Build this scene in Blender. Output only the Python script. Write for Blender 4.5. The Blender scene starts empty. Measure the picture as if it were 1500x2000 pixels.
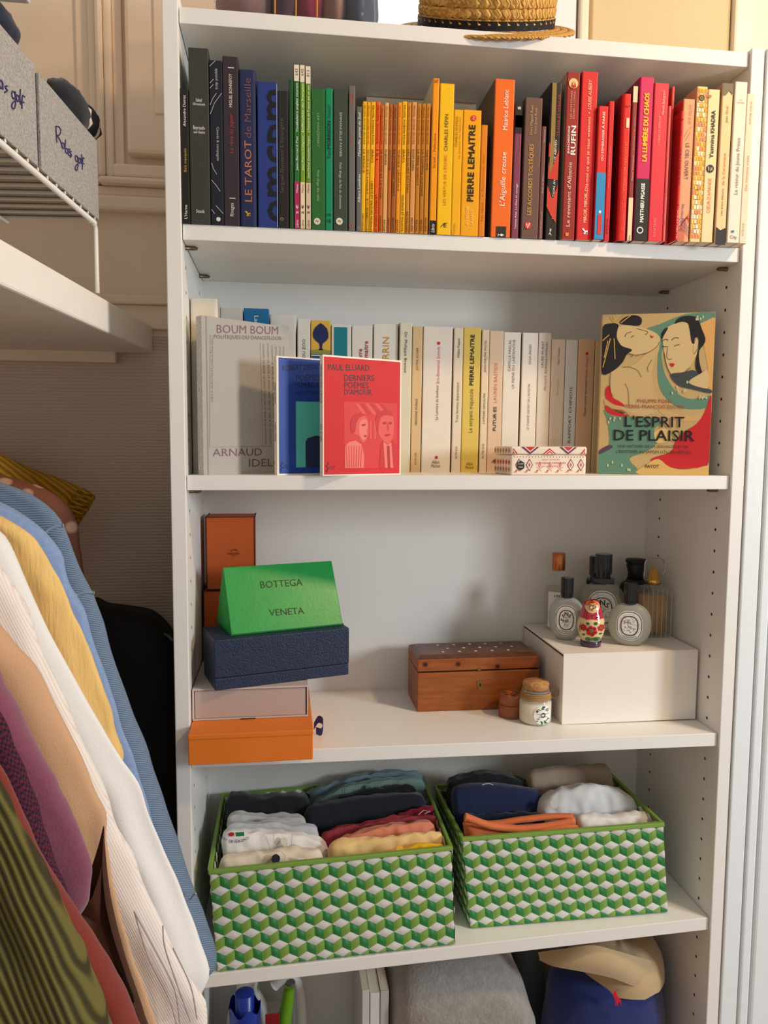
import bpy, bmesh, math, random
import numpy as np
from mathutils import Vector as V, Matrix, noise as mnoise

# ------------------------------------------------------------------ camera, world, lights, exposure
SC = bpy.context.scene
FPX = 1484.28
CAMR = np.array([[0.99116, 0.13258, 0.00559], [-0.13258, 0.98719, 0.08901], [0.00628, -0.08896, 0.99602]])
CAMC = np.array([0.1240, -1.0120, 1.3423])
cam_d = bpy.data.cameras.new('camera'); cam = bpy.data.objects.new('camera', cam_d); SC.collection.objects.link(cam)
cam_d.sensor_fit = 'HORIZONTAL'; cam_d.sensor_width = 36.0; cam_d.lens = 36.0 * FPX / 1500.0
cam_d.clip_start = 0.01
_r, _f, _u = [V(CAMR[:, i]) for i in range(3)]
_m = Matrix((( _r.x, _u.x, -_f.x, CAMC[0]), (_r.y, _u.y, -_f.y, CAMC[1]), (_r.z, _u.z, -_f.z, CAMC[2]), (0, 0, 0, 1)))
cam.matrix_world = _m
SC.camera = cam

world = bpy.data.worlds.new('world'); SC.world = world; world.use_nodes = True
bg = world.node_tree.nodes['Background']; bg.inputs[0].default_value = (1.0, 0.96, 0.912, 1); bg.inputs[1].default_value = 0.42

def lamp(name, kind, loc, target, energy, color, **kw):
    d = bpy.data.lights.new(name, kind); d.energy = energy; d.color = color
    for k, v in kw.items(): setattr(d, k, v)
    o = bpy.data.objects.new(name, d); SC.collection.objects.link(o); o.location = loc
    o.rotation_euler = (V(target) - V(loc)).to_track_quat('-Z', 'Y').to_euler()
    return o
# daylight from the tall window behind the photographer's right shoulder
lamp('window_daylight', 'AREA', (2.45, -1.50, 1.62), (0.3, 0.1, 1.15), 35, (0.84, 0.93, 1.0), shape='RECTANGLE', size=0.34, size_y=0.50)
# warm evening sun arriving higher, over the same shoulder
lamp('warm_lamp', 'POINT', (1.38, -0.78, 2.48), (0.4, 0, 1.5), 54, (1.0, 0.69, 0.37), shadow_soft_size=0.08)
VS = SC.view_settings
VS.view_transform = 'Standard'; VS.look = 'None'; VS.gamma = 1.0; VS.use_curve_mapping = False; VS.exposure = 0.02

# ------------------------------------------------------------------ helpers
C = SC.collection
def ray(u, v): return CAMR @ np.array([(u - 750) / FPX, 1.0, (1000 - v) / FPX])
def ony(u, v, y):
    d = ray(u, v); return V(CAMC + d * (y - CAMC[1]) / d[1])
def onz(u, v, z):
    d = ray(u, v); return V(CAMC + d * (z - CAMC[2]) / d[2])
def onx(u, v, x):
    d = ray(u, v); return V(CAMC + d * (x - CAMC[0]) / d[0])

def lin(c, sat=1.10):
    q = tuple(((x / 255.0) / 12.92 if x / 255.0 <= 0.04045 else ((x / 255.0 + 0.055) / 1.055) ** 2.4) for x in c)
    m = max(max(q), 1e-5)
    return tuple(m * (x / m) ** sat for x in q)
MATS = {}
def mat(name, rgb=None, rough=0.55, bump=0.0, bscale=300.0, var=0.0, vscale=20.0, metal=0.0, spec=0.4, trans=0.0, ior=1.45,
        sheen=0.0, emit=None, alpha=1.0, stretch=None, coat=0.0):
    if name in MATS: return MATS[name]
    m = bpy.data.materials.new(name); m.use_nodes = True; MATS[name] = m
    nt = m.node_tree; b = nt.nodes['Principled BSDF']
    c = lin(rgb)
    b.inputs['Base Color'].default_value = (*c, 1); b.inputs['Roughness'].default_value = rough
    b.inputs['Metallic'].default_value = metal; b.inputs['Specular IOR Level'].default_value = spec
    b.inputs['Transmission Weight'].default_value = trans; b.inputs['IOR'].default_value = ior
    b.inputs['Sheen Weight'].default_value = sheen; b.inputs['Alpha'].default_value = alpha
    b.inputs['Coat Weight'].default_value = coat
    m.diffuse_color = (*c, 1)
    if bump or var:
        tc = nt.nodes.new('ShaderNodeTexCoord'); src = tc.outputs['Object']
        if stretch:
            mp = nt.nodes.new('ShaderNodeMapping'); mp.inputs['Scale'].default_value = stretch
            nt.links.new(src, mp.inputs['Vector']); src = mp.outputs['Vector']
    if bump:
        n = nt.nodes.new('ShaderNodeTexNoise'); n.inputs['Scale'].default_value = bscale; n.inputs['Detail'].default_value = 3
        bp = nt.nodes.new('ShaderNodeBump'); bp.inputs['Strength'].default_value = bump; bp.inputs['Distance'].default_value = 0.002
        nt.links.new(src, n.inputs['Vector']); nt.links.new(n.outputs['Fac'], bp.inputs['Height'])
        nt.links.new(bp.outputs['Normal'], b.inputs['Normal'])
    if var:
        n = nt.nodes.new('ShaderNodeTexNoise'); n.inputs['Scale'].default_value = vscale; n.inputs['Detail'].default_value = 4
        r = nt.nodes.new('ShaderNodeValToRGB')
        r.color_ramp.elements[0].position = 0.3; r.color_ramp.elements[1].position = 0.7
        r.color_ramp.elements[0].color = (*[max(0, x * (1 - var)) for x in c], 1)
        r.color_ramp.elements[1].color = (*[min(1, x * (1 + var)) for x in c], 1)
        nt.links.new(src, n.inputs['Vector']); nt.links.new(n.outputs['Fac'], r.inputs['Fac'])
        nt.links.new(r.outputs['Color'], b.inputs['Base Color'])
    return m
def pcol(rgb, rough=0.5):                      # a flat printed / painted colour
    return mat('print_%02x%02x%02x_%d' % (*rgb, int(rough * 100)), rgb, rough)
def wave_mat(name, rgb, rgb2, scale, direction='X', rough=0.8, bump=0.5, dist=0.0, profile='SIN', stretch=None, rot=None, blend=(0.35, 0.65)):
    if name in MATS: return MATS[name]
    m = mat(name, rgb, rough); nt = m.node_tree; b = nt.nodes['Principled BSDF']
    tc = nt.nodes.new('ShaderNodeTexCoord'); mp = nt.nodes.new('ShaderNodeMapping')
    if stretch: mp.inputs['Scale'].default_value = stretch
    if rot: mp.inputs['Rotation'].default_value = rot
    w = nt.nodes.new('ShaderNodeTexWave'); w.bands_direction = direction; w.inputs['Scale'].default_value = scale
    w.wave_profile = profile; w.inputs['Distortion'].default_value = dist; w.inputs['Detail'].default_value = 2
    r = nt.nodes.new('ShaderNodeValToRGB')
    r.color_ramp.elements[0].color = (*lin(rgb2), 1); r.color_ramp.elements[1].color = (*lin(rgb), 1)
    r.color_ramp.elements[0].position, r.color_ramp.elements[1].position = blend
    nt.links.new(tc.outputs['Object'], mp.inputs['Vector']); nt.links.new(mp.outputs['Vector'], w.inputs['Vector'])
    nt.links.new(w.outputs['Fac'], r.inputs['Fac']); nt.links.new(r.outputs['Color'], b.inputs['Base Color'])
    if bump:
        bp = nt.nodes.new('ShaderNodeBump'); bp.inputs['Strength'].default_value = bump; bp.inputs['Distance'].default_value = 0.002
        nt.links.new(w.outputs['Fac'], bp.inputs['Height']); nt.links.new(bp.outputs['Normal'], b.inputs['Normal'])
    return m

def thing(name, label, cat, loc, rotz=0.0, group=None):
    o = bpy.data.objects.new(name, None); C.objects.link(o); o.empty_display_size = 0.02
    o.location = loc; o.rotation_euler = (0, 0, rotz); o['label'] = label; o['category'] = cat
    if group: o['group'] = group
    o.matrix_basis = Matrix.Translation(V(loc)) @ Matrix.Rotation(rotz, 4, 'Z')
    return o
def struct_empty(name, loc=(0, 0, 0)):
    o = bpy.data.objects.new(name, None); C.objects.link(o); o.location = loc; o['kind'] = 'structure'; return o
def root_inv(o):
    while o.parent: o = o.parent
    return o.matrix_basis.inverted()

class MB:
    def __init__(s): s.v = []; s.f = []; s.m = []; s.sm = []
    def add(s, vs, fs, m=0, smooth=False):
        k = len(s.v); s.v += [V(p) for p in vs]
        for f in fs: s.f.append([k + i for i in f]); s.m.append(m); s.sm.append(smooth)
        return s
    def hexa(s, p, m=0):        # 8 points: bottom ring 0-3 (ccw from above), top ring 4-7
        ms = m if isinstance(m, (list, tuple)) else [m] * 6
        k = len(s.v); s.v += [V(q) for q in p]
        for f, mm in zip(((3, 2, 1, 0), (4, 5, 6, 7), (0, 1, 5, 4), (1, 2, 6, 5), (2, 3, 7, 6), (3, 0, 4, 7)), ms):
            s.f.append([k + i for i in f]); s.m.append(mm); s.sm.append(False)
        return s
    def box(s, x0, x1, y0, y1, z0, z1, m=0):
        return s.hexa([(x0, y0, z0), (x1, y0, z0), (x1, y1, z0), (x0, y1, z0), (x0, y0, z1), (x1, y0, z1), (x1, y1, z1), (x0, y1, z1)], m)
    def prism(s, poly, z0, z1, m=0, smooth=False, fn=None):      # poly in x,y ccw, extruded in z
        n = len(poly); vs = [V((x, y, z0)) for x, y in poly] + [V((x, y, z1)) for x, y in poly]
        if fn: vs = [V(fn(q)) for q in vs]
        k = len(s.v); s.v += vs
        ms = m if isinstance(m, (list, tuple)) else [m] * n
        for i in range(n): s.f.append([k + i, k + (i + 1) % n, k + n + (i + 1) % n, k + n + i]); s.m.append(ms[i]); s.sm.append(smooth)
        s.f.append([k + i for i in range(n)][::-1]); s.m.append(ms[0]); s.sm.append(False)
        s.f.append([k + n + i for i in range(n)]); s.m.append(ms[0]); s.sm.append(False)
        return s
    def grid(s, fn, nu, nv, m=0, smooth=True, closeu=False, closev=False):
        k = len(s.v)
        for j in range(nv):
            for i in range(nu): s.v.append(V(fn(i / (nu if closeu else nu - 1), j / (nv if closev else nv - 1))))
        for j in range(nv if closev else nv - 1):
            for i in range(nu if closeu else nu - 1):
                a = k + j * nu + i; b_ = k + j * nu + (i + 1) % nu; c = k + ((j + 1) % nv) * nu + (i + 1) % nu; d = k + ((j + 1) % nv) * nu + i
                s.f.append([a, b_, c, d]); s.m.append(m); s.sm.append(smooth)
        return s
    def lathe(s, prof, cx, cy, seg=32, m=0, smooth=True, sy=1.0):      # prof list of (r,z), bottom to top
        k = len(s.v); n = len(prof)
        for r, z in prof:
            for i in range(seg):
                a = 2 * math.pi * i / seg; s.v.append(V((cx + r * math.cos(a), cy + sy * r * math.sin(a), z)))
        ms = m if isinstance(m, (list, tuple)) else [m] * (n - 1)
        for j in range(n - 1):
            for i in range(seg):
                s.f.append([k + j * seg + i, k + j * seg + (i + 1) % seg, k + (j + 1) * seg + (i + 1) % seg, k + (j + 1) * seg + i]); s.m.append(ms[j]); s.sm.append(smooth)
        if prof[0][0] > 1e-6: s.f.append([k + i for i in range(seg)][::-1]); s.m.append(ms[0]); s.sm.append(False)
        if prof[-1][0] > 1e-6: s.f.append([k + (n - 1) * seg + i for i in range(seg)]); s.m.append(ms[-1]); s.sm.append(False)
        return s
    def tube(s, pts, rad, seg=8, m=0, smooth=True, closed=False, cap=True):
        pts = [V(p) for p in pts]; n = len(pts); k = len(s.v)
        rads = rad if isinstance(rad, (list, tuple)) else [rad] * n
        up = V((0.13, 0.31, 0.94))
        for i, p in enumerate(pts):
            if closed: t = pts[(i + 1) % n] - pts[i - 1]
            else: t = pts[min(i + 1, n - 1)] - pts[max(i - 1, 0)]
            t.normalize(); a = t.cross(up)
            if a.length < 0.05: a = t.cross(V((1, 0, 0)))
            a.normalize(); b_ = a.cross(t)
            for j in range(seg):
                w = 2 * math.pi * j / seg; s.v.append(p + (a * math.cos(w) + b_ * math.sin(w)) * rads[i])
        for i in range(n if closed else n - 1):
            for j in range(seg):
                i2 = (i + 1) % n
                s.f.append([k + i * seg + j, k + i * seg + (j + 1) % seg, k + i2 * seg + (j + 1) % seg, k + i2 * seg + j]); s.m.append(m); s.sm.append(smooth)
        if cap and not closed:
            s.f.append([k + j for j in range(seg)]); s.m.append(m); s.sm.append(False)
            s.f.append([k + (n - 1) * seg + j for j in range(seg)][::-1]); s.m.append(m); s.sm.append(False)
        return s
    def build(s, name, mats, parent=None, local=False, bevel=0.0, segs=2, kind=None, label=None, fix=True, weld=False):
        me = bpy.data.meshes.new(name)
        vs = s.v
        if parent is not None and not local:
            mi = root_inv(parent); vs = [mi @ q for q in vs]
        me.from_pydata([tuple(q) for q in vs], [], s.f)
        if not isinstance(mats, (list, tuple)): mats = [mats]
        for mm in mats: me.materials.append(mm)
        me.polygons.foreach_set('material_index', s.m); me.polygons.foreach_set('use_smooth', s.sm)
        if fix or bevel or weld:
            bm = bmesh.new(); bm.from_mesh(me)
            if weld: bmesh.ops.remove_doubles(bm, verts=bm.verts, dist=1e-5)
            if bevel:
                bmesh.ops.remove_doubles(bm, verts=bm.verts, dist=1e-6)
                es = [e for e in bm.edges if len(e.link_faces) == 2 and e.calc_face_angle(0) > 0.5]
                bmesh.ops.bevel(bm, geom=es, offset=bevel, segments=segs, affect='EDGES', profile=0.5, clamp_overlap=True)
            bmesh.ops.recalc_face_normals(bm, faces=bm.faces); bm.to_mesh(me); bm.free()
        me.update()
        o = bpy.data.objects.new(name, me); C.objects.link(o)
        if parent is not None: o.parent = parent
        if kind: o['kind'] = kind
        if label: o['label'] = label
        return o
def tag(o, label, cat, group=None):
    o['label'] = label; o['category'] = cat
    if group: o['group'] = group
    return o
def single(name, mb, mats, label, cat, loc, group=None, **kw):
    """a thing that is one mesh: origin at its base"""
    t = bpy.data.objects.new('tmp', None); t.matrix_basis = Matrix.Translation(V(loc)); t.location = loc
    mb.v = [q - V(loc) for q in mb.v]
    bpy.data.objects.remove(t)
    o = mb.build(name, mats, None, **kw); o.location = loc
    return tag(o, label, cat, group)

TEXTC = {}
def text_geo(s, bold=0.0, shear=0.0, res=2, spacing=1.0):
    key = (s, bold, shear, res, spacing)
    if key in TEXTC: return TEXTC[key]
    cu = bpy.data.curves.new('t', 'FONT'); cu.body = s; cu.resolution_u = res; cu.offset = bold; cu.shear = shear; cu.space_character = spacing
    cu.size = 1.0; cu.fill_mode = 'FRONT' if hasattr(cu, 'fill_mode') else cu.fill_mode
    ob = bpy.data.objects.new('t', cu); me = ob.to_mesh()
    vs = [(q.co.x, q.co.y) for q in me.vertices]; fs = [tuple(p.vertices) for p in me.polygons]
    ob.to_mesh_clear(); bpy.data.objects.remove(ob); bpy.data.curves.remove(cu)
    x0 = min(a for a, b_ in vs); x1 = max(a for a, b_ in vs)
    r = ([(a - x0, b_) for a, b_ in vs], fs, x1 - x0)
    TEXTC[key] = r
    return r
CAPH = 0.70
def put_text(mb, s, o, r, u, L=None, H=0.004, bold=0.0, shear=0.0, m=0, center=False, fn=None, spacing=1.0, res=2, clip=None):
    """text starting at o running along r; its cap height centred on o across u"""
    vs, fs, w = text_geo(s, min(bold, 0.0), shear, res, spacing)
    sy = H / CAPH; sx = (L / w) if L else sy
    o, r, u = V(o), V(r).normalized(), V(u).normalized()
    off = -0.5 * w * sx if center else 0.0
    pts = [o + r * (a * sx + off) + u * ((b_ - CAPH * 0.5) * sy) for a, b_ in vs]
    shifts = [V((0, 0, 0))]
    if bold > 0:
        e = bold * 0.9 * sy; nn = r.cross(u)
        shifts = [r * e + nn * 1e-5, r * -e, u * (e * .7) + nn * 2e-5, u * (-e * .7) - nn * 1e-5]
    for sf in shifts:
        q2 = [q + sf for q in pts]
        if fn: q2 = [V(fn(q)) for q in q2]
        mb.add(q2, fs, m)
    return mb
def homog(src, dst):
    A = []; B = []
    for (x, y), (X, Y) in zip(src, dst):
        A.append([x, y, 1, 0, 0, 0, -X * x, -X * y]); B.append(X)
        A.append([0, 0, 0, x, y, 1, -Y * x, -Y * y]); B.append(Y)
    h = np.linalg.solve(np.array(A, float), np.array(B, float)); H = np.append(h, 1).reshape(3, 3)
    def fn(x, y):
        q = H @ np.array([x, y, 1.0]); return q[0] / q[2], q[1] / q[2]
    return fn
def smooth_closed(pts, n=4):
    out = []; N = len(pts)
    for i in range(N):
        p0, p1, p2, p3 = [np.array(pts[(i + k - 1) % N], float) for k in range(4)]
        for j in range(n):
            t = j / n
            out.append(tuple(0.5 * ((2 * p1) + (-p0 + p2) * t + (2 * p0 - 5 * p1 + 4 * p2 - p3) * t * t + (-p0 + 3 * p1 - 3 * p2 + p3) * t ** 3)))
    return out
def smooth_open(pts, n=4):
    P = [np.array(q, float) for q in pts]; P = [2 * P[0] - P[1]] + P + [2 * P[-1] - P[-2]]; out = []
    for i in range(1, len(P) - 2):
        p0, p1, p2, p3 = P[i - 1:i + 3]
        for j in range(n):
            t = j / n
            out.append(tuple(0.5 * ((2 * p1) + (-p0 + p2) * t + (2 * p0 - 5 * p1 + 4 * p2 - p3) * t * t + (-p0 + 3 * p1 - 3 * p2 + p3) * t ** 3)))
    out.append(tuple(P[-2])); return out
def flat_poly(mb, pts2, to3, m=0):
    mb.add([to3(*q) for q in pts2], [list(range(len(pts2)))], m); return mb
def stroke2(mb, pts2, w, to3, m=0):
    P = [np.array(q, float) for q in pts2]; n = len(P); L = []; R = []
    for i in range(n):
        t = P[min(i + 1, n - 1)] - P[max(i - 1, 0)]; t = t / (np.linalg.norm(t) + 1e-9); nn = np.array([-t[1], t[0]]) * w * 0.5
        L.append(P[i] + nn); R.append(P[i] - nn)
    vs = [to3(*q) for q in L] + [to3(*q) for q in R]
    mb.add(vs, [[i, i + 1, n + i + 1, n + i] for i in range(n - 1)], m); return mb
def ell(cx, cy, rx, ry, n=24, a0=0, a1=2 * math.pi, close=False):
    k = n if not close else n - 1
    return [(cx + rx * math.cos(a0 + (a1 - a0) * i / k), cy + ry * math.sin(a0 + (a1 - a0) * i / k)) for i in range(n)]
# ------------------------------------------------------------------ setting
W, D = 0.762, 0.2544
ZT, Z1, Z2, Z3, Z4, Z5 = 1.880, 1.6188, 1.300, 0.9247, 0.6062, 0.285
ST, PT = 0.0195, 0.0194
def z3(x): return Z3 - 0.0061 * x / W
def z4(x): return Z4 + 0.0246 * x / W
WALLY = 0.285
m_wall = mat('painted_plaster', (238, 220, 200), 0.65, bump=0.25, bscale=60, var=0.03, vscale=8)
m_ribbed = wave_mat('ribbed_wallpaper', (214, 200, 186), (206, 190, 176), 60, 'Z', 0.75, 0.35, 1.5)
m_white = mat('white_melamine', (238, 236, 232), 0.38, bump=0.02, bscale=400)
m_trim = mat('glossy_white_paint', (236, 241, 244), 0.34, bump=0.22, bscale=45)
m_floor = mat('oak_floor', (150, 112, 78), 0.45, var=0.15, vscale=12, stretch=(1, 12, 1))

fl = struct_empty('floor')
for k in range(14):
    MB().box(-1.2 + k * 0.2, -1.002 + k * 0.2, -2.2, 0.285, -0.02, 0.0).build('plank', m_floor, fl)

# back wall with a window opening above the bookcase
wl = struct_empty('wall_back')
wb = lambda x0, x1, z0, z1, y0=WALLY, y1=0.40, m=m_wall: MB().box(x0, x1, y0, y1, z0, z1).build('wall_section', m, wl)
WX0, WX1, WZ0, WZ1 = 0.03, 0.515, 1.965, 2.50
wb(-1.2, -0.0, 1.515, 2.6); wb(-1.2, 1.6, 0.0, 1.515, m=m_ribbed); wb(0.0, 1.6, 1.515, WZ0); wb(0.0, WX0, WZ0, 2.6); wb(WX1, 1.6, WZ0, 2.6); wb(WX0, WX1, WZ1, 2.6)
# panelled woodwork left of the bookcase: stile, bolection moulding, raised field, rails
tr = struct_empty('trim_1')
def strip(u0, u1, v0, v1, y0, y1, name='moulding', bev=0.003, m=None):
    a = ony(u0, v0, y0); b = ony(u1, v1, y0)
    return MB().box(min(a.x, b.x), max(a.x, b.x), y0, y1, min(a.z, b.z), max(a.z, b.z)).build(name, m or m_wall, tr, bevel=bev)
ztop = 2.25
def vstrip(x0, x1, z0, z1, y0, bev=0.003, m=None): return MB().box(x0, x1, y0, WALLY + 0.002, z0, z1).build('moulding', m or m_wall, tr, bevel=bev)
xs = {u: ony(u, 300, 0.27).x for u in (150, 176, 192, 206, 222, 241, 250, 306, 318)}
zz = {v: ony(215, v, 0.27).z for v in (300, 318, 345, 360, 380, 410, 574, 592, 640)}
XR = 0.06
vstrip(xs[150], xs[176], zz[410], ztop, 0.281, 0.002)
vstrip(xs[176], xs[192], zz[360], ztop, 0.272, 0.004)
vstrip(xs[192], xs[206], zz[345] - .001, ztop, 0.2625, 0.005)
vstrip(xs[206], xs[222], zz[345], ztop, 0.268, 0.004)
vstrip(xs[222], xs[241], zz[318] - .001, ztop, 0.277, 0.002)
vstrip(xs[250], XR, zz[300], ztop, 0.262, 0.006)
vstrip(xs[306], XR, zz[300] + 0.06, ztop, 0.259, 0.002)
vstrip(xs[222] - .002, XR, zz[345] + .0005, zz[318], 0.2675, 0.004)
vstrip(xs[192], XR, zz[360], zz[345], 0.262, 0.005)
vstrip(-1.2, XR, zz[410], zz[380], 0.268, 0.005)
vstrip(-1.2, XR, zz[380], zz[360], 0.276, 0.003)
bb = struct_empty('trim_2')
MB().box(-1.2, -0.005, 0.270, WALLY + 0.002, zz[592], zz[574]).build('rail', m_wall, bb, bevel=0.003)
MB().box(-1.2, -0.005, 0.277, WALLY + 0.002, zz[640], zz[592]).build('rail', m_wall, bb, bevel=0.002)
# left wall of the niche
lw = struct_empty('wall_left')
MB().box(-1.2, -1.1, -2.2, 0.30, 0, 2.6).build('wall_section', m_wall, lw)
# window above the bookcase
wn = struct_empty('window_1')
m_frame = mat('window_frame_paint', (240, 226, 205), 0.4)
m_glass = mat('daylit_window_pane', (235, 245, 255), 0.1)
m_glass.node_tree.nodes['Principled BSDF'].inputs['Emission Color'].default_value = (0.93, 0.97, 1.0, 1); m_glass.node_tree.nodes['Principled BSDF'].inputs['Emission Strength'].default_value = 1.1
MB().box(WX0, WX1, 0.300, 0.335, WZ0, WZ0 + 0.018).build('window_sill', m_frame, wn, bevel=0.003)
MB().box(WX0, WX1, 0.335, 0.365, WZ0, WZ0 + 0.012).build('bottom_rail', m_frame, wn, bevel=0.002)
for xa in (WX0, (WX0 + WX1) / 2 - 0.015, WX1 - 0.03): MB().box(xa, xa + 0.03, 0.335, 0.365, WZ0, WZ1).build('mullion', m_frame, wn, bevel=0.003)
MB().box(WX0 + 0.01, WX1 - 0.01, 0.348, 0.352, WZ0, WZ1).build('pane', m_glass, wn)
# shutter leaf and framed wall panel right of the window
t3 = struct_empty('trim_3')
a = ony(1036, 60, 0.25).x; b = ony(1132, 60, 0.25).x; c = ony(1153, 60, 0.25).x; e = ony(1440, 60, 0.25).x
MB().box(a, b, 0.262, WALLY + 0.002, 1.80, 2.5).build('shutter_leaf', mat('shutter_paint', (232, 232, 236), 0.4), t3, bevel=0.004)
MB().box(b + 0.002, c, 0.255, WALLY + 0.002, 1.80, 2.5).build('casing', m_frame, t3, bevel=0.004)
m_canvas = wave_mat('canvas_wall_panel', (246, 226, 186), (228, 206, 166), 300, 'DIAGONAL', 0.8, 0.6, 2.0)
MB().box(c + 0.012, e, 0.272, WALLY + 0.002, 1.80, 2.4).build('panel', m_canvas, t3, bevel=0.002)
MB().box(e + 0.002, e + 0.035, 0.262, WALLY + 0.002, 1.80, 2.5).build('casing', m_frame, t3, bevel=0.004)
# door casing to the right of the bookcase, stepped profile
t4 = struct_empty('trim_4')
XE = W + PT + 0.0015
for xa_, xb_, yf_, bv_ in ((0, .0265, -.0030, .002), (.0265, .0285, .0010, .0004), (.0285, .0440, -.0055, .003), (.0440, .0460, -.0020, .0004), (.0460, .10, -.0080, .004)):
    MB().box(XE + xa_, XE + xb_, yf_, WALLY, 0.0, 1.8835).build('casing_step', m_trim, t4, bevel=bv_)
wr = struct_empty('wall_right')
MB().box(XE + 0.10, 1.6, -0.02, WALLY, 0.0, 1.8835).build('wall_section', m_trim, wr)

# ------------------------------------------------------------------ bookcase
bk = thing('bookcase', 'tall white open bookcase filled with books, boxes and baskets', 'bookcase', (W / 2, 0.13, 0.0))
PTOP = 1.8835
MB().box(-PT, 0, 0, D + 0.004, 0, PTOP + 0.016).build('side_panel', m_white, bk, bevel=0.0012)
MB().box(W, W + PT, 0, D + 0.004, 0, PTOP).build('side_panel', m_white, bk, bevel=0.0012)
MB().box(0, W, D, D + 0.004, 0.02, ZT - ST).build('back_panel', m_white, bk)
def shelf_board(zl, zr, name='shelf'):
    MB().hexa([(0.0008, 0.005, zl - ST), (W - 0.0008, 0.005, zr - ST), (W - 0.0008, D, zr - ST), (0.0008, D, zl - ST),
               (0.0008, 0.005, zl), (W - 0.0008, 0.005, zr), (W - 0.0008, D, zr), (0.0008, D, zl)]).build(name, m_white, bk, bevel=0.0008)
shelf_board(ZT, ZT, 'top_panel'); shelf_board(Z1, Z1); shelf_board(Z2, Z2); shelf_board(z3(0), z3(W)); shelf_board(z4(0), z4(W)); shelf_board(Z5, Z5)
MB().box(0.0008, W - 0.0008, 0.03, D, 0.0, 0.06).build('plinth', m_white, bk)
m_hole = mat('peg_hole_dark', (60, 52, 44), 0.9)
hol = MB()
zh = 1.5389
for k in range(-8, 40):
    zc = zh - 0.032 * k
    if zc < 0.2 or zc > 1.85: continue
    for yc in (0.0355, 0.205):
        for xs_, sgn in ((0.0, 1), (W, -1)):
            n = 8; ring = [(xs_ + sgn * 0.0002, yc + 0.0024 * math.cos(2 * math.pi * i / n), zc + 0.0024 * math.sin(2 * math.pi * i / n)) for i in range(n)]
            hol.add(ring, [list(range(n))])
hol.build('peg_holes', m_hole, bk, kind='stuff', fix=False)
m_pin = mat('shelf_pin_metal', (120, 108, 92), 0.35, metal=0.9)
for zs in (Z1, Z2, Z3, Z4):
    for xs_, sg in ((0.0, 1), (W, -1)):
        for yc in (0.0355, 0.205):
            zb = (zs if zs > 1 else (z3(xs_) if zs == Z3 else z4(xs_))) - ST
            MB().tube([(xs_, yc, zb - 0.003), (xs_ + sg * 0.012, yc, zb - 0.003), (xs_ + sg * 0.016, yc, zb - 0.0035)], [0.0027, 0.0027, 0.0016], 8).build('shelf_pin', m_pin, bk, fix=False)
# ------------------------------------------------------------------ books
CR = {'1': (330, 80, 0.25333), '2': (680, 130, 0.25333), '3': (1000, 120, 0.19333), '4': (1220, 120, 0.18996),
      'A': (340, 560, 0.32), 'B': (780, 600, 0.26667), 'C': (1100, 590, 0.23333)}
m_page = mat('book_paper', (236, 224, 200), 0.85, bump=0.15, bscale=900, stretch=(8, 1, 0.2))
m_page_old = mat('aged_book_paper', (206, 176, 124), 0.9, bump=0.2, bscale=700, stretch=(8, 1, 0.2))
def paper(rgb, rough=0.45, var=0.03): return mat('cover_%02x%02x%02x_%d' % (*rgb, int(rough * 100)), rgb, rough, var=var, vscale=30, bump=0.03, bscale=500)
WHT, CRM, BLK, GLD, RED, GRY = (245, 242, 235), (240, 226, 196), (28, 26, 25), (205, 165, 80), (190, 45, 50), (110, 104, 98)
def book_at(x0, x1, y, zb, h, dep, spine, side, label, lean=0.0, zm=None, rough=0.45, rnd=0.0015, hard=False, group=None, pages=None):
    """an upright book seen by its spine: cover shell (spine and two boards) and page block"""
    zm = zb if zm is None else zm
    t = thing('book', label, 'book', ((x0 + x1) / 2, y, zb), group=group)
    sh = lambda q: (q[0] + lean * (q[2] - zm), q[1], q[2])
    w = x1 - x0; th = min(0.0022 if hard else 0.0008, w * 0.15); r = min(rnd if rnd < 0.5 else w * 0.45, w * 0.45)
    arc = []
    n = 3
    for k in range(n + 1): a = math.pi + (math.pi / 2) * k / n; arc.append((x0 + r + r * math.cos(a), y + r + r * math.sin(a)))
    for k in range(n + 1): a = 1.5 * math.pi + (math.pi / 2) * k / n; arc.append((x1 - r + r * math.cos(a), y + r + r * math.sin(a)))
    poly = [(x0, y + dep)] + arc + [(x1, y + dep), (x1 - th, y + dep), (x1 - th, y + th + r * 0.3), (x0 + th, y + th + r * 0.3), (x0 + th, y + dep)]
    ms = [1] + [0] * (2 * n + 1) + [1] + [1] * 5
    ms = ms[:len(poly)]
    c = MB().prism(poly, zb, zb + h, ms, False, sh); c.build('cover', [paper(spine, rough), paper(side, rough)], t)
    ins = 0.003 if hard else 0.0004
    MB().prism([(x0 + th, y + th + r * 0.3), (x1 - th, y + th + r * 0.3), (x1 - th, y + dep - ins - 0.001), (x0 + th, y + dep - ins - 0.001)], zb + ins, zb + h - ins, 0, False, sh).build('page_block', pages or m_page, t)
    return t, sh
ROWS = {}
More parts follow.
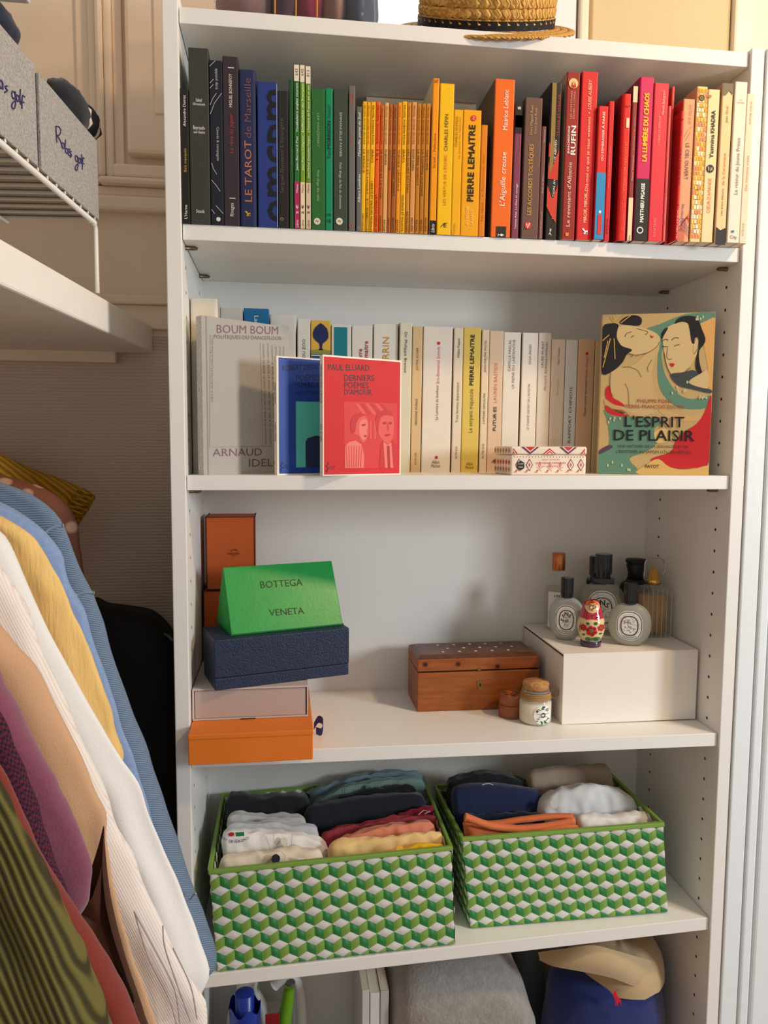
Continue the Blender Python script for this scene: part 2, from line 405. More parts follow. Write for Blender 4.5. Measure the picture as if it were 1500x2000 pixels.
def spine_book(row, cr, Xl, Xr, Yt, spine, side, label, texts=(), bands=(), y=None, vmeas=310, dep=0.13, lean=0.0, h=None, marks=(), **kw):
    ox, oy, sc = CR[cr]; zb = Z1 if row == 1 else Z2
    ul, ur, vt = ox + Xl * sc, ox + Xr * sc, oy + Yt * sc
    if y is None: y = 0.003
    xl, xr = ony(ul, vmeas, y).x, ony(ur, vmeas, y).x
    zm = ony((ul + ur) / 2, vmeas, y).z
    ht = h or ony((ul + ur) / 2, vt, y).z - zb
    prev = ROWS.get(row)
    if prev is not None:
        xl = max(xl, prev[0] + (lean - prev[1]) * 0 + 0.0003)
    xr = max(xr, xl + 0.004)
    ROWS[row] = (xr, lean)
    if row == 1:
        xr_lim = W - 0.0006 - lean * max(0, zb + ht - zm); xr = min(xr, xr_lim)
    t, sh = book_at(xl, xr, y, zb, ht, min(dep, D - 0.004 - y), spine, side, label, lean, zm, **kw)
    w = xr - xl; um = (ul + ur) / 2
    Zf = lambda Y: ony(um, oy + Y * sc, y).z
    yp = y - 0.0004
    for (Ya, Yb, rgb) in bands:
        za, zb_ = min(Zf(Ya), zb + ht), max(Zf(Yb), zb)
        MB().hexa([sh(q) for q in ((xl + .0003, yp, zb_), (xr - .0003, yp, zb_), (xr - .0003, y + .002, zb_), (xl + .0003, y + .002, zb_),
                                   (xl + .0003, yp, za), (xr - .0003, yp, za), (xr - .0003, y + .002, za), (xl + .0003, y + .002, za))]).build('spine_band', paper(rgb), t)
    for tx in texts:
        s, Ya, Yb, rgb = tx[:4]; o = dict(xc=0.5, hf=0.42, d='u', bold=0.0, shear=0.0); o.update(tx[4] if len(tx) > 4 else {})
        za, zb_ = Zf(Ya), Zf(Yb); mb = MB(); yt = yp - 0.0003; H = o['hf'] * w
        if o['d'] == 'u': put_text(mb, s, (xl + o['xc'] * w, yt, zb_), (0, 0, 1), (-1, 0, 0), za - zb_, H, o['bold'], o['shear'], fn=sh)
        elif o['d'] == 'd': put_text(mb, s, (xl + o['xc'] * w, yt, za), (0, 0, -1), (1, 0, 0), za - zb_, H, o['bold'], o['shear'], fn=sh)
        else: put_text(mb, s, (xl + o['xc'] * w, yt, (za + zb_) / 2), (1, 0, 0), (0, 0, 1), o.get('L', 0.8) * w, za - zb_, o['bold'], o['shear'], center=True, fn=sh)
        if o.get('clip'):
            bm = bmesh.new(); vs = [bm.verts.new(q) for q in mb.v]
            for f in mb.f:
                try: bm.faces.new([vs[i] for i in f])
                except ValueError: pass
            bmesh.ops.bisect_plane(bm, geom=bm.verts[:] + bm.edges[:] + bm.faces[:], plane_co=(xr - 0.0004, 0, 0), plane_no=(1, 0, 0), clear_outer=True)
            bm.verts.index_update(); mb = MB().add([q.co.copy() for q in bm.verts], [[q.index for q in f.verts] for f in bm.faces]); bm.free()
        mb.build('spine_lettering', pcol(rgb), t, fix=False)
    for mk in marks:      # (kind, Xc frac, Y, radius frac, rgb [, rgb2])
        kind, fx, Y, fr, rgb = mk[:5]; cxx, czz, rr = xl + fx * w, Zf(Y), fr * w; yt = yp - 0.0004
        to3 = lambda a, b, yy=yt: V(sh((a, yy, b)))
        mb = MB()
        if kind == 'disc': flat_poly(mb, ell(cxx, czz, rr, rr, 20), to3)
        elif kind == 'ring': stroke2(mb, ell(cxx, czz, rr, rr, 21, close=True), rr * 0.35, to3)
        elif kind == 'rect': flat_poly(mb, [(cxx - rr, czz - mk[5] * rr), (cxx + rr, czz - mk[5] * rr), (cxx + rr, czz + mk[5] * rr), (cxx - rr, czz + mk[5] * rr)], to3)
        elif kind == 'lines':
            for pts in mk[5]: stroke2(mb, [(xl + p[0] * w, Zf(p[1])) for p in pts], 0.0006 if len(mk) < 7 else mk[6], to3)
        elif kind == 'poly': flat_poly(mb, [(xl + p[0] * w, Zf(p[1])) for p in mk[5]], to3)
        elif kind == 'arrow': 
            for pts in ([(-.7, .7), (.7, -.7)], [(.7, .2), (.7, -.7), (-.3, -.7)]): stroke2(mb, [(cxx + a * rr, czz + b * rr) for a, b in pts], rr * 0.5, to3)
        mb.v = [q - V((0, 0.0001 * (mk[-1] if isinstance(mk[-1], int) and mk[-1] < 9 else 0), 0)) for q in mb.v]
        mb.build('spine_emblem', pcol(rgb), t, fix=False)
    return t
def B1(*a, **k): return spine_book(1, *a, **k)
G1 = 'books in the colour-sorted row on the top shelf'
L0 = 0.002
B1('1', 92, 156, 365, (34, 31, 28), (30, 28, 26), 'slim black pocket book at the far left of the colour-sorted row', [('Alexandre Dumas', 420, 660, WHT, dict(hf=.34)), ('Bals masqués', 830, 1010, GLD, dict(hf=.34)), ("L'Herne", 1265, 1370, WHT, dict(hf=.36))], group=G1, dep=.11)
B1('1', 160, 314, 55, (62, 60, 56), (50, 48, 46), 'tallest charcoal grey book at the left end, title in small white letters across', [('Sabyl', 445, 470, WHT, dict(d='h', L=.3)), ('Ghoussoub', 478, 498, WHT, dict(d='h', L=.6)), ('Beyrouth-', 655, 685, WHT, dict(d='h', L=.6)), ('sur-Seine', 692, 715, WHT, dict(d='h', L=.55)), ('Stock', 1300, 1326, WHT, dict(d='h', L=.42))], group=G1, dep=.16)
B1('1', 318, 418, 150, (30, 31, 42), (26, 26, 34), 'black book with thin white curving lines drawn along its spine', [('appand dans', 215, 375, (190, 190, 200), dict(d='d', hf=.22, xc=.6)), ('Canoës & compagnie', 665, 925, (190, 190, 200), dict(d='d', hf=.2, xc=.62))], group=G1,
   marks=[('lines', 0, 0, 0, (200, 200, 210), [[(.05, 200), (.5, 155)], [(.05, 330), (.35, 298)], [(.05, 370), (.3, 340)], [(.05, 500), (.25, 450), (.55, 405)], [(.05, 570), (.4, 480), (.95, 402)], [(.1, 945), (.25, 990), (.5, 1030)], [(.08, 1075), (.4, 1110), (.75, 1160)], [(.4, 1270), (.95, 1330)], [(.05, 1300), (.3, 1335)]]), ('disc', .58, 1375, .17, (225, 220, 210))])
B1('1', 420, 540, 120, (56, 46, 52), (44, 38, 42), 'dark aubergine book with pale author capitals and a red title', [('MIGUEL BONNEFOY', 255, 512, (225, 215, 200), dict(hf=.2, bold=.01)), ('Le rêve du jaguar', 565, 865, (170, 75, 75), dict(hf=.26)), ('Rivages', 1250, 1352, (225, 215, 200), dict(hf=.24)), ('|', 205, 212, (225, 215, 200), dict(hf=.3)), ('|', 1210, 1217, (225, 215, 200), dict(hf=.3))], group=G1)
B1('1', 542, 676, 222, (38, 46, 82), (34, 38, 66), 'navy hardback with long copper lettering and a small gold arrow', [('LE TAROT', 770, 1240, (190, 120, 85), dict(hf=.4, bold=.008)), ('de Marseille', 288, 750, (120, 85, 85), dict(hf=.38))], group=G1, marks=[('arrow', .45, 1330, .17, (215, 165, 70))], hard=True, rnd=.004)
B1('1', 684, 838, 316, (44, 62, 128), (40, 52, 110), 'thick royal blue book with huge cropped black letters on its spine', [('omcpm', 375, 1390, (24, 22, 26), dict(xc=.745, hf=1.57, clip=True, bold=.012))], group=G1, marks=[('lines', 0, 0, 0, (160, 175, 220), [[(.975, 330), (.975, 1435)]], .0009)])
B1('1', 838, 922, 385, (36, 34, 36), (30, 30, 32), 'plain black book beside the royal blue one, dim grey lettering', [("Serguei Dovlatov L'étrangère", 600, 1175, (92, 88, 88), dict(hf=.32, xc=.35))], group=G1, marks=[('ring', .35, 1375, .13, (150, 145, 140))])
B1('1', 928, 960, 297, (42, 82, 46), (36, 70, 40), 'thin dark green booklet just left of the white-topped booklets', [('petit éloge', 830, 950, (90, 130, 80), dict(hf=.3))], group=G1, dep=.12)
for (xl, xr, yt, top, mid, bot, num, au, ti, lab, z2_, tc) in (
        (966, 1007, 185, 310, (48, 108, 52), (176, 52, 96), '643', 'Jean-Bernard Piat', 'Vocabulaire anglais courant', 'slim booklet with white top, green middle and magenta foot', 1085, WHT),
        (1012, 1049, 187, 318, (122, 160, 48), (240, 220, 186), '642', 'Jean-Pierre Colignon', 'Difficultés du français', 'slim booklet with white top, lime green middle, middle of three alike', 1090, WHT),
        (1055, 1094, 196, 330, (104, 140, 40), (226, 200, 170), '813', 'Jean-Michel Dequeker-Fergon', "L'histoire de France est un jeu", 'slim booklet with white top, olive green middle, rightmost of three alike', 1095, WHT)):
    B1('1', xl, xr, yt, mid, mid, lab, [(num, yt + 30, yt + 82, GRY, dict(hf=.5)), (ti, top + 15, 705, tc, dict(hf=.38, bold=.01)), (au, 735, 1000 if num != '813' else 1060, tc, dict(hf=.36)), ('Mémo', 1105, 1172, WHT if num == '643' else GRY, dict(hf=.38)), ('2 €', 1265, 1335, WHT if num == '643' else BLK, dict(hf=.42, bold=.015)), ('Librio', 1380, 1440, WHT if num == '643' else GRY, dict(hf=.5, shear=.3))],
       bands=[(yt, top, (240, 226, 206)), (z2_, 1470, bot)], group=G1, dep=.12)
B1('1', 1097, 1203, 368, (50, 104, 52), (40, 90, 44), 'mid-green pocket book with white disc at the foot of its spine', [('LÉA WIAZEMSKY', 560, 820, (150, 185, 140), dict(d='d', hf=.16)), ('Petit éloge des cafés', 1000, 1235, (160, 190, 150), dict(d='d', hf=.17))], marks=[('disc', .42, 1392, .24, (222, 214, 200)), ('lines', 0, 0, 0, BLK, [[(.3, 1395), (.4, 1383), (.44, 1400), (.54, 1388)]], .0008, 2)], group=G1, dep=.11)
B1('1', 1206, 1263, 365, (24, 138, 96), (20, 120, 84), 'bright emerald book with bold black lettering', [('Toni', 840, 910, BLK, dict(hf=.4)), ('MORRISON', 618, 832, BLK, dict(hf=.46, bold=.02)), ('Récitatif', 490, 600, (20, 90, 66), dict(hf=.44, shear=.25)), ('10', 1328, 1354, BLK, dict(d='h', L=.5)), ('18', 1374, 1402, BLK, dict(d='h', L=.5))], group=G1, dep=.11)
B1('1', 1268, 1378, 371, (62, 72, 60), (52, 60, 50), 'dark grey-green pocket book with white disc near its foot', [('EMMANUELLE FAVIER', 555, 895, (190, 195, 180), dict(d='d', hf=.17)), ('Petit éloge du feu de cheminée', 940, 1295, (190, 195, 180), dict(d='d', hf=.18))], marks=[('disc', .42, 1392, .24, (228, 220, 200)), ('lines', 0, 0, 0, BLK, [[(.3, 1395), (.4, 1383), (.44, 1400), (.54, 1388)]], .0008, 2)], group=G1, dep=.11)
B1('1', 1385, 1436, 345, (108, 106, 102), (84, 82, 80), 'slim grey book with small red lettering near its top', [('Nadia', 410, 480, (200, 90, 60), dict(d='d', hf=.26, xc=.72)), ('Demand', 410, 505, (200, 90, 60), dict(d='d', hf=.26, xc=.35)), ('femme oiseau', 710, 795, (200, 90, 60), dict(d='d', hf=.26, xc=.5))], marks=[('ring', .4, 1425, .24, (225, 90, 50))], group=G1)
B1('2', 64, 104, 310, (104, 104, 102), (90, 90, 88), 'shorter grey pocket book, white italics, beside the first yellow booklet', [('Marseille, porte du Sud', 355, 695, WHT, dict(hf=.5, shear=.25)), ('Albert Londres', 830, 1050, WHT, dict(hf=.48))], group=G1, dep=.11, marks=[('ring', .4, 1245, .2, (170, 170, 168))])
LN = 0.014
YEL = (246, 190, 24); OCH = (206, 140, 30); TAN = (222, 168, 92); ORG = (238, 118, 30); BRO = (188, 108, 38)
prof = [(104, 137, 268, YEL, "PROFIL D'UNE ŒUVRE", 'LE PRINCE', 'MACHIAVEL', (60, 110, 40), 'yellow study booklet with green lettering, first of the yellow run'),
        (138, 166, 272, (240, 182, 22), 'PROFIL VOTRE AVENIR', 'SPORTS ET LOISIRS : ÉTUDES', 'ET DÉBOUCHÉS', (190, 70, 30), 'thin golden study booklet on sports and leisure careers'),
        (168, 205, 272, (248, 186, 20), 'PROFIL FORMATION', '(BAC)', 'LIBERTÉ ET VALEURS MORALES', (60, 60, 30), 'yellow study booklet titled LIBERTÉ ET VALEURS MORALES'),
        (206, 240, 270, (236, 102, 28), 'PROFIL DOSSIER', ' 151 ', 'LA FRANCE DEPUIS 19', (150, 30, 20), 'red-orange study booklet on the history of France'),
        (242, 271, 296, (204, 112, 36), "PROFIL D'UNE ŒUVRE", 'LE ROUGE ET LE NOIR', 'STENDHAL', (150, 50, 20), 'rust-orange study booklet titled LE ROUGE ET LE NOIR'),
        (273, 306, 278, (226, 176, 108), "PROFIL D'UNE ŒUVRE", 'PHÈDRE', 'RACINE', (170, 110, 50), 'pale tan sun-faded study booklet among the yellow ones'),
        (308, 336, 288, BRO, "PROFIL D'UNE ŒUVRE", 'ANTIGONE', 'ANOUILH', (130, 50, 16), 'brown-orange study booklet titled ANTIGONE'),
        (338, 373, 290, (166, 98, 44), "PROFIL D'UNE ŒUVRE", 'EN ATTENDANT GODOT', 'BECKETT', (90, 60, 40), 'brownish study booklet titled EN ATTENDANT GODOT'),
        (375, 406, 276, (240, 160, 30), "PROFIL D'UNE ŒUVRE", 'THÉORIE GÉNÉRALE', 'KEYNES', (200, 70, 20), 'orange-yellow study booklet titled THÉORIE GÉNÉRALE'),
        (408, 446, 268, (250, 190, 20), 'PROFIL FORMATION', '(BAC)', 'VIOLENCE ET POUVOIR', (60, 60, 30), 'bright yellow study booklet titled VIOLENCE ET POUVOIR'),
        (448, 478, 276, (206, 142, 28), "PROFIL D'UNE ŒUVRE", 'LES FLEURS DU MAL', 'BAUDELAIRE', (170, 80, 20), 'ochre study booklet titled LES FLEURS DU MAL'),
        (482, 520, 272, (222, 160, 96), "PROFIL D'UNE ŒUVRE", 'DOM JUAN', 'MOLIÈRE', (150, 80, 40), 'tattered study booklet with a torn peeling tan spine'),
        (523, 556, 284, (200, 132, 34), "PROFIL D'UNE ŒUVRE", 'LE PÈRE GORIOT', 'BALZAC', (160, 70, 20), 'ochre study booklet right of the tattered one'),
        (558, 590, 284, (190, 126, 34), "PROFIL D'UNE ŒUVRE", 'LA COMÉDIE HUMAINE', 'BALZAC', (150, 64, 20), 'ochre-brown study booklet titled LA COMÉDIE HUMAINE'),
        (592, 625, 284, (206, 138, 36), "PROFIL D'UNE ŒUVRE", 'TARTUFFE', 'MOLIÈRE', (160, 60, 20), 'ochre study booklet, last before the tall slim orange-yellow book')]
for (xl, xr, yt, col, a_, b_, c_, tc, lab) in prof:
    bt = b_.strip()
    tb = B1('2', xl, xr, yt, col, tuple(int(q * .85) for q in col), lab,
       [(a_, yt + 30, 600, tc, dict(d='d', hf=.36, bold=.01)), (bt, 640, 640 + 20 * max(4, len(bt)), (60, 44, 30), dict(d='d', hf=.4, bold=.012)), (c_, 1280 - 16 * len(c_) if len(c_) < 12 else 1275 - 15 * len(c_), 1275, (60, 44, 30), dict(d='d', hf=.42, bold=.012))],
       group='yellow and orange study booklets', dep=.11, lean=LN, vmeas=325, pages=m_page_old)
B1('2', 640, 690, 90, (248, 164, 24), (226, 214, 190), 'tall slim orange-yellow book with black foot and illustrated cover', [('Israël - Palestine', 515, 780, (170, 80, 20), dict(hf=.4)), ('Librio', 1215, 1280, WHT, dict(hf=.5, shear=.3)), ('547', 100, 128, (120, 60, 20), dict(d='h', L=.7))], bands=[(1188, 1330, (34, 30, 28))], group=G1, dep=.15, lean=LN)
B1('2', 697, 806, 130, (250, 200, 26), (226, 170, 20), 'tall bright yellow book, thickest of the yellow ones left of the ochre pair', [("LES VERTUS DE L'ÉCHEC", 680, 1070, (210, 90, 40), dict(hf=.18)), ('CHARLES PÉPIN', 368, 652, (70, 60, 40), dict(hf=.24)), ('Æ', 1205, 1240, BLK, dict(d='h', L=.5, shear=.2))], group=G1, lean=LN)
B1('2', 808, 877, 332, (248, 186, 22), (220, 160, 20), 'yellow pocket book between the tall yellow and the bold-lettered one', [('CHARLES DUHIGG', 388, 620, (110, 84, 20), dict(hf=.24, xc=.32)), ('Le pouvoir des habitudes', 388, 710, (200, 120, 20), dict(hf=.2, xc=.7)), ('Champs', 1210, 1305, (200, 130, 20), dict(hf=.28, xc=.32))], group=G1, dep=.11, lean=LN)
B1('2', 880, 1019, 335, (246, 176, 20), (220, 150, 20), 'golden pocket book with large heavy black author capitals', [('PIERRE LEMAITRE', 452, 1040, (40, 34, 28), dict(hf=.34, bold=.035)), ('AU REVOIR', 1080, 1225, (250, 214, 120), dict(hf=.17, xc=.36, bold=.015)), ('LÀ-HAUT', 1100, 1225, (250, 214, 120), dict(hf=.17, xc=.62, bold=.015))], marks=[('disc', .56, 398, .15, (224, 52, 50)), ('lines', 0, 0, 0, (250, 220, 200), [[(.5, 385), (.62, 392), (.5, 404), (.62, 411)]], .0007, 2)], group=G1, dep=.11, lean=LN)
B1('2', 1022, 1070, 450, (228, 140, 26), (200, 116, 24), 'small thin orange book in front of the tall orange one', [('Les tiques', 1050, 1190, (150, 84, 20), dict(hf=.26)), ('L\'homme qui', 680, 1000, (180, 100, 20), dict(hf=.2))], group=G1, dep=.10, lean=LN)
B1('2', 1117, 1268, 96, (244, 120, 40), (92, 82, 70), 'tall orange book with white serif lettering and fish emblem', [("L'Aiguille creuse", 660, 1075, WHT, dict(hf=.27, xc=.52)), ('Maurice Leblanc', 178, 490, WHT, dict(hf=.25, xc=.55)), ('CONTES', 1240, 1252, (200, 190, 170), dict(d='h', L=.42)), ('FALAISES', 1268, 1286, (220, 210, 190), dict(d='h', L=.42))], marks=[('rect', .53, 1276, .25, (48, 40, 34), 1.05), ('poly', 0, 0, 0, WHT, [(.36, 1290), (.42, 1300), (.55, 1290), (.68, 1300), (.55, 1310), (.42, 1300), (.36, 1312)], 2)], group=G1, lean=LN, dep=.15)
B1('2', 1278, 1332, 275, (132, 66, 92), (168, 128, 96), 'slim mauve book with a dark picture at the head of its spine', [('Yasmina Reza', 1120, 1255, WHT, dict(hf=.26)), ('Le Dieu du carnage', 905, 1105, WHT, dict(hf=.26))], bands=[(276, 515, (40, 34, 34)), (375, 470, (150, 84, 50))], group=G1, dep=.11, lean=LN, marks=[('rect', .5, 322, .22, (200, 190, 180), .8, 2)])
B1('3', 118, 290, 365, (112, 84, 74), (88, 68, 60), 'grey-brown book with gold capitals and a red round emblem', [('LES ACCORDS TOLTÈQUES', 838, 1555, (214, 168, 84), dict(hf=.24, xc=.42, bold=.012)), ('Don Miguel Ruiz', 445, 745, (200, 170, 110), dict(hf=.15, xc=.36)), ('Don José Ruiz', 470, 728, (200, 170, 110), dict(hf=.15, xc=.6))], marks=[('disc', .38, 1660, .2, (224, 62, 54)), ('lines', 0, 0, 0, WHT, [[(.28, 1640), (.36, 1685), (.48, 1635)]], .0014, 2)], group=G1, lean=LN)
B1('3', 294, 338, 655, (118, 76, 72), (92, 62, 58), 'small thin plum-brown booklet beside the black and gold book', [('Éloge du désir', 1150, 1335, (214, 180, 170), dict(hf=.3)), ('Quintane', 690, 820, (214, 180, 170), dict(hf=.3)), ('DES FEMMES BRETONNES', 1520, 1790, (214, 180, 170), dict(hf=.26))], group=G1, dep=.1, lean=LN)
B1('3', 366, 478, 216, (42, 36, 32), (40, 36, 34), 'black book with gold stripe and red cut-out shapes on its spine', [('LA SUBVERTION AVEC CARINE ABIVEN', 795, 1590, WHT, dict(hf=.2, xc=.6)), ('TRAHIR ET VENGER', 330, 755, (176, 66, 56), dict(hf=.22, xc=.78, bold=.01))], group=G1, lean=LN,
   marks=[('poly', 0, 0, 0, (150, 124, 70), [(.12, 218), (.5, 218), (.52, 800), (.42, 1180), (.1, 1180), (.14, 820)]), ('poly', 0, 0, 0, (214, 70, 52), [(.04, 820), (.2, 860), (.16, 960), (.02, 970)], 1), ('poly', 0, 0, 0, (206, 66, 50), [(.02, 1010), (.2, 1140), (.95, 880), (.9, 1200), (.02, 1190)], 1), ('poly', 0, 0, 0, (214, 72, 54), [(.0, 1260), (.5, 1400), (.95, 1240), (.86, 1630), (.4, 1560), (.0, 1470)], 1), ('lines', 0, 0, 0, WHT, [[(.4, 1690), (.38, 1730), (.5, 1760)], [(.3, 1755), (.38, 1730), (.5, 1700)]], .0008, 2)])
RN = 0.010
def yr(u): return 0.001 - 0.022 * max(0.0, (u - 1090) / 370.0)
B1('3', 530, 660, 106, (158, 48, 44), (176, 150, 130), 'dark brick-red book with round portrait at the top of its spine', [("Le revenant d'Albanie", 1020, 1670, (240, 214, 190), dict(hf=.3, xc=.42)), ('RUFIN', 652, 942, WHT, dict(hf=.36, xc=.62, bold=.04)), ('JEAN-CHRISTOPHE', 655, 935, WHT, dict(hf=.16, xc=.26, bold=.01)), ('LES AVENTURES', 300, 580, (230, 170, 150), dict(hf=.14, xc=.36)), ("D'AUREL LE CONSUL", 300, 580, (230, 170, 150), dict(hf=.14, xc=.58))], marks=[('disc', .48, 222, .36, (236, 206, 150)), ('poly', 0, 0, 0, (190, 70, 44), [(.28, 258), (.36, 215), (.48, 200), (.6, 215), (.68, 258), (.48, 272)], 2), ('poly', 0, 0, 0, (226, 176, 120), [(.4, 215), (.48, 196), (.56, 215), (.54, 240), (.42, 240)], 3), ('rect', .4, 1750, .12, (236, 150, 60), 1.0)], group=G1, y=yr(1110), lean=RN)
B1('3', 680, 840, 101, (222, 50, 52), (160, 36, 44), 'tall bright red book with cream lettering and a white arrow', [('MIROIR, MIROIR...', 1310, 1630, (246, 220, 180), dict(hf=.2, xc=.48, bold=.01)), ('Dis-moi ce que je vaux vraiment', 560, 1310, (246, 220, 180), dict(hf=.19, xc=.5)), ('LOUISE AUBERY', 185, 485, (246, 220, 180), dict(hf=.21, xc=.5, shear=.15))], marks=[('disc', .5, 522, .04, (246, 220, 180)), ('arrow', .5, 1715, .2, WHT)], group=G1, y=yr(1147), lean=RN)
B1('3', 860, 956, 450, (226, 54, 52), (180, 40, 44), 'red guide with sky-blue lower half, protruding from the row', [('OÙ S\'EMBRASSER', 690, 1005, WHT, dict(hf=.24)), ('À PARIS', 510, 680, WHT, dict(hf=.24, bold=.02)), ('PARIGRAMME', 1565, 1735, WHT, dict(hf=.16, bold=.01))], bands=[(1125, 1840, (58, 150, 200))], marks=[('rect', .5, 1650, .2, (224, 60, 56), 4.8, 1), ('disc', .5, 1522, .14, WHT)], group=G1, y=yr(1172) - .004, lean=RN, dep=.12)
B1('3', 962, 1016, 400, (214, 44, 50), (176, 34, 42), 'thin deep red book right behind the red and blue guide', [('Rapport du désir de la rue Bleue', 860, 1280, (240, 150, 150), dict(hf=.2, xc=.4)), ('PPDA', 1580, 1740, (60, 30, 30), dict(hf=.3))], group=G1, y=yr(1190) + .004, lean=RN)
B1('3', 1096, 1190, 325, (226, 44, 38), (140, 26, 40), 'worn glossy red grammar handbook with a big white numeral', [('LE NOUVEAU BESCHERELLE', 820, 1310, (250, 130, 90), dict(d='d', hf=.24, bold=.01)), ("L'ART DE CONJUGUER", 1325, 1720, (240, 100, 70), dict(d='d', hf=.24)), ('1', 572, 668, (250, 220, 200), dict(d='h', L=.26, xc=.6, bold=.03))], group=G1, y=yr(1218), lean=RN, hard=True, rnd=.004, marks=[('lines', 0, 0, 0, (120, 20, 20), [[(.2, 445), (.5, 460), (.9, 440)]], .0009)])
B1('3', 1194, 1243, 250, (150, 56, 56), (120, 44, 48), 'slim maroon booklet with cream ends beside the pink-black book', [('Raoul Vaneigem', 950, 1205, (224, 180, 170), dict(hf=.34)), ('Dictionnaire de citations', 555, 900, (210, 150, 140), dict(hf=.3)), ('Librio', 1760, 1810, BLK, dict(hf=.4, shear=.3))], bands=[(250, 412, (240, 218, 176)), (1378, 1860, (242, 220, 180))], group=G1, y=yr(1236), lean=RN)
B1('3', 1265, 1402, 156, (214, 40, 104), (170, 40, 90), 'magenta book with yellow block capitals and black lower third', [('LA LUMIÈRE DU CHAOS', 320, 1010, (250, 206, 40), dict(hf=.34, bold=.05)), ('MATTHIEU PIGASSE', 1232, 1625, WHT, dict(hf=.26, xc=.5, bold=.04))], bands=[(1186, 1860, (36, 34, 32))], marks=[('ring', .42, 1708, .2, WHT)], group=G1, y=yr(1257), lean=RN)
B1('4', 276, 424, 220, (230, 62, 78), (186, 44, 66), 'coral-pink book right of the magenta and black one', [("L'ATELIER DU TRIPALIUM", 565, 860, (244, 160, 150), dict(hf=.16, xc=.42, bold=.01)), ('Mariella Battegrand', 300, 545, (250, 190, 170), dict(hf=.17, xc=.62, bold=.01)), ('ÉQUATEURS', 1615, 1805, (244, 150, 150), dict(hf=.17, xc=.4))], group=G1, y=yr(1286), lean=RN)
B1('4', 426, 452, 456, (236, 106, 104), (200, 70, 80), 'narrow salmon-pink booklet in front of a taller red one', [('Poches', 1300, 1390, (180, 50, 60), dict(hf=.3)), ('Minuit', 1630, 1690, (180, 50, 60), dict(hf=.3))], marks=[('ring', .5, 560, .3, (200, 60, 70))], group=G1, y=yr(1303), lean=RN, dep=.1)
B1('4', 456, 478, 255, (232, 96, 90), (190, 50, 60), 'very thin tall red booklet squeezed beside the bold black-lettered red book', group=G1, y=yr(1311) + .012, lean=RN)
B1('4', 480, 560, 500, (218, 44, 42), (190, 40, 44), 'red pocket book with bold black letters and white dotted title', [('DESPENTES', 898, 1265, (40, 26, 26), dict(hf=.36, xc=.42, bold=.03)), ('SUBUTEX', 1525, 1820, (250, 200, 190), dict(hf=.4, xc=.4, bold=.015)), ('1', 1468, 1482, BLK, dict(hf=.4, xc=.4)), ('POCHE', 690, 755, (150, 30, 30), dict(hf=.24))], marks=[('disc', .6, 592, .24, (40, 26, 26)), ('rect', .64, 592, .1, (220, 60, 50), 1.6, 2)], group=G1, y=yr(1318) - .007, lean=RN, dep=.11)
B1('4', 580, 700, 386, (236, 172, 130), (190, 60, 52), 'peach pocket book with swirling lines at its foot', [('ACTES SUD', 440, 645, (200, 140, 110), dict(d='d', hf=.22, xc=.6, shear=.2)), ('LE CIEL OUVERT', 842, 1215, (70, 60, 70), dict(d='d', hf=.3, xc=.5)), ('Nicolas Mathieu', 1470, 1750, (90, 80, 110), dict(d='d', hf=.22, xc=.36, shear=.2))], group=G1, y=yr(1342), lean=RN, dep=.11,
   marks=[('lines', 0, 0, 0, (214, 90, 70), [[(.05 + .1 * k, 1860), (.15 + .1 * k, 1700 - 14 * k), (.5 + .06 * k, 1640 - 10 * k), (.95, 1560 + 22 * k)] for k in range(6)], .0006), ('lines', 0, 0, 0, (120, 120, 160), [[(.0, 1660 + 30 * k), (.3, 1600 + 40 * k), (.6, 1640 + 36 * k), (.9, 1720 + 24 * k)] for k in range(4)], .0006), ('lines', 0, 0, 0, (220, 150, 120), [[(.2, 780), (.5, 700), (.9, 660)], [(.3, 820), (.7, 720)]], .0006)])
bricks_ = []
kk = B1('4', 712, 820, 256, (244, 214, 150), (206, 160, 120), 'book patterned with little yellow, white and pink bricks', [('GALLIMARD', 445, 632, (90, 70, 60), dict(d='d', hf=.2, xc=.5)), ('FABRICE CARO', 1258, 1505, (50, 40, 40), dict(d='d', hf=.24, xc=.45, bold=.02)), ('FORT ALAMO', 1560, 1775, (50, 40, 40), dict(d='d', hf=.24, xc=.45, bold=.02))],
   marks=[('poly', 0, 0, 0, random.Random(9 * j + i).choice([(250, 190, 60), (246, 170, 50), (250, 236, 204), (230, 150, 110), (250, 206, 110), (246, 224, 180)]), [(max(.02, -.1 + i * .28 + .12 * (j % 2)), 280 + j * 50), (min(.98, .14 + i * .28 + .12 * (j % 2)), 280 + j * 50), (min(.98, .14 + i * .28 + .12 * (j % 2)), 320 + j * 50), (max(.02, -.1 + i * .28 + .12 * (j % 2)), 320 + j * 50)]) for j in range(31) for i in range(4) if not (6 < i + j % 3 < 7)] + [('disc', .42, 378, .27, (50, 44, 42), 2), ('ring', .42, 378, .12, (230, 190, 120), 3)], group=G1, y=yr(1366), lean=RN)
B1('4', 822, 948, 286, (240, 220, 172), (206, 176, 130), 'thick cream book with bold black author name and black round emblem', [('Yasmina', 755, 995, (40, 34, 30), dict(hf=.32, bold=.03)), ('KHADRA', 505, 735, (40, 34, 30), dict(hf=.32, bold=.035)), ("CŒUR-D'AMANDE", 1205, 1560, (216, 120, 70), dict(hf=.28))], marks=[('disc', .46, 1105, .31, (44, 40, 38)), ('lines', 0, 0, 0, (236, 216, 180), [[(.3, 1085), (.32, 1125), (.46, 1095), (.46, 1130), (.62, 1088), (.6, 1122)]], .0012, 2), ('disc', .14, 362, .12, (236, 130, 60))], group=G1, y=yr(1388), lean=RN)
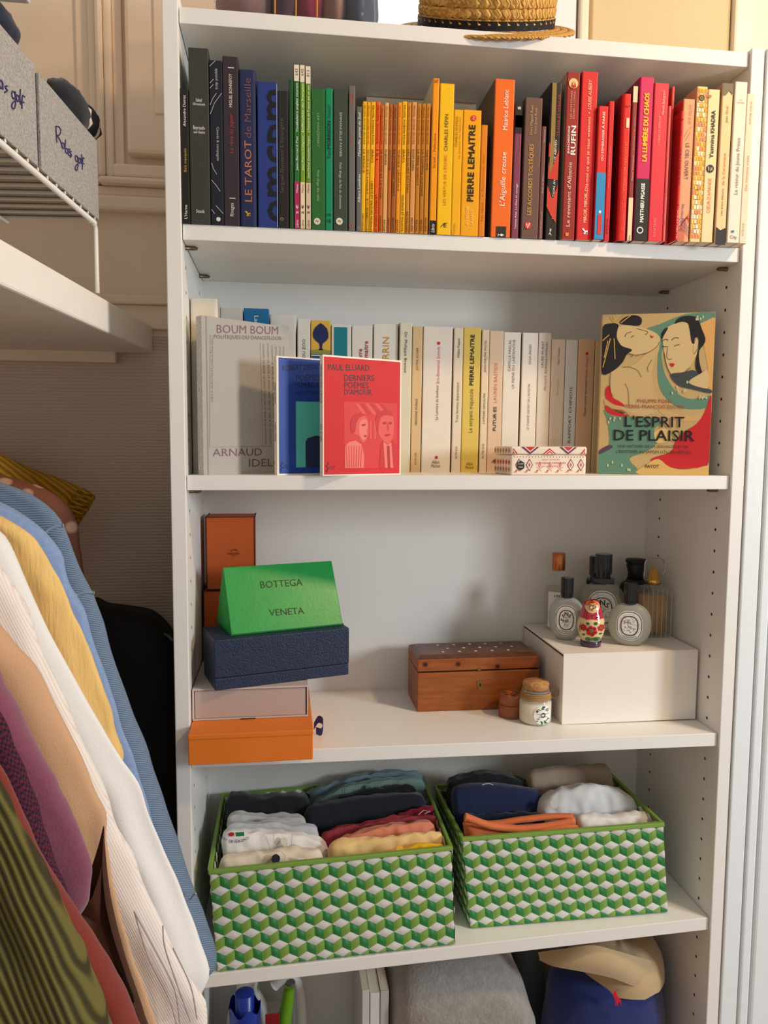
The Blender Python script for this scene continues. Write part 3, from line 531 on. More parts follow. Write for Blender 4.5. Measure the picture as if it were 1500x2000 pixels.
B1('4', 972, 1080, 222, (244, 212, 160), (190, 150, 118), 'cream arrow-banded spine with dark grey top and black foot', [('Une brève Histoire', 1310, 1590, (70, 50, 40), dict(hf=.18, shear=.25)), ('de la Céramique', 945, 1275, (210, 110, 70), dict(hf=.24)), ('Jean Girel', 462, 630, (110, 90, 70), dict(hf=.22)), ('8', 1780, 1830, (190, 70, 90), dict(d='h', L=.3))], group=G1, y=yr(1415), lean=RN,
   marks=[('poly', 0, 0, 0, (120, 108, 94), [(.02, 224), (.98, 224), (.98, 345), (.62, 300), (.28, 350), (.02, 350)]), ('poly', 0, 0, 0, (40, 38, 44), [(.02, 1705), (.45, 1740), (.98, 1710), (.98, 1890), (.02, 1890)])])
B1('4', 1098, 1224, 207, (240, 230, 212), (196, 176, 150), 'off-white book second from the right end of the row', [('Le retour du Jeune Prince', 785, 1370, (110, 106, 110), dict(hf=.27, xc=.5)), ('A. G.', 385, 402, GRY, dict(d='h', L=.25)), ('ROEMMERS', 415, 432, (160, 150, 140), dict(d='h', L=.62)), ('City', 1790, 1825, (90, 88, 90), dict(d='h', L=.55))], marks=[('rect', .42, 1752, .1, (90, 130, 150), .9)], group=G1, y=yr(1442), lean=RN)
B1('4', 1226, 1305, 332, (242, 224, 196), (214, 190, 160), 'cream book at the far right end of the colour-sorted row', [('SOPHIE CALLE', 410, 645, (150, 130, 110), dict(hf=.2, xc=.55)), ('Des histoires vraies', 968, 1330, (206, 140, 110), dict(hf=.3, xc=.5)), ('ACTES SUD', 1665, 1800, (150, 130, 110), dict(hf=.2, xc=.4))], group=G1, y=-0.019, lean=RN)

# two wide books kept upright behind the yellow booklets
for (u0, u1, vt, yy, col, tx, tu, tv, lab) in ((697, 905, 180, .205, (226, 196, 150), 'PALESTINE', 785, 189, 'wide cream album standing behind the yellow booklets'), (716, 930, 196, .168, (206, 186, 160), 'Tout Van Gommeren', 908, 202, 'wide grey-beige album just behind the yellow booklets')):
    xa, xb = ony(u0, vt, yy).x, ony(u1, vt, yy).x; zt = ony((u0 + u1) / 2, vt, yy).z
    t = thing('album', lab, 'book', ((xa + xb) / 2, yy, Z1))
    MB().box(xa, xb, yy, yy + .0015, Z1, zt).box(xa, xb, yy + .022, yy + .0235, Z1, zt).box(xa, xa + .0015, yy, yy + .0235, Z1, zt).build('cover', paper(col), t, bevel=.0004)
    MB().box(xa + .0015, xb - .002, yy + .0015, yy + .022, Z1, zt - .002).build('page_block', m_page, t)
    put_text(MB(), tx, ony(tu, tv, yy - .0004), (1, 0, 0), (0, 0, 1), .03, .003, center=True).build('cover_lettering', pcol((200, 110, 80)), t, fix=False)

# ---- second shelf row
def B2(*a, **k):
    k.setdefault('vmeas', 650); k.setdefault('y', .13); k.setdefault('lean', .008); k.setdefault('dep', .118); k.setdefault('group', 'white and cream books on the second shelf')
    return spine_book(2, *a, **k)
B2('A', 100, 268, 72, (232, 222, 204), (206, 196, 180), 'thick cream book at the left end with a large black C', [('C', 180, 220, BLK, dict(hf=.3, xc=.6))], y=.068, lean=.0, dep=.17, rnd=.004)
B2('A', 276, 420, 128, (214, 208, 200), (190, 184, 176), 'light grey-white book between the thick cream and the blue one', [('Anne', 222, 240, (80, 76, 72), dict(d='h', L=.34))], y=.112, lean=.0)
B2('A', 427, 580, 133, (34, 112, 160), (28, 96, 140), 'bright blue book standing out among the white ones', [('Lamirand', 178, 330, WHT, dict(d='d', hf=.17, xc=.5))], y=.112, lean=.0)
B2('A', 586, 742, 171, (226, 220, 212), (196, 190, 184), 'white book with a small 1938 near its top', [('1938', 250, 265, (90, 86, 82), dict(d='h', L=.2))], y=.122, lean=.003)
B2('A', 753, 832, 196, (232, 226, 216), (204, 198, 190), 'white book with dark capitals, left of the tree-illustrated spine', [('LA VISITE DU ZOO', 320, 560, (70, 66, 62), dict(hf=.22))], lean=.003)
B2('A', 835, 956, 206, (232, 188, 84), (200, 160, 70), 'book with an indigo tree on a golden sky', [('ZOULFA', 268, 288, WHT, dict(d='h', L=.66, bold=.01)), ('KATOUH', 291, 311, WHT, dict(d='h', L=.72, bold=.01))], lean=.003,
   marks=[('poly', 0, 0, 0, (38, 44, 92), [(.5, 222), (.66, 236), (.82, 256), (.88, 282), (.88, 312), (.76, 332), (.6, 346), (.56, 372), (.62, 388), (.4, 388), (.46, 372), (.42, 346), (.26, 332), (.12, 312), (.1, 284), (.18, 256), (.34, 236)]), ('poly', 0, 0, 0, (150, 150, 70), [(.02, 388), (.5, 382), (.98, 388), (.98, 412), (.02, 412)]), ('poly', 0, 0, 0, (40, 84, 140), [(.02, 412), (.98, 412), (.98, 450), (.02, 450)]), ('lines', 0, 0, 0, WHT, [[(.02, 420), (.98, 420)]], .001, 2), ('poly', 0, 0, 0, (40, 50, 110), [(.02, 450), (.98, 450), (.98, 900), (.02, 900)])])
B2('A', 961, 1081, 230, (232, 226, 216), (200, 196, 186), 'white book with a teal label carrying two lines of white lettering', [('La plus secrète mémoire', 268, 560, WHT, dict(hf=.13, xc=.42, shear=.2)), ('des hommes', 268, 365, WHT, dict(hf=.12, xc=.6, shear=.2))], marks=[('poly', 0, 0, 0, (26, 128, 142), [(.14, 248), (.8, 248), (.8, 700), (.14, 700)])], lean=.004)
B2('A', 1086, 1212, 238, (234, 226, 214), (204, 194, 182), 'off-white book with dark red author name in two lines', [('Pierre', 380, 470, (176, 44, 50), dict(hf=.2, xc=.4, bold=.02)), ('Lemaitre', 332, 470, (176, 44, 50), dict(hf=.2, xc=.68, bold=.02))], lean=.004)
B2('A', 1219, 1368, 227, (236, 230, 218), (206, 200, 190), 'white book with thin ochre capitals cut off by the red book', [('V. PERRIN', 308, 580, (214, 150, 60), dict(hf=.27, xc=.5))], lean=.005)
B2('B', 5, 94, 112, (232, 224, 198), (200, 192, 170), 'taller cream book whose dark lettering reads downwards', [('Dr Philippe Brenot', 183, 480, (80, 74, 62), dict(d='d', hf=.2, bold=.012))], y=.125)
B2('B', 98, 172, 140, (226, 196, 150), (196, 166, 124), 'tan narrow book immediately right of the taller cream one', [('JUSTINE AUGIER', 298, 465, (110, 84, 56), dict(hf=.2, shear=.25)), ('PERSONNE MORALE', 670, 865, (90, 68, 44), dict(hf=.2, shear=.25)), ('ACTES SUD', 1065, 1155, (90, 68, 44), dict(hf=.17))])
B2('B', 178, 392, 143, (240, 228, 214), (212, 198, 180), 'thick white book with two small red squares on its spine', [('La Lumière du bonheur', 570, 825, (80, 70, 64), dict(hf=.09, xc=.5)), ('Eric-Emmanuel Schmitt', 290, 558, (206, 90, 84), dict(hf=.1, xc=.52)), ('Albin', 1122, 1146, (110, 90, 76), dict(d='h', L=.26)), ('Michel', 1150, 1174, (110, 90, 76), dict(d='h', L=.3))], marks=[('rect', .52, 264, .045, (206, 44, 48), 1), ('rect', .52, 1100, .045, (206, 44, 48), 1)])
B2('B', 402, 470, 152, (236, 220, 196), (190, 160, 126), 'narrow cream book between thick white and yellow ones', [('Hélène Frappat', 228, 368, (90, 76, 60), dict(hf=.24, bold=.01)), ('Trois femmes disparaissent', 550, 845, (100, 86, 70), dict(hf=.26)), ('ACTES SUD', 1020, 1110, (90, 76, 60), dict(hf=.2))])
B2('B', 473, 600, 150, (228, 200, 104), (196, 166, 80), 'pale yellow book with bold black author name', [('PIERRE LEMAITRE', 202, 572, (40, 34, 26), dict(hf=.22, bold=.03)), ('Le serpent majuscule', 600, 918, (120, 104, 60), dict(hf=.22)), ('Albin', 1136, 1158, (120, 90, 40), dict(d='h', L=.38)), ('Michel', 1162, 1184, (120, 90, 40), dict(d='h', L=.46))])
B2('B', 608, 661, 166, (236, 216, 186), (196, 170, 136), 'narrow pale cream book just right of the yellow one', [('JEAN-PHILIPPE POSTEL', 240, 480, (110, 90, 70), dict(hf=.28, shear=.25)), ("L'AFFAIRE ARNOLFINI", 630, 855, (100, 80, 60), dict(hf=.28, shear=.25)), ('ACTES SUD', 1000, 1110, (90, 76, 60), dict(hf=.26, shear=.2))])
B2('B', 664, 766, 174, (230, 200, 170), (196, 160, 130), 'peach book lettered in salmon and bold dark green', [('LAUREN BASTIDE', 408, 700, (214, 140, 120), dict(hf=.22)), ('FUTUR·ES', 730, 905, (50, 70, 74), dict(hf=.22, bold=.03)), ('Æ', 1115, 1142, BLK, dict(d='h', L=.4, shear=.2))])
B2('B', 768, 893, 184, (236, 226, 212), (206, 192, 176), 'white book with two parallel lines of thin capitals, left of the pair', [('CAMILLE PASCAL', 238, 470, (110, 104, 100), dict(hf=.14, xc=.36)), ('LA REINE DU LABYRINTHE', 238, 596, (130, 124, 120), dict(hf=.14, xc=.6))])
B2('B', 905, 1020, 188, (240, 230, 216), (186, 160, 130), 'white book with a single thin line of italic capitals', [('GIULIA ENDERS', 272, 420, (120, 110, 100), dict(hf=.14, shear=.2)), ("LE CHARME DISCRET DE L'INTESTIN", 562, 900, (120, 108, 98), dict(hf=.13, shear=.2))])
B2('B', 1024, 1117, 188, (238, 226, 212), (200, 180, 160), 'white book with two lines of thin capitals near the middle', [('LAURE MURAT', 250, 442, (110, 104, 100), dict(hf=.18, xc=.32)), ('PROUST, ROMAN FAMILIAL', 250, 608, (140, 130, 124), dict(hf=.16, xc=.62))])
B2('B', 1121, 1222, 236, (238, 218, 198), (206, 180, 156), 'shorter cream book above the patterned tin', [('Claire Touzard', 300, 425, (120, 100, 84), dict(hf=.14)), ('Sans alcool', 520, 650, (220, 196, 176), dict(hf=.16))])
B2('B', 1226, 1314, 238, (226, 226, 220), (196, 196, 192), 'bluish-white book with large widely spaced serif capitals', [('RAPPORT CHINOIS', 585, 995, (90, 90, 90), dict(hf=.24))])
B2('B', 1318, 1438, 234, (228, 192, 160), (196, 156, 126), 'peach-tan book with one red square, right before the illustrated cover', [('Penser contre soi-même', 535, 795, (110, 80, 60), dict(hf=.15)), ('Nathan Devers', 362, 525, (206, 90, 70), dict(hf=.15))], marks=[('rect', .5, 340, .075, (206, 44, 48), 1)])
B2('B', 1442, 1500, 250, (226, 204, 164), (196, 170, 130), 'cream book half hidden behind the illustrated cover')

# ---- books turned cover outwards
def cover_book(label, P0, P1, h, th, front, spine, name='book', pages=None, border=None):
    """front cover from P0 to P1 (bottom edge, left to right), spine on the left"""
    d = V((P1[0] - P0[0], P1[1] - P0[1], 0)); w = d.length; ang = math.atan2(d.y, d.x)
    t = thing(name, label, 'book', (P0[0], P0[1], Z2), ang)
    cth = 0.0007
    MB().box(0, w, 0, cth, 0, h, 0).box(0, w, th - cth, th, 0, h, 0).build('cover', front, t, local=True, bevel=.0002, segs=1)
    MB().box(-0.0006, 0.0004, 0, th, 0, h).build('spine', spine, t, local=True, bevel=.0003, segs=1)
    MB().box(0.0005, w - 0.0012, cth, th - cth, 0.0005, h - 0.0005).build('page_block', pages or m_page, t, local=True)
    return t, w
def crop_pt(cr, X, Y): ox, oy, sc = CR[cr]; return ox + X * sc, oy + Y * sc

# grey linen book
m_linen = wave_mat('grey_linen_cloth', (206, 202, 196), (182, 178, 172), 420, 'X', 0.7, 0.5, 3.0)
t, w = cover_book('tall grey linen-bound book facing out at the left end of the second shelf', (0.0215, 0.0165), (0.135, 0.096), 0.2075, 0.014, m_linen, m_linen)
hB = homog([(165, 218), (657, 275), (590 + 40, 1148), (185, 1150)], [(0, .2075), (w, .2075), (w, 0), (0, 0)])
cv = lambda X, Y, k=1: (lambda q: V((q[0], -0.0002 - 0.0001 * k, q[1])))(hB(X, Y))
def ctext(cvf, s, X0, X1, Yc, H, rgb, parent, bold=0.0, shear=0.0, vert=None, name='cover_lettering', spacing=1.0):
    """text between two photo points on a cover"""
    if vert is None:
        a, b = cvf(X0, Yc), cvf(X1, Yc); up = (cvf(X0, Yc - 50) - a)
        hh = (cvf((X0 + X1) / 2, Yc - H / 2) - cvf((X0 + X1) / 2, Yc + H / 2)).length
    else:
        a, b = cvf(vert, X0), cvf(vert, X1); hh = (cvf(vert - H / 2, X0) - cvf(vert + H / 2, X0)).length
        r = b - a; up = V((-r.z, 0, r.x))
    put_text(MB(), s, a, b - a, up, (b - a).length, hh, bold, shear, spacing=spacing).build(name, pcol(rgb), parent, local=True, fix=False)
PUR = (120, 84, 100)
ctext(cv, 'BOUM BOUM', 248, 592, 300, 52, PUR, t); ctext(cv, 'POLITIQUES DU DANCEFLOOR', 232, 610, 350, 24, PUR, t)
ctext(cv, 'ARNAUD', 228, 485, 1028, 42, PUR, t); ctext(cv, 'IDELON', 415, 640, 1088, 42, PUR, t)
ctext(cv, 'préface de Geoffroy Huard & publiée de Florian Gaité', 745, 360, 0, 13, (140, 130, 130), t, vert=222)
for X, a, b in ((505, 980, 390), (530, 985, 385), (553, 985, 395), (575, 990, 400), (598, 990, 400), (618, 985, 400)):
    ctext(cv, 'politiques de la fête et des nuits, corps et danse en commun', a, b, 0, 11, (130, 112, 96), t, vert=X)
mb = MB()
for pts in ([(210, 347), (630, 352)], [(225, 998), (640, 998)], [(490, 380), (490, 998)], [(212, 335), (212, 1000)]): stroke2(mb, [hB(*p) for p in pts], .0005, lambda a, b: V((a, -.0004, b)))
mb.build('cover_rules', pcol((150, 140, 136)), t, local=True, fix=False)
MB().box(0.006, 0.0075, -0.0006, 0.0003, 0.0, 0.2075).build('joint_groove', pcol((150, 146, 140)), t, local=True)
# blue and red poetry books
m_wc = paper((240, 232, 218)); m_bl = paper((36, 72, 158), .45); m_rd = paper((208, 24, 18), .55)
tb, wbk = cover_book('blue poetry book with white edge, half hidden behind the red one', (0.1178, 0.0140), (0.218, 0.058), 0.1575, 0.0085, m_wc, m_wc)
hBl = homog([(630, 432), (1150, 478), (1128, 1150), (634, 1155)], [(0, .1575), (wbk, .1575), (wbk, 0), (0, 0)])
cb = lambda X, Y, k=1: (lambda q: V((q[0], -0.0002 - 0.0001 * k, q[1])))(hBl(X, Y))
MB().box(.0025, wbk - .0025, -.0002, .0003, .002, .1555).build('cover_print', m_bl, tb, local=True)
ctext(cb, 'ROBERT DESNOS', 670, 960, 510, 34, BLK, tb); ctext(cb, 'POÈMES', 768, 940, 574, 34, BLK, tb); ctext(cb, 'DE', 768, 792, 609, 18, BLK, tb); ctext(cb, 'MINUIT', 806, 960, 618, 34, BLK, tb); ctext(cb, 'INÉDITS 1936-1940', 768, 950, 668, 20, BLK, tb)
mb = MB(); flat_poly(mb, [(765, 718), (1110, 730), (1100, 1110), (763, 1110)], lambda X, Y: cb(X, Y, 2)); mb.build('cover_print', pcol((96, 200, 190)), tb, local=True, fix=False)
mb = MB(); flat_poly(mb, [(830, 1110), (830, 960), (845, 940), (900, 925), (980, 930), (1090, 1000), (1100, 1110)], lambda X, Y: cb(X, Y, 3)); mb.build('cover_print', pcol((40, 52, 92)), tb, local=True, fix=False)
def squiggle(cvf, X, Y, h, w_, parent, k=2):
    mb = MB(); stroke2(mb, [(lambda q: (q.x, q.z))(cvf(X + w_ * math.sin(i * 1.05), Y - h / 2 + h * i / 12)) for i in range(13)], .0012, lambda a, b: V((a, -.0006, b))); mb.build('cover_emblem', pcol(BLK), parent, local=True, fix=False)
squiggle(cb, 663, 1105, 54, 7, tb); ctext(cb, 'COLLECTION', 676, 708, 1100, 8, BLK, tb); ctext(cb, 'POÉSIE', 676, 700, 1112, 8, BLK, tb)
def spine_side_text(parent, s, z0, z1, yc, H): put_text(MB(), s, (-0.0011, yc, z1), (0, 0, -1), (0, -1, 0), z1 - z0, H, .02).build('spine_lettering', pcol(BLK), parent, local=True, fix=False)
spine_side_text(tb, 'POÈMES DE MINUIT', .095, .122, .004, .003); spine_side_text(tb, 'ROBERT DESNOS', .045, .07, .004, .003)
trd, wrd = cover_book('red poetry book facing out with a pale printed photograph of two people', (0.1775, -0.0110), (0.2885, 0.0400), 0.1575, 0.0085, m_wc, m_wc)
hR = homog([(910, 452), (1432, 480), (1412, 1150), (912, 1158)], [(0, .1575), (wrd, .1575), (wrd, 0), (0, 0)])
cr_ = lambda X, Y, k=1: (lambda q: V((q[0], -0.0002 - 0.00012 * k, q[1])))(hR(X, Y))
MB().box(.0012, wrd - .0022, -.0002, .0003, .0018, .1552).build('cover_print', m_rd, trd, local=True)
ctext(cr_, 'PAUL ELUARD', 942, 1214, 527, 36, BLK, trd, .008); ctext(cr_, 'DERNIERS', 1048, 1246, 588, 36, BLK, trd, .008); ctext(cr_, 'POÈMES', 1048, 1208, 632, 34, BLK, trd, .008); ctext(cr_, "D'AMOUR", 1048, 1230, 672, 32, BLK, trd, .008)
squiggle(cr_, 938, 1108, 56, 7, trd); ctext(cr_, 'COLLECTION', 952, 990, 1104, 8, BLK, trd); ctext(cr_, 'POÉSIE', 952, 984, 1115, 8, BLK, trd)
P_ = dict(a=(216, 48, 38), b=(228, 92, 76), c=(236, 126, 110), d=(200, 28, 22), e=(172, 24, 22))
def rp(pts, col, k, sm=True):
    mb = MB(); flat_poly(mb, smooth_closed(pts, 3) if sm else pts, lambda X, Y: cr_(X, Y, k)); mb.build('cover_photograph', pcol(P_[col]), trd, local=True, fix=False)
rp([(1045, 728), (1396, 738), (1388, 1112), (1048, 1114)], 'a', 1, False)
for i in range(6): rp([(1120 + 32 * i, 740), (1140 + 32 * i, 740), (1190 + 34 * i, 800), (1172 + 34 * i, 806)], 'd' if i % 2 else 'b', 2, False)
for i in range(5): rp([(1200 + 14 * i, 840), (1211 + 14 * i, 840), (1211 + 14 * i, 945), (1200 + 14 * i, 945)], 'b' if i % 2 else 'a', 2, False)
rp([(1090, 870), (1100, 826), (1140, 806), (1180, 812), (1200, 834), (1204, 880), (1200, 920), (1188, 955), (1165, 966), (1150, 950), (1140, 930), (1110, 915), (1092, 905)], 'b', 3)   # head
rp([(1086, 880), (1098, 822), (1140, 796), (1185, 806), (1150, 822), (1128, 850), (1118, 900), (1100, 916)], 'd', 4)
rp([(1150, 840), (1192, 836), (1200, 880), (1202, 900), (1190, 940), (1160, 950), (1140, 900)], 'c', 5)
rp([(1160, 862), (1184, 858), (1182, 868), (1162, 872)], 'e', 6); rp([(1172, 928), (1192, 922), (1186, 936)], 'e', 6); rp([(1198, 880), (1206, 906), (1194, 908)], 'b', 6)
rp([(1050, 1112), (1050, 990), (1075, 965), (1120, 955), (1160, 980), (1174, 1040), (1172, 1112)], 'c', 4, False)
for i in range(7): rp([(1056 + 17 * i, 985), (1060 + 17 * i, 985), (1068 + 14 * i, 1108), (1062 + 14 * i, 1108)], 'a', 5, False)
rp([(1252, 860), (1262, 812), (1300, 784), (1344, 786), (1368, 820), (1372, 880), (1362, 940), (1330, 976), (1300, 956), (1272, 920)], 'b', 3)
rp([(1250, 860), (1260, 806), (1300, 780), (1345, 782), (1366, 812), (1330, 806), (1288, 820), (1272, 870), (1268, 910)], 'd', 4)
rp([(1300, 850), (1322, 846), (1320, 858), (1302, 860)], 'e', 5); rp([(1340, 846), (1360, 850), (1356, 860), (1340, 858)], 'e', 5); rp([(1330, 850), (1340, 890), (1326, 896)], 'a', 5); rp([(1312, 920), (1344, 916), (1340, 926), (1316, 930)], 'e', 5)
rp([(1270, 1112), (1282, 980), (1300, 955), (1330, 976), (1362, 950), (1386, 990), (1388, 1112)], 'd', 4, False)
rp([(1300, 960), (1328, 980), (1352, 962), (1362, 1112), (1310, 1112)], 'c', 5, False); rp([(1322, 985), (1340, 985), (1344, 1112), (1326, 1112)], 'e', 6, False)
spine_side_text(trd, "DERNIERS POÈMES D'AMOUR", .095, .145, .004, .003); spine_side_text(trd, 'PAUL ELUARD', .045, .068, .004, .003)

# illustrated book at the right
m_il = paper((208, 180, 126), .4)
te, we = cover_book('large illustrated book facing out at the right, woodblock-style couple in teal and red', (0.5906, 0.070), (0.738, 0.020), 0.2330, 0.022, m_il, paper((206, 180, 140)))
hE = homog([(330, 115), (1265, 75), (1218, 1432), (300, 1430)], [(0, .233), (we, .233), (we, 0), (0, 0)])
def ep(pts, rgb, k, sm=True, n=3):
    q = smooth_closed(pts, n) if sm else pts; mb = MB()
    def to3(X, Y): a, b = hE(X, Y); return V((min(max(a, .0003), we - .0003), -.0002 - .00012 * k, min(max(b, .0003), .2327)))
    flat_poly(mb, q, to3); mb.build('cover_print', pcol(rgb, .42), te, local=True, fix=False)
def es(pts, rgb, k, wd=.0006, sm=True):
    mb = MB(); stroke2(mb, [hE(*p) for p in (smooth_open(pts, 4) if sm else pts)], wd, lambda a, b: V((min(max(a, .0003), we - .0003), -.0002 - .00012 * k, b))); mb.build('cover_print', pcol(rgb, .42), te, local=True, fix=False)
TEAL, SKIN, SKIN2, REDC, HAIR, LINE = (104, 142, 122), (212, 184, 132), (218, 192, 142), (206, 50, 54), (38, 34, 36), (84, 62, 44)
ep([(330, 115), (1265, 75), (1218, 1432), (300, 1430)], (202, 174, 122), 0, False)
ep([(690, 225), (800, 185), (900, 140), (1010, 100), (1140, 82), (1262, 78), (1262, 140), (1150, 190), (1000, 200), (880, 240), (850, 330), (820, 420), (830, 520), (860, 620), (960, 760), (1080, 800), (1236, 770), (1235, 860), (1100, 885), (960, 870), (860, 800), (800, 700), (785, 560), (790, 400), (790, 300), (740, 240)], TEAL, 1)
ep([(1120, 200), (1190, 150), (1262, 130), (1256, 320), (1250, 560), (1236, 760), (1215, 720), (1200, 520), (1160, 330)], (226, 178, 110), 2)
ep([(700, 300), (780, 330), (800, 380), (770, 480), (745, 570), (760, 700), (800, 800), (880, 900), (1040, 940), (1180, 900), (1235, 860), (1230, 950), (1080, 985), (900, 970), (800, 900), (730, 780), (720, 560), (740, 430)], (214, 178, 122), 2)
ep([(405, 560), (560, 540), (700, 420), (790, 340), (760, 460), (735, 620), (740, 760), (800, 880), (700, 940), (560, 950), (430, 860), (398, 730)], SKIN, 3)
ep([(395, 700), (360, 725), (362, 800), (420, 850), (520, 870), (480, 830), (415, 790)], REDC, 4); ep([(360, 860), (365, 910), (440, 945), (560, 950), (500, 900), (420, 890)], REDC, 4)
ep([(356, 810), (440, 860), (600, 930), (640, 950), (540, 945), (420, 900), (355, 860)], (206, 170, 116), 4)
ep([(345, 900), (420, 950), (560, 955), (760, 960), (820, 1000), (760, 1060), (800, 1150), (700, 1240), (560, 1300), (640, 1400), (600, 1432), (300, 1430), (305, 1280), (390, 1200), (380, 1010)], TEAL, 3)
ep([(302, 1240), (390, 1190), (420, 1210), (306, 1270)], (90, 72, 92), 4)
ep([(1235, 780), (1190, 880), (1120, 1000), (1000, 1080), (940, 1150), (900, 1240), (760, 1290), (740, 1320), (830, 1340), (960, 1380), (1100, 1370), (1222, 1320)], REDC, 3)
ep([(640, 1432), (700, 1350), (800, 1300), (900, 1370), (1060, 1385), (1220, 1350), (1219, 1432)], (222, 186, 116), 4)
# woman's head, tilted back
ep([(450, 230), (500, 200), (600, 205), (720, 235), (790, 275), (805, 320), (790, 370), (700, 420), (600, 440), (540, 420), (480, 360), (448, 300)], SKIN2, 5)
ep([(330, 220), (400, 185), (460, 195), (450, 250), (450, 310), (490, 370), (575, 400), (530, 440), (500, 500), (430, 570), (330, 605), (326, 420)], HAIR, 6)
ep([(470, 180), (520, 130), (600, 115), (650, 140), (640, 195), (560, 200)], HAIR, 6)
for a, b in (((395, 130), (430, 180)), ((420, 125), (440, 180)), ((480, 180), (560, 118)), ((440, 175), (520, 112)), ((330, 330), (385, 280)), ((335, 550), (395, 310)), ((435, 480), (425, 310)), ((345, 470), (375, 330))): es([a, b], (214, 178, 96), 7, .0012, False)
es([(515, 295), (530, 265), (570, 252)], LINE, 7, .0008); es([(565, 300), (580, 288), (590, 284)], LINE, 7, .001); es([(610, 225), (640, 232), (700, 250), (690, 272), (678, 268)], LINE, 7); ep([(722, 275), (735, 285), (755, 285), (740, 300), (728, 298)], REDC, 7)
es([(800, 330), (780, 370), (700, 425), (600, 450)], LINE, 7); es([(530, 440), (590, 440), (560, 460)], LINE, 7); es([(500, 545), (560, 545), (620, 570), (655, 625)], LINE, 7); es([(520, 680), (545, 740), (552, 860)], LINE, 7); es([(405, 560), (395, 720), (420, 790)], LINE, 7); es([(740, 480), (705, 540), (708, 580)], LINE, 7)
# man's head
ep([(820, 270), (850, 220), (920, 180), (1000, 165), (1060, 200), (1080, 290), (1110, 330), (1120, 400), (1090, 470), (1040, 540), (960, 610), (900, 600), (860, 520), (840, 420), (828, 340)], SKIN2, 5)
ep([(815, 270), (840, 225), (870, 215), (835, 280), (822, 310)], HAIR, 6); ep([(925, 180), (960, 130), (1040, 112), (1110, 130), (1150, 220), (1180, 300), (1165, 350), (1130, 400), (1130, 480), (1150, 560), (1160, 600), (1130, 600), (1100, 530), (1110, 430), (1125, 340), (1070, 340), (1050, 240), (1030, 170), (980, 160)], HAIR, 6)
ep([(1085, 340), (1095, 295), (1120, 300), (1120, 370), (1090, 430), (1080, 400)], SKIN2, 7); es([(1085, 345), (1100, 300), (1122, 310), (1115, 380), (1088, 425)], LINE, 8)
es([(820, 325), (850, 308), (872, 318)], LINE, 8, .001); es([(898, 315), (930, 295), (960, 298)], LINE, 8, .001); es([(825, 365), (850, 372), (870, 368)], LINE, 8, .0009); es([(922, 365), (945, 355), (968, 352)], LINE, 8, .0009); es([(868, 380), (862, 450), (880, 475), (905, 470)], LINE, 8); ep([(885, 512), (905, 505), (928, 515), (905, 540)], REDC, 8); es([(840, 420), (860, 520), (900, 600), (960, 612), (1060, 540)], LINE, 8)
ep([(890, 600), (1000, 580), (1080, 560), (1130, 600), (1080, 640), (1120, 700), (1230, 720), (1225, 750), (1080, 720), (960, 690)], (70, 76, 76), 6); ep([(1060, 640), (1140, 590), (1200, 560), (1210, 700), (1130, 700), (1050, 670)], SKIN2, 8)
for i in range(26):
    r_ = random.Random(i); X, Y = [(r_.uniform(830, 1040), r_.uniform(660, 760)), (r_.uniform(1090, 1200), r_.uniform(770, 810)), (r_.uniform(380, 600), r_.uniform(1320, 1420)), (r_.uniform(385, 480), r_.uniform(960, 1010)), (r_.uniform(1090, 1180), r_.uniform(110, 150))][i % 5]
    ep(ell(X, Y, 8, 14, 6), (206, 200, 160), 9, False)
ep([(770, 1070), (850, 1045), (900, 1090), (890, 1150), (790, 1170), (765, 1120)], (226, 196, 130), 5)
ce = lambda X, Y: (lambda q: V((q[0], -.0016, q[1])))(hE(X, Y))
ctext(ce, 'PHILIPPE PONS', 622, 902, 822, 30, (160, 70, 50), te); ctext(ce, 'PIERRE-FRANÇOIS SOUYRI', 524, 1005, 868, 30, (160, 70, 50), te)
ctext(ce, "L'ESPRIT", 520, 1010, 992, 88, (34, 32, 34), te, .012); ctext(ce, 'DE PLAISIR', 430, 1095, 1105, 88, (34, 32, 34), te, .012)
ctext(ce, 'UNE HISTOIRE DE LA SEXUALITÉ ET DE', 462, 1045, 1197, 22, (60, 50, 48), te); ctext(ce, "L'ÉROTISME AU JAPON (17e-20e SIÈCLE)", 450, 1065, 1242, 24, (60, 50, 48), te); ctext(ce, 'PAYOT', 690, 805, 1362, 28, (50, 40, 30), te, .01)
# ------------------------------------------------------------------ patterned tin on the second shelf
def frame_map(P0, P1):
    d = V((P1[0] - P0[0], P1[1] - P0[1], 0)); return d.length, math.atan2(d.y, d.x)
w, ang = frame_map((0.440, 0.0166), (0.5535, 0.0240))
t = thing('patterned_tin', 'small white tin box with red and purple zigzag pattern', 'tin box', (0.440, 0.0166, Z2), ang)
TH, TD = 0.0405, 0.068
m_tin = paper((236, 222, 204), .35)
MB().box(0, w, 0, TD, 0, TH * .70).build('box_body', m_tin, t, local=True, bevel=.003, segs=3)
ld = MB().box(-.0006, w + .0006, -.0006, TD + .0006, TH * .71, TH).build('lid', m_tin, t, local=True, bevel=.003, segs=3)
def rh(mb, x, z, rx, rz, y, m=0): mb.add([(x, y, z - rz), (x + rx, y, z), (x, y, z + rz), (x - rx, y, z)], [[0, 1, 2, 3]], m)
PR, PP, PK = pcol((200, 48, 44)), pcol((110, 40, 90)), pcol((224, 150, 140))
mb = MB(); y0 = -.0011
zt0, zt1 = TH * .74, TH * .985
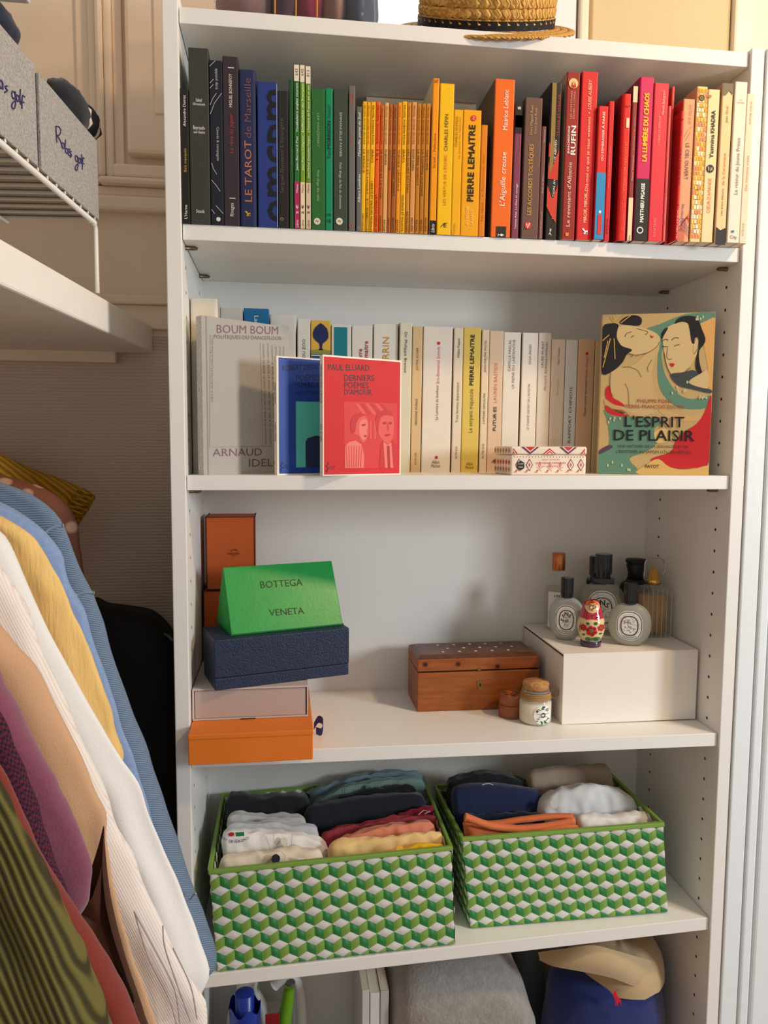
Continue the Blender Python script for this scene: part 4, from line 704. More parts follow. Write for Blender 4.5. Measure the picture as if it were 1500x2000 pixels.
for k, cxx in enumerate((0.0, .028, .057, .085, .1135)):
    hw = .0135 if k % 2 else .010
    for lay, (sc, mm) in enumerate(((1.0, 1 if k % 2 else 0), (.72, 2), (.55, 0), (.3, 2 if k % 2 == 0 else 0))):
        a = hw * sc; zb_ = zt0 + (0 if k % 2 else 0)
        if k % 2: pts = [(cxx - a, zt1), (cxx, zt1 - a * .78), (cxx + a, zt1)]
        else: pts = [(max(.003, cxx - a), zt0), (cxx if 0.003 < cxx < w - .003 else (max(.003, min(w - .003, cxx))), zt0 + a * .8), (min(w - .003, cxx + a), zt0)]
        mb.add([(p[0], y0 - .0001 * lay, p[1]) for p in pts], [[0, 1, 2]], mm)
mb.build('lid_pattern', [PR, PP, m_tin], ld, local=True, fix=False)
mb = MB(); y0 = -.0004
for k in range(7):
    cxx = .012 + k * .0155; zc = TH * .36
    if 2 <= k <= 4: rh(mb, cxx, zc, .0022, .005, y0, 2)
    else: rh(mb, cxx, zc, .0052, .0088, y0, 1); rh(mb, cxx, zc, .004, .0068, y0 - .0001, 3); rh(mb, cxx, zc, .0022, .004, y0 - .0002, 2); rh(mb, cxx, zc, .0009, .0018, y0 - .0003, 1)
for k in range(24): rh(mb, .005 + k * .0045, TH * .64, .0009, .0009, y0, 0)
for k in range(7):
    x = .004 + k * .0155
    for j in range(3): mb.add([(x + j * .0018, y0, .004), (x + .0012 + j * .0018, y0, .004), (x + .0052, y0, .0085 - j * .001), (x + .0052, y0, .0072 - j * .001)], [[0, 1, 2, 3]], 0)
    for j in (-1, 1): stroke2(mb, [(x + .008 + j * .0045, TH * .3), (x + .008, TH * .2), (x + .008 + j * .003, TH * .14)], .0007, lambda a, b: V((a, y0, b)), 2)
mb.build('body_pattern', [PR, PP, PK, m_tin], t, local=True, fix=False)
mb = MB(); flat_poly(mb, ell(.0145, TH * .34, .0062, .0070, 6, math.pi / 6, math.pi / 6 + 2 * math.pi), lambda a, b: V((a, -.0011, b))); mb.build('emblem', pcol((40, 34, 36)), t, local=True, fix=False)
mb = MB(); put_text(mb, 'la petite', (.0145, -.0014, TH * .40), (1, 0, 0), (0, 0, 1), .008, .0016, .02, center=True); put_text(mb, 'boîte', (.0145, -.0014, TH * .29), (1, 0, 0), (0, 0, 1), .006, .0016, .02, center=True); mb.build('emblem_lettering', pcol(WHT), t, local=True, fix=False)
mb = MB()
for s, z, L, H, b in (('pour vivre les', .555, .026, .0022, 0), ('principes toltèques', .44, .044, .0026, .02), ('au quotidien', .33, .026, .0022, 0)): put_text(mb, s, (.060, -.0012, TH * z), (1, 0, 0), (0, 0, 1), L, H, b, center=True)
mb.build('title_lettering', pcol((206, 84, 84)), t, local=True, fix=False)
mb = MB()
for j in range(3):
    for k in range(5): rh(mb, 0, 0, 0, 0, 0)
mb = MB()
for k in range(6):
    for j, z in enumerate((.2, .45, .85)):
        yy = .006 + k * .0112; zc = TH * z; r = .0042
        mb.add([(-.0007 - (.0004 if z > .7 else 0), yy, zc - r), (-.0007 - (.0004 if z > .7 else 0), yy + r * .8, zc), (-.0007 - (.0004 if z > .7 else 0), yy, zc + r), (-.0007 - (.0004 if z > .7 else 0), yy - r * .8, zc)], [[0, 1, 2, 3]], j % 2)
mb.build('side_pattern', [pcol((190, 130, 110)), PR], t, local=True, fix=False)

# ------------------------------------------------------------------ stack of gift boxes at the left of the third shelf
m_or = mat('orange_card', (230, 130, 46), 0.5, bump=0.06, bscale=900, var=0.03)
m_or2 = mat('orange_grained_card', (206, 100, 44), 0.55, bump=0.15, bscale=900, var=0.04)
m_brown = mat('dark_brown_edge', (58, 36, 26), 0.6)
zo = z3(0.08); ozt = 0.9655
t = thing('orange_gift_box', 'flat bright orange cardboard box overhanging the shelf edge', 'box', (0.082, 0.06, zo))
MB().box(0.0012, 0.1625, -0.0325, 0.154, zo + .0003, ozt - .0012).build('box_body', m_or, t, bevel=.0012)
MB().box(0.0010, 0.1632, -0.0335, 0.155, ozt - .0070, ozt).build('lid', m_or, t, bevel=.0012)
t_r = MB()
rp_ = [ony(613, 1392, .06), ony(622, 1378, .055), ony(631, 1384, .05), ony(628, 1402, .05), ony(617, 1400, .055)]
rp_ = smooth_open([tuple(q) for q in rp_], 5)
rb = MB(); n = len(rp_)
rb.add([V(q) + V((0, 0, .0055)) for q in rp_] + [V(q) - V((0, 0, .0055)) for q in rp_], [[i, i + 1, n + i + 1, n + i] for i in range(n - 1)], 0, True)
zmn = min(q.z for q in rb.v); rb.v = [q + V((0, 0, z3(.17) + .0004 - zmn)) for q in rb.v]
single('ribbon', rb, mat('navy_satin_ribbon', (34, 52, 120), .35, sheen=.3), 'curled navy satin ribbon lying on the shelf beside the orange box', 'ribbon', (rp_[0][0], rp_[0][1], z3(.17)))
# grey drawer box
m_gr = mat('mauve_grey_card', (206, 192, 184), 0.42, bump=0.04, bscale=700); m_gri = mat('mauve_grey_drawer', (190, 172, 164), 0.38)
g0, g1, gz0, gz1, gd = 0.0016, 0.1582, ozt + .0003, 1.0098, 0.138
t = thing('drawer_box', 'mauve-grey slide-out gift box between orange and navy boxes', 'box', (0.08, 0.08, gz0))
gy = 0.0165
th = .0022
s = MB().box(g0, g1, gy, gy + gd, gz0, gz0 + th).box(g0, g1, gy, gy + gd, gz1 - th, gz1).box(g0, g0 + th, gy, gy + gd, gz0 + th, gz1 - th).box(g1 - th, g1, gy, gy + gd, gz0 + th, gz1 - th)
s.build('sleeve', m_gr, t, bevel=.0004, segs=1)
dr = MB().box(g0 + th + .0008, g1 - th - .0012, gy + .0016, gy + gd - .002, gz0 + th + .0004, gz1 - th - .0012).build('drawer', m_gri, t, bevel=.0006)
MB().box(.066, .086, gy - .0008, gy + .003, gz0 - .0002 + .0003, gz0 + .0012).build('pull_tab', mat('dark_ribbon_tab', (70, 40, 50), .5), t)
# navy leather box
m_nv = mat('navy_grained_leather', (38, 48, 72), 0.42, bump=0.55, bscale=420, var=0.1, vscale=60)
w, ang = frame_map((0.033, 0.0054), (0.2177, 0.0578)); nd, nh = 0.083, 0.0690
zn = gz1 + .0004
t = thing('navy_leather_box', 'navy blue grained leather box set askew on the grey drawer box', 'box', (0.033, 0.0054, zn), ang)
MB().box(0, w, 0, nd, 0, nh * .235).build('box_base', m_nv, t, local=True, bevel=.0012)
MB().box(-.0006, w + .0006, -.0006, nd + .0006, nh * .245, nh).build('lid', m_nv, t, local=True, bevel=.0014)
MB().box(.001, w - .001, .001, nd - .001, nh * .20, nh * .26).build('seam', mat('seam_dark', (20, 22, 30), .8), t, local=True)
# green prism box
m_gn = mat('bright_green_paper', (22, 152, 72), 0.34, bump=0.07, bscale=260, var=0.04, vscale=40, spec=.6)
w, ang = frame_map((0.0539, 0.0278), (0.2109, 0.0761)); gdp = 0.093; gh = 0.087
zg = zn + nh + .0004
t = thing('prism_gift_box', 'bright green triangular box standing on the navy leather box', 'box', (0.0539, 0.0278, zg), ang)
ins = 0.0055
tri = [(0, 0), (gdp, 0), (gdp * .5, gh)]
mb = MB(); pts = []
L_, R_ = [], []
for (y, z) in tri: L_.append(V((0, y, z + .0008))); R_.append(V((w, y, z + .0008)))
mb.add(L_ + R_, [[0, 3, 5, 2], [1, 2, 5, 4], [0, 1, 4, 3], [0, 2, 1], [3, 4, 5]])
pb = mb.build('box_shell', m_gn, t, local=True, bevel=.0012)
apx = lambda a, b: V((a, b / gh * gdp * .5 - .00035, b + .0012))
def slant(a, b):    # a along width, b up the sloping face
    L = math.hypot(gh, gdp * .5); return V((a, b / L * gdp * .5, .0008 + b / L * gh)) + V((0, -gh / L, gdp * .5 / L)) * .0005
SL = math.hypot(gh, gdp * .5); ud = (slant(.0, .01) - slant(0, 0))
hG = homog([(358, 507), (1140, 462), (1222, 895), (415, 978)], [(0, SL), (w, SL), (w, 0), (0, 0)])
for s, (xa, ya), (xb, yb), H in (('BOTTEGA', (630, 628), (930, 608), .0105), ('VENETA', (692, 820), (942, 803), .0098)):
    a, b = hG(xa, ya), hG(xb, yb)
    put_text(MB(), s, slant(*a), slant(*b) - slant(*a), ud, (slant(*b) - slant(*a)).length, H, -.004).build('lettering', pcol((52, 58, 30)), t, local=True, fix=False)
MB().add([(-.0004, .004, .004), (-.0004, .0052, .004), (-.0004, gdp * .5 + .0006, gh - .004), (-.0004, gdp * .5 - .0006, gh - .004)], [[0, 1, 2, 3]]).build('flap_crease', pcol((10, 90, 44)), t, local=True, fix=False)
MB().box(-.0008, w + .0008, -.0008, gdp, 0, .0016).build('base_edge', mat('green_base_edge', (16, 112, 54), .5), t, local=True)
# two orange boxes behind
oy = 0.165
xa, xb = 0.0085, 0.0815
zt1 = ony(450, 1010, oy).z; zj = ony(412, 1153, oy).z
t = thing('orange_box', 'taller orange box with dark brown edges upright on another orange box', 'box', (0.045, 0.19, zj))
def edged_box(t, x0, x1, y0, y1, z0, z1, lidy):
    MB().box(x0, x1, y0, y1, z0, z1).build('box_body', m_or2, t, bevel=.0008)
    e = .0011
    for q in ([(x0, y0, z0), (x1, y0, z0), (x1, y0, z1), (x0, y0, z1), (x0, y0, z0)], [(x0, y0, z1), (x0, y1, z1)], [(x1, y0, z1), (x1, y1, z1)], [(x0, lidy, z0), (x0, lidy, z1)]):
        MB().tube([V(p) for p in q], e, 6).build('edge_trim', m_brown, t, fix=False)
edged_box(t, xa, xb, oy, oy + .06, zj + .001, zt1, oy + .018)
hx = lambda X, Y: ony(340 + X * .27008, 980 + Y * .27008, oy - .0012)
mb = MB(); put_text(mb, 'HERMÈS', hx(390, 376), (1, 0, 0), (0, 0, 1), (hx(476, 370) - hx(390, 370)).length, .0030, .01); put_text(mb, 'PARIS', hx(418, 390), (1, 0, 0), (0, 0, 1), .0075, .0016)
for q in ([(412, 362), (418, 350), (440, 346), (458, 352), (462, 362)], [(436, 346), (440, 340)], [(418, 356), (412, 356)], [(440, 352), (452, 346)]): stroke2(mb, [(lambda p: (p.x, p.z))(hx(*p)) for p in q], .0008, lambda a, b: V((a, oy - .0012, b)))
mb.build('emblem', pcol((110, 52, 22)), t, fix=False)
t = thing('orange_box', 'orange box at the back left carrying the upright orange box', 'box', (0.06, 0.18, z3(.06)))
edged_box(t, 0.0035, 0.0950, oy - .0035, oy + .080, z3(.0) + .0016, zj - .0007, oy + .02)
# ------------------------------------------------------------------ wooden chest
m_wd = mat('warm_cedar', (150, 88, 44), .38, var=.22, vscale=22, stretch=(1, 1, 7))
m_wd2 = mat('dark_burl_wood', (98, 62, 46), .3, var=.35, vscale=70)
cx0, cx1, cy0, cyb = 0.333, 0.531, 0.135, 0.2255
zc = z3(.43) + .0004; zl = 0.9868; zt_ = 1.0062
t = thing('wooden_chest', 'hinged brown wooden box with inlaid dotted lid and keyhole', 'wooden box', (0.43, 0.18, zc))
MB().box(cx0, cx1, cy0, cyb, zc, zl - .0022).build('chest_body', m_wd, t, bevel=.0012)
MB().box(cx0 + .002, cx1 - .002, cy0 + .002, cyb - .002, zl - .004, zl + .001).build('dark_gap', pcol((26, 16, 12), .9), t)
ld = MB().hexa([(cx0, cy0, zl), (cx1, cy0, zl), (cx1, cyb, zl), (cx0, cyb, zl), (cx0, cy0, zt_), (cx1, cy0, zt_), (cx1, cyb, zt_), (cx0, cyb, zt_)]).build('lid', m_wd, t, bevel=.0012)
tp = MB(); i_ = .012; dz = .0045
tp.hexa([(cx0, cy0, zt_), (cx1, cy0, zt_), (cx1, cyb, zt_), (cx0, cyb, zt_), (cx0 + i_ * .6, cy0 + i_, zt_ + dz), (cx1 - i_ * .6, cy0 + i_, zt_ + dz), (cx1 - i_ * .6, cyb - i_, zt_ + dz), (cx0 + i_ * .6, cyb - i_, zt_ + dz)])
top_p = tp.build('lid_top', m_wd2, ld, bevel=.002)
m_inl = pcol((226, 216, 196), .35)
for r_ in range(3):
    for k in range(5):
        xq = cx0 + .045 + k * .027 + (r_ % 2) * .012; yq = cy0 + .024 + r_ * .021
        MB().lathe([(.0026, zt_ + dz), (.0026, zt_ + dz + .0004)], xq, yq, 8).build('inlay_dot', m_inl, top_p, fix=False)
EX = lambda X, Y: (770 + X * .43333, 1060 + Y * .43333)
for X, Y in ((140, 549), (288, 547), (465, 557)):
    p = ony(*EX(X, Y), cy0)
    mb = MB(); flat_poly(mb, ell(p.x, p.z, .0048, .0042, 14), lambda a, b: V((a, cy0 - .0003, b))); mb.build('knot', pcol((110, 56, 26), .4), ld, fix=False)
    mb = MB(); flat_poly(mb, ell(p.x, p.z, .0026, .0024, 12), lambda a, b: V((a, cy0 - .0005, b))); mb.build('knot', pcol((50, 24, 14), .4), ld, fix=False)
m_br = mat('aged_brass', (150, 118, 66), .35, metal=.9)
p = ony(*EX(385, 640), cy0)
mb = MB(); flat_poly(mb, [(p.x - .004, p.z + .007), (p.x + .004, p.z + .006), (p.x + .003, p.z), (p.x + .0045, p.z - .007), (p.x, p.z - .009), (p.x - .003, p.z - .003), (p.x - .005, p.z + .002)], lambda a, b: V((a, cy0 - .0008, b))); mb.build('escutcheon', m_br, t, fix=False)
mb = MB(); flat_poly(mb, ell(p.x + .0005, p.z, .0012, .003, 10), lambda a, b: V((a, cy0 - .0011, b))); mb.build('keyhole', pcol((18, 12, 10)), t, fix=False)
MB().box(p.x - .004, p.x + .001, cy0 - .001, cy0 + .002, zl - .001, zl + .003).build('catch', m_br, t)

# round wooden pill box
m_tk = mat('turned_reddish_wood', (152, 92, 60), .35, var=.15, vscale=60, stretch=(1, 1, 5))
rc = V((0.4755, 0.106, z3(.4755) + .0003)); rr = .0185
t = thing('round_wooden_box', 'small round wooden box with painted flowers on its lid', 'box', rc)
MB().lathe([(rr, rc.z), (rr, rc.z + .0195)], rc.x, rc.y, 36).build('box_body', m_tk, t, bevel=.0005)
ld = MB().lathe([(rr * 1.0, rc.z + .0203), (rr, rc.z + .034), (rr - .001, rc.z + .0362), (.0001, rc.z + .0366)], rc.x, rc.y, 36).build('lid', m_tk, t)
MB().lathe([(rr * .97, rc.z + .019), (rr * .97, rc.z + .0206)], rc.x, rc.y, 32).build('seam', pcol((60, 28, 16)), t)
ztp = rc.z + .0368
mb = MB()
for k, (dx, dy, s_, m) in enumerate([(0, 0, .0042, 0), (.005, .002, .0038, 1), (-.005, -.001, .0036, 1), (.003, -.006, .0032, 0), (-.003, .006, .003, 0), (.009, -.004, .003, 2), (-.009, .004, .003, 2), (.009, .007, .0028, 2), (-.009, -.007, .0028, 2), (0, .011, .0026, 2), (.001, -.012, .0026, 2)]):
    mb.add([(rc.x + dx + s_ * (1 + .25 * math.cos(5 * a)) * math.cos(a), rc.y + dy + s_ * (1 + .25 * math.cos(5 * a)) * math.sin(a), ztp + .0001 * k) for a in [2 * math.pi * i / 20 for i in range(20)]], [list(range(20))], m)
mb.build('painted_flowers', [pcol((226, 120, 60)), pcol((216, 70, 50)), pcol((96, 116, 60))], ld, fix=False)

# glass jar with cork
m_glz = mat('clear_glass', (236, 238, 232), .03, alpha=.25, spec=.9)
m_cork = mat('cork', (186, 140, 92), .85, bump=.7, bscale=260, var=.25, vscale=160)
m_twine = mat('jute_twine', (176, 140, 92), .9, bump=.5, bscale=900)
jc = V((0.5060, 0.0790, z3(.506) + .0004)); jr = .0245
t = thing('candle_jar', 'small glass jar of cream wax with cork stopper and twine', 'jar', jc)
MB().lathe([(jr * .9, jc.z), (jr, jc.z + .003), (jr, jc.z + .0325), (jr * .93, jc.z + .0375), (jr * .80, jc.z + .0410), (jr * .80, jc.z + .0465), (jr * .86, jc.z + .0485), (jr * .86, jc.z + .051)], jc.x, jc.y, 40).build('glass', m_glz, t)
MB().lathe([(jr * .86, jc.z + .0015), (jr * .975, jc.z + .0036), (jr * .975, jc.z + .0325), (jr * .6, jc.z + .0327)], jc.x, jc.y, 36).build('wax', mat('cream_wax', (240, 230, 208), .5), t)
MB().lathe([(jr * .70, jc.z + .0512), (jr * .78, jc.z + .052), (jr * .82, jc.z + .0600), (jr * .78, jc.z + .0625), (.0001, jc.z + .0632)], jc.x, jc.y, 32).build('cork', m_cork, t)
for k in range(4):
    zq = jc.z + .0395 + k * .0021; rq = jr * (.93 - .02 * k)
    MB().tube([(jc.x + rq * math.cos(a), jc.y + rq * math.sin(a), zq + .0005 * math.sin(a + k)) for a in [2 * math.pi * i / 32 for i in range(32)]], .0013, 6, closed=True).build('twine', m_twine, t, fix=False)
for sgn in (-1, 1):
    MB().tube([(jc.x + jr * .86 + .0015 + .006 * (1 - math.cos(a)), jc.y - .003, jc.z + .044 + sgn * .0075 * math.sin(a)) for a in [math.pi * i / 8 for i in range(9)]], .0012, 6).build('twine_bow', m_twine, t, fix=False)
rl = jr + .0004
cyl = lambda a, b: V((jc.x + .004 + rl * math.sin(a / rl) - .0 , jc.y - rl * math.cos(a / rl), b)) if False else V((jc.x + rl * math.sin(a / rl + .18), jc.y - rl * math.cos(a / rl + .18), b))
zl_ = jc.z + .0175
def cfan(mb, cx_, cz_, rx, rz, m, k, n=20):
    f2 = lambda a, b: (lambda q: V((jc.x + (q.x - jc.x) * (1 + .006 * k), jc.y + (q.y - jc.y) * (1 + .006 * k), q.z)))(cyl(a, b))
    mb.add([f2(cx_, cz_)] + [f2(cx_ + rx * math.cos(2 * math.pi * i / n), cz_ + rz * math.sin(2 * math.pi * i / n)) for i in range(n)] , [[0, 1 + i, 1 + (i + 1) % n] for i in range(n)], m)
mb = MB()
for rr_ in range(4):
    pass
n = 24
rings = [[cyl(.0150 * q * math.cos(2 * math.pi * i / n), zl_ + .0150 * q * math.sin(2 * math.pi * i / n)) for i in range(n)] for q in (.25, .5, .75, 1.0)]
vs = [cyl(0, zl_)] + [p for r_ in rings for p in r_]
fs = [[0, 1 + i, 1 + (i + 1) % n] for i in range(n)] + [[1 + j * n + i, 1 + j * n + (i + 1) % n, 1 + (j + 1) * n + (i + 1) % n, 1 + (j + 1) * n + i] for j in range(3) for i in range(n)]
mb.add(vs, fs, 0, True); mb.build('label', pcol((244, 242, 234)), t, fix=False)
mb = MB(); R7 = random.Random(7)
for k in range(44):
    a = R7.choice([1, -1]) * math.pi / 2 + R7.uniform(-1.1, 1.1); q = R7.uniform(.0085, .0135)
    cfan(mb, q * math.cos(a), zl_ + q * math.sin(a), R7.uniform(.0008, .0018), R7.uniform(.0006, .0013), R7.randint(0, 2), 2 + k * .02, 7)
mb.build('label_print', [pcol((60, 96, 70)), pcol((110, 140, 110)), pcol((40, 62, 80))], t, fix=False)
mb = MB()
for s, dz, L, H in (('Ylona & Alexandre', .0022, .021, .0024), ('20.02.2024', -.0025, .015, .0018)): put_text(mb, s, (-L / 2, 0, zl_ + dz), (1, 0, 0), (0, 0, 1), L, H, shear=.15 if dz > 0 else 0)
mb.v = [(lambda q: V((jc.x + (q.x - jc.x) * 1.02, jc.y + (q.y - jc.y) * 1.02, q.z)))(cyl(p.x, p.z)) for p in mb.v]
mb.build('label_lettering', pcol((90, 100, 100)), t, fix=False)

# ------------------------------------------------------------------ white magnetic box with perfumes on top
m_wb = mat('white_laminated_card', (240, 234, 226), .42, bump=.02, bscale=500)
bx0, bx1, by0, by1 = 0.5415, 0.7575, 0.0600, 0.2500
zw0, zw1 = z3(.65) + .0012, 1.0300
t = thing('white_gift_box', 'white folding gift box with perfume bottles standing on it', 'box', (0.65, 0.15, zw0))
MB().box(bx0 + .001, bx1 - .001, by0 + .0018, by1, zw0, zw1 - .0045).build('box_body', m_wb, t, bevel=.0006)
MB().box(bx0, bx1, by0 - .0003, by0 + .0016, zw0, zw1 - .0022).build('front_flap', m_wb, t, bevel=.0006)
MB().hexa([(bx0, by0, zw1 - .0022), (bx1, by0, zw1 - .0022), (bx1, by1, zw1 - .0022), (bx0, by1, zw1 - .0022), (bx0, by0, zw1), (bx1, by0, zw1), (bx1, by1, zw1), (bx0, by1, zw1)]).build('lid', m_wb, t, bevel=.0005)
MB().box(bx0 + .0006, bx0 + .003, by0 + .003, by1 - .002, zw1 - .0048, zw1 - .0021).build('dark_gap', pcol((34, 30, 28), .9), t)
ZP = zw1 + .0003
m_clear = mat('bottle_glass', (214, 218, 206), .04, alpha=.16, spec=.9)
m_frost = mat('frosted_glass', (190, 194, 186), .40, alpha=.66, spec=.6)
m_blkpl = mat('glossy_black_plastic', (18, 20, 24), .18, spec=.6, coat=.3)
m_copper = mat('brushed_copper', (208, 132, 84), .32, metal=.85)
m_gold = mat('polished_gold', (226, 184, 104), .18, metal=1.0)
m_chrome = mat('polished_steel', (190, 184, 176), .2, metal=1.0)
m_label = mat('matt_paper_label', (246, 244, 238), .8)
def oval_body(cx, cy, z0, rx, ry, hz, n=40, flat=.10, e=2.35, lens=1.0):
    """flattened oval bottle: superellipse outline seen from the front, lens-shaped depth"""
    mb = MB(); zc_ = z0 + hz / 2
    def fn(u, v):
        a = 2 * math.pi * u; r = v
        c_, s_ = math.cos(a), math.sin(a)
        ox = rx * abs(c_) ** (2 / e) * (1 if c_ >= 0 else -1); oz = hz * .5 * abs(s_) ** (2 / e) * (1 if s_ >= 0 else -1)
        rr_ = math.sin(math.pi * r); yy = -ry * math.cos(math.pi * r)
        rr_ = rr_ ** .55
        z = zc_ + oz * rr_
        return (cx + ox * rr_, cy + yy, max(z, z0 + 0.0))
    mb.grid(fn, n, 17, closeu=True)
    return mb
def oval_label(t, cx, yf, cz, rx, rz, texts, k=1.0, curved=None):
    fy = curved or (lambda a, b: yf)
    f3 = lambda lay: (lambda a, b: V((a, fy(a, b) - .0003 - .00018 * lay, b)))
    def sup(rx_, rz_, n=40): return [(cx + rx_ * (abs(math.cos(q)) ** .8) * (1 if math.cos(q) >= 0 else -1), cz + rz_ * (abs(math.sin(q)) ** .8) * (1 if math.sin(q) >= 0 else -1)) for q in [2 * math.pi * i / n for i in range(n)]]
    n = 40; o = sup(rx, rz); f0 = f3(0); mb = MB()
    mb.add([f0(cx, cz)] + [f0(cx + (a - cx) * .5, cz + (b - cz) * .5) for a, b in o] + [f0(a, b) for a, b in o], [[0, 1 + i, 1 + (i + 1) % n] for i in range(n)] + [[1 + i, 1 + (i + 1) % n, 1 + n + (i + 1) % n, 1 + n + i] for i in range(n)])
    lb = mb.build('label', m_label, t, fix=False)
    mb = MB(); f1 = f3(1)
    for q in (.93, .66, .62): r_ = sup(rx * q - (0.0 if q > .9 else .0), rz * q); stroke2(mb, r_ + [r_[0]], .0006 if q < .65 else .0009, f1)
    s = 'diptyque · 34 boulevard saint germain · paris 5e · '
    for i, ch in enumerate(s):
        if ch == ' ': continue
        a = math.pi * 1.25 - 2 * math.pi * i / len(s); px_, pz_ = cx + rx * .8 * math.cos(a), cz + rz * .8 * math.sin(a)
        tx, tz = -math.sin(a) * -1, math.cos(a) * -1
        mm = MB(); put_text(mm, ch, (px_, 0, pz_), (tx, 0, tz), (-tz, 0, tx), None, rx * .085, center=True, res=1)
        mb.add([f1(q.x, q.z) for q in mm.v], mm.f)
    R_ = random.Random(int(cx * 9999))
    for i in range(70):
        a = R_.uniform(0, 6.28); q = R_.uniform(.05, .55); x0_, z0_ = cx + rx * q * math.cos(a), cz + rz * q * math.sin(a); l_ = rx * R_.uniform(.04, .10); b = R_.uniform(0, 6.28)
        stroke2(mb, [(x0_, z0_), (x0_ + l_ * math.cos(b), z0_ + l_ * math.sin(b)), (x0_ + l_ * 1.6 * math.cos(b + .8), z0_ + l_ * 1.6 * math.sin(b + .8))], .0004, f1)
    for ch, dx, dz, rot, H in texts:
        mm = MB(); put_text(mm, ch, (cx + dx * rx, 0, cz + dz * rz), (math.cos(rot), 0, math.sin(rot)), (-math.sin(rot), 0, math.cos(rot)), None, H * rx, .03, center=True)
        mb.add([f3(2)(q.x, q.z) for q in mm.v], mm.f)
    mb.build('label_print', pcol((40, 40, 44)), lb, fix=False)
def ribbed_cap(t, cx, cy, z0, z1, r, name='cap', facets=18, m=None):
    mb = MB(); n = facets * 2
    poly = [(cx + r * (1 if i % 2 else .955) * math.cos(2 * math.pi * i / n), cy + r * (1 if i % 2 else .955) * math.sin(2 * math.pi * i / n)) for i in range(n)]
    mb.prism(poly, z0, z1); return mb.build(name, m or m_blkpl, t, bevel=.0003, segs=1)
SENS = [('S', -.36, -.02, .9, .34), ('E', -.26, .28, .5, .30), ('N', .0, .42, 0, .36), ('S', .32, .30, -.5, .34)]
def curve_front(cx, cy, zc_, rx, ry, hz):
    def f(a, b):
        e = 2.35; q = min(.999, (abs((a - cx) / rx) ** e + abs((b - zc_) / (hz / 2)) ** e) ** (1 / e))
        r = math.asin(q ** (1 / .55)) / math.pi; return cy - ry * math.cos(math.pi * r)
    return f
def small_oval(label, uc, vb, vt_body, vt_cap, uw, capw, y, texts, grp):
    base = onz(uc, vb, ZP); y = base.y if y is None else y
    p = ony(uc, vb, y); top = ony(uc, vt_body, y).z; ct = ony(uc, vt_cap, y).z
    rx = (ony(uc + uw / 2, vt_body, y) - ony(uc - uw / 2, vt_body, y)).length / 2; cr = (ony(uc + capw / 2, vt_cap, y) - ony(uc - capw / 2, vt_cap, y)).length / 2
    t = thing('perfume_bottle', label, 'perfume bottle', (p.x, y, ZP), group=grp)
    hz = top - ZP + .001; ry = .0135
    mb = oval_body(p.x, y, ZP, rx, ry, hz)
    for q in mb.v:
        if q.z < ZP + .004: q.z = ZP + (q.z - ZP) * .35
    mb.build('glass_body', m_frost, t)
    ribbed_cap(t, p.x, y, top - .0005, top + (ct - top) * .12, cr * .9, 'cap_collar'); ribbed_cap(t, p.x, y, top + (ct - top) * .13, ct, cr)
    oval_label(t, p.x, y, ZP + hz * .49, rx * .60, hz * .345, texts, curved=curve_front(p.x, y, ZP + hz / 2, rx, ry, hz))
    t.rotation_euler = (0, 0, -math.atan2(p.x - .124, y + 1.012))
PG = 'perfume bottles on the white box'
small_oval('small frosted oval perfume bottle behind the painted doll, left one', 1105, 1247, 1166, 1128.5, 66, 24, .143, SENS, PG)
small_oval('small frosted oval perfume bottle right of the painted doll', 1228, 1261, 1178, 1139, 77, 25, .100, [], PG)
# large oval bottles
def large_oval(label, uc, y, uw, zt_b, cap_w, v_cap, mat_, tint, texts):
    p = ony(uc, 1200, y); t = thing('perfume_bottle', label, 'perfume bottle', (p.x, y, ZP), group=PG)
    rx = (ony(uc + uw / 2, 1200, y) - ony(uc - uw / 2, 1200, y)).length / 2; hz = zt_b - ZP; ry = .0165
    oval_body(p.x, y, ZP, rx, ry, hz, 48).build('glass_body', mat_, t)
    oval_body(p.x, y, ZP + .005, rx * .86, ry * .72, hz * .78, 40).build('perfume', tint, t)
    cr = (ony(uc + cap_w / 2, v_cap, y) - ony(uc - cap_w / 2, v_cap, y)).length / 2; ct = ony(uc, v_cap, y).z
    MB().box(p.x - cr * 1.3, p.x + cr * 1.3, y - .011, y + .011, zt_b - .004, zt_b + .0055).build('shoulder_plate', m_blkpl, t, bevel=.002)
    ribbed_cap(t, p.x, y, zt_b + .0055, zt_b + .012, cr * .86, 'cap_collar'); ribbed_cap(t, p.x, y, zt_b + .012, ct, cr)
    if texts is not None: oval_label(t, p.x, y, ZP + hz * .47, rx * .64, hz * .37, texts, curved=curve_front(p.x, y, ZP + hz / 2, rx, ry, hz))
    t.rotation_euler = (0, 0, -math.atan2(p.x - .124, y + 1.012))
m_juice = mat('pale_green_perfume', (196, 194, 150), .1, alpha=.42)
large_oval('large clear oval perfume bottle behind the painted doll', 1176, .172, 84, ony(1176, 1134, .172).z, 31, 1081.7, m_clear, m_juice, SENS)
large_oval('second large oval perfume bottle at the back, mostly hidden', 1163, .2165, 72, ony(1163, 1136, .2165).z, 28, 1086, m_clear, m_juice, None)
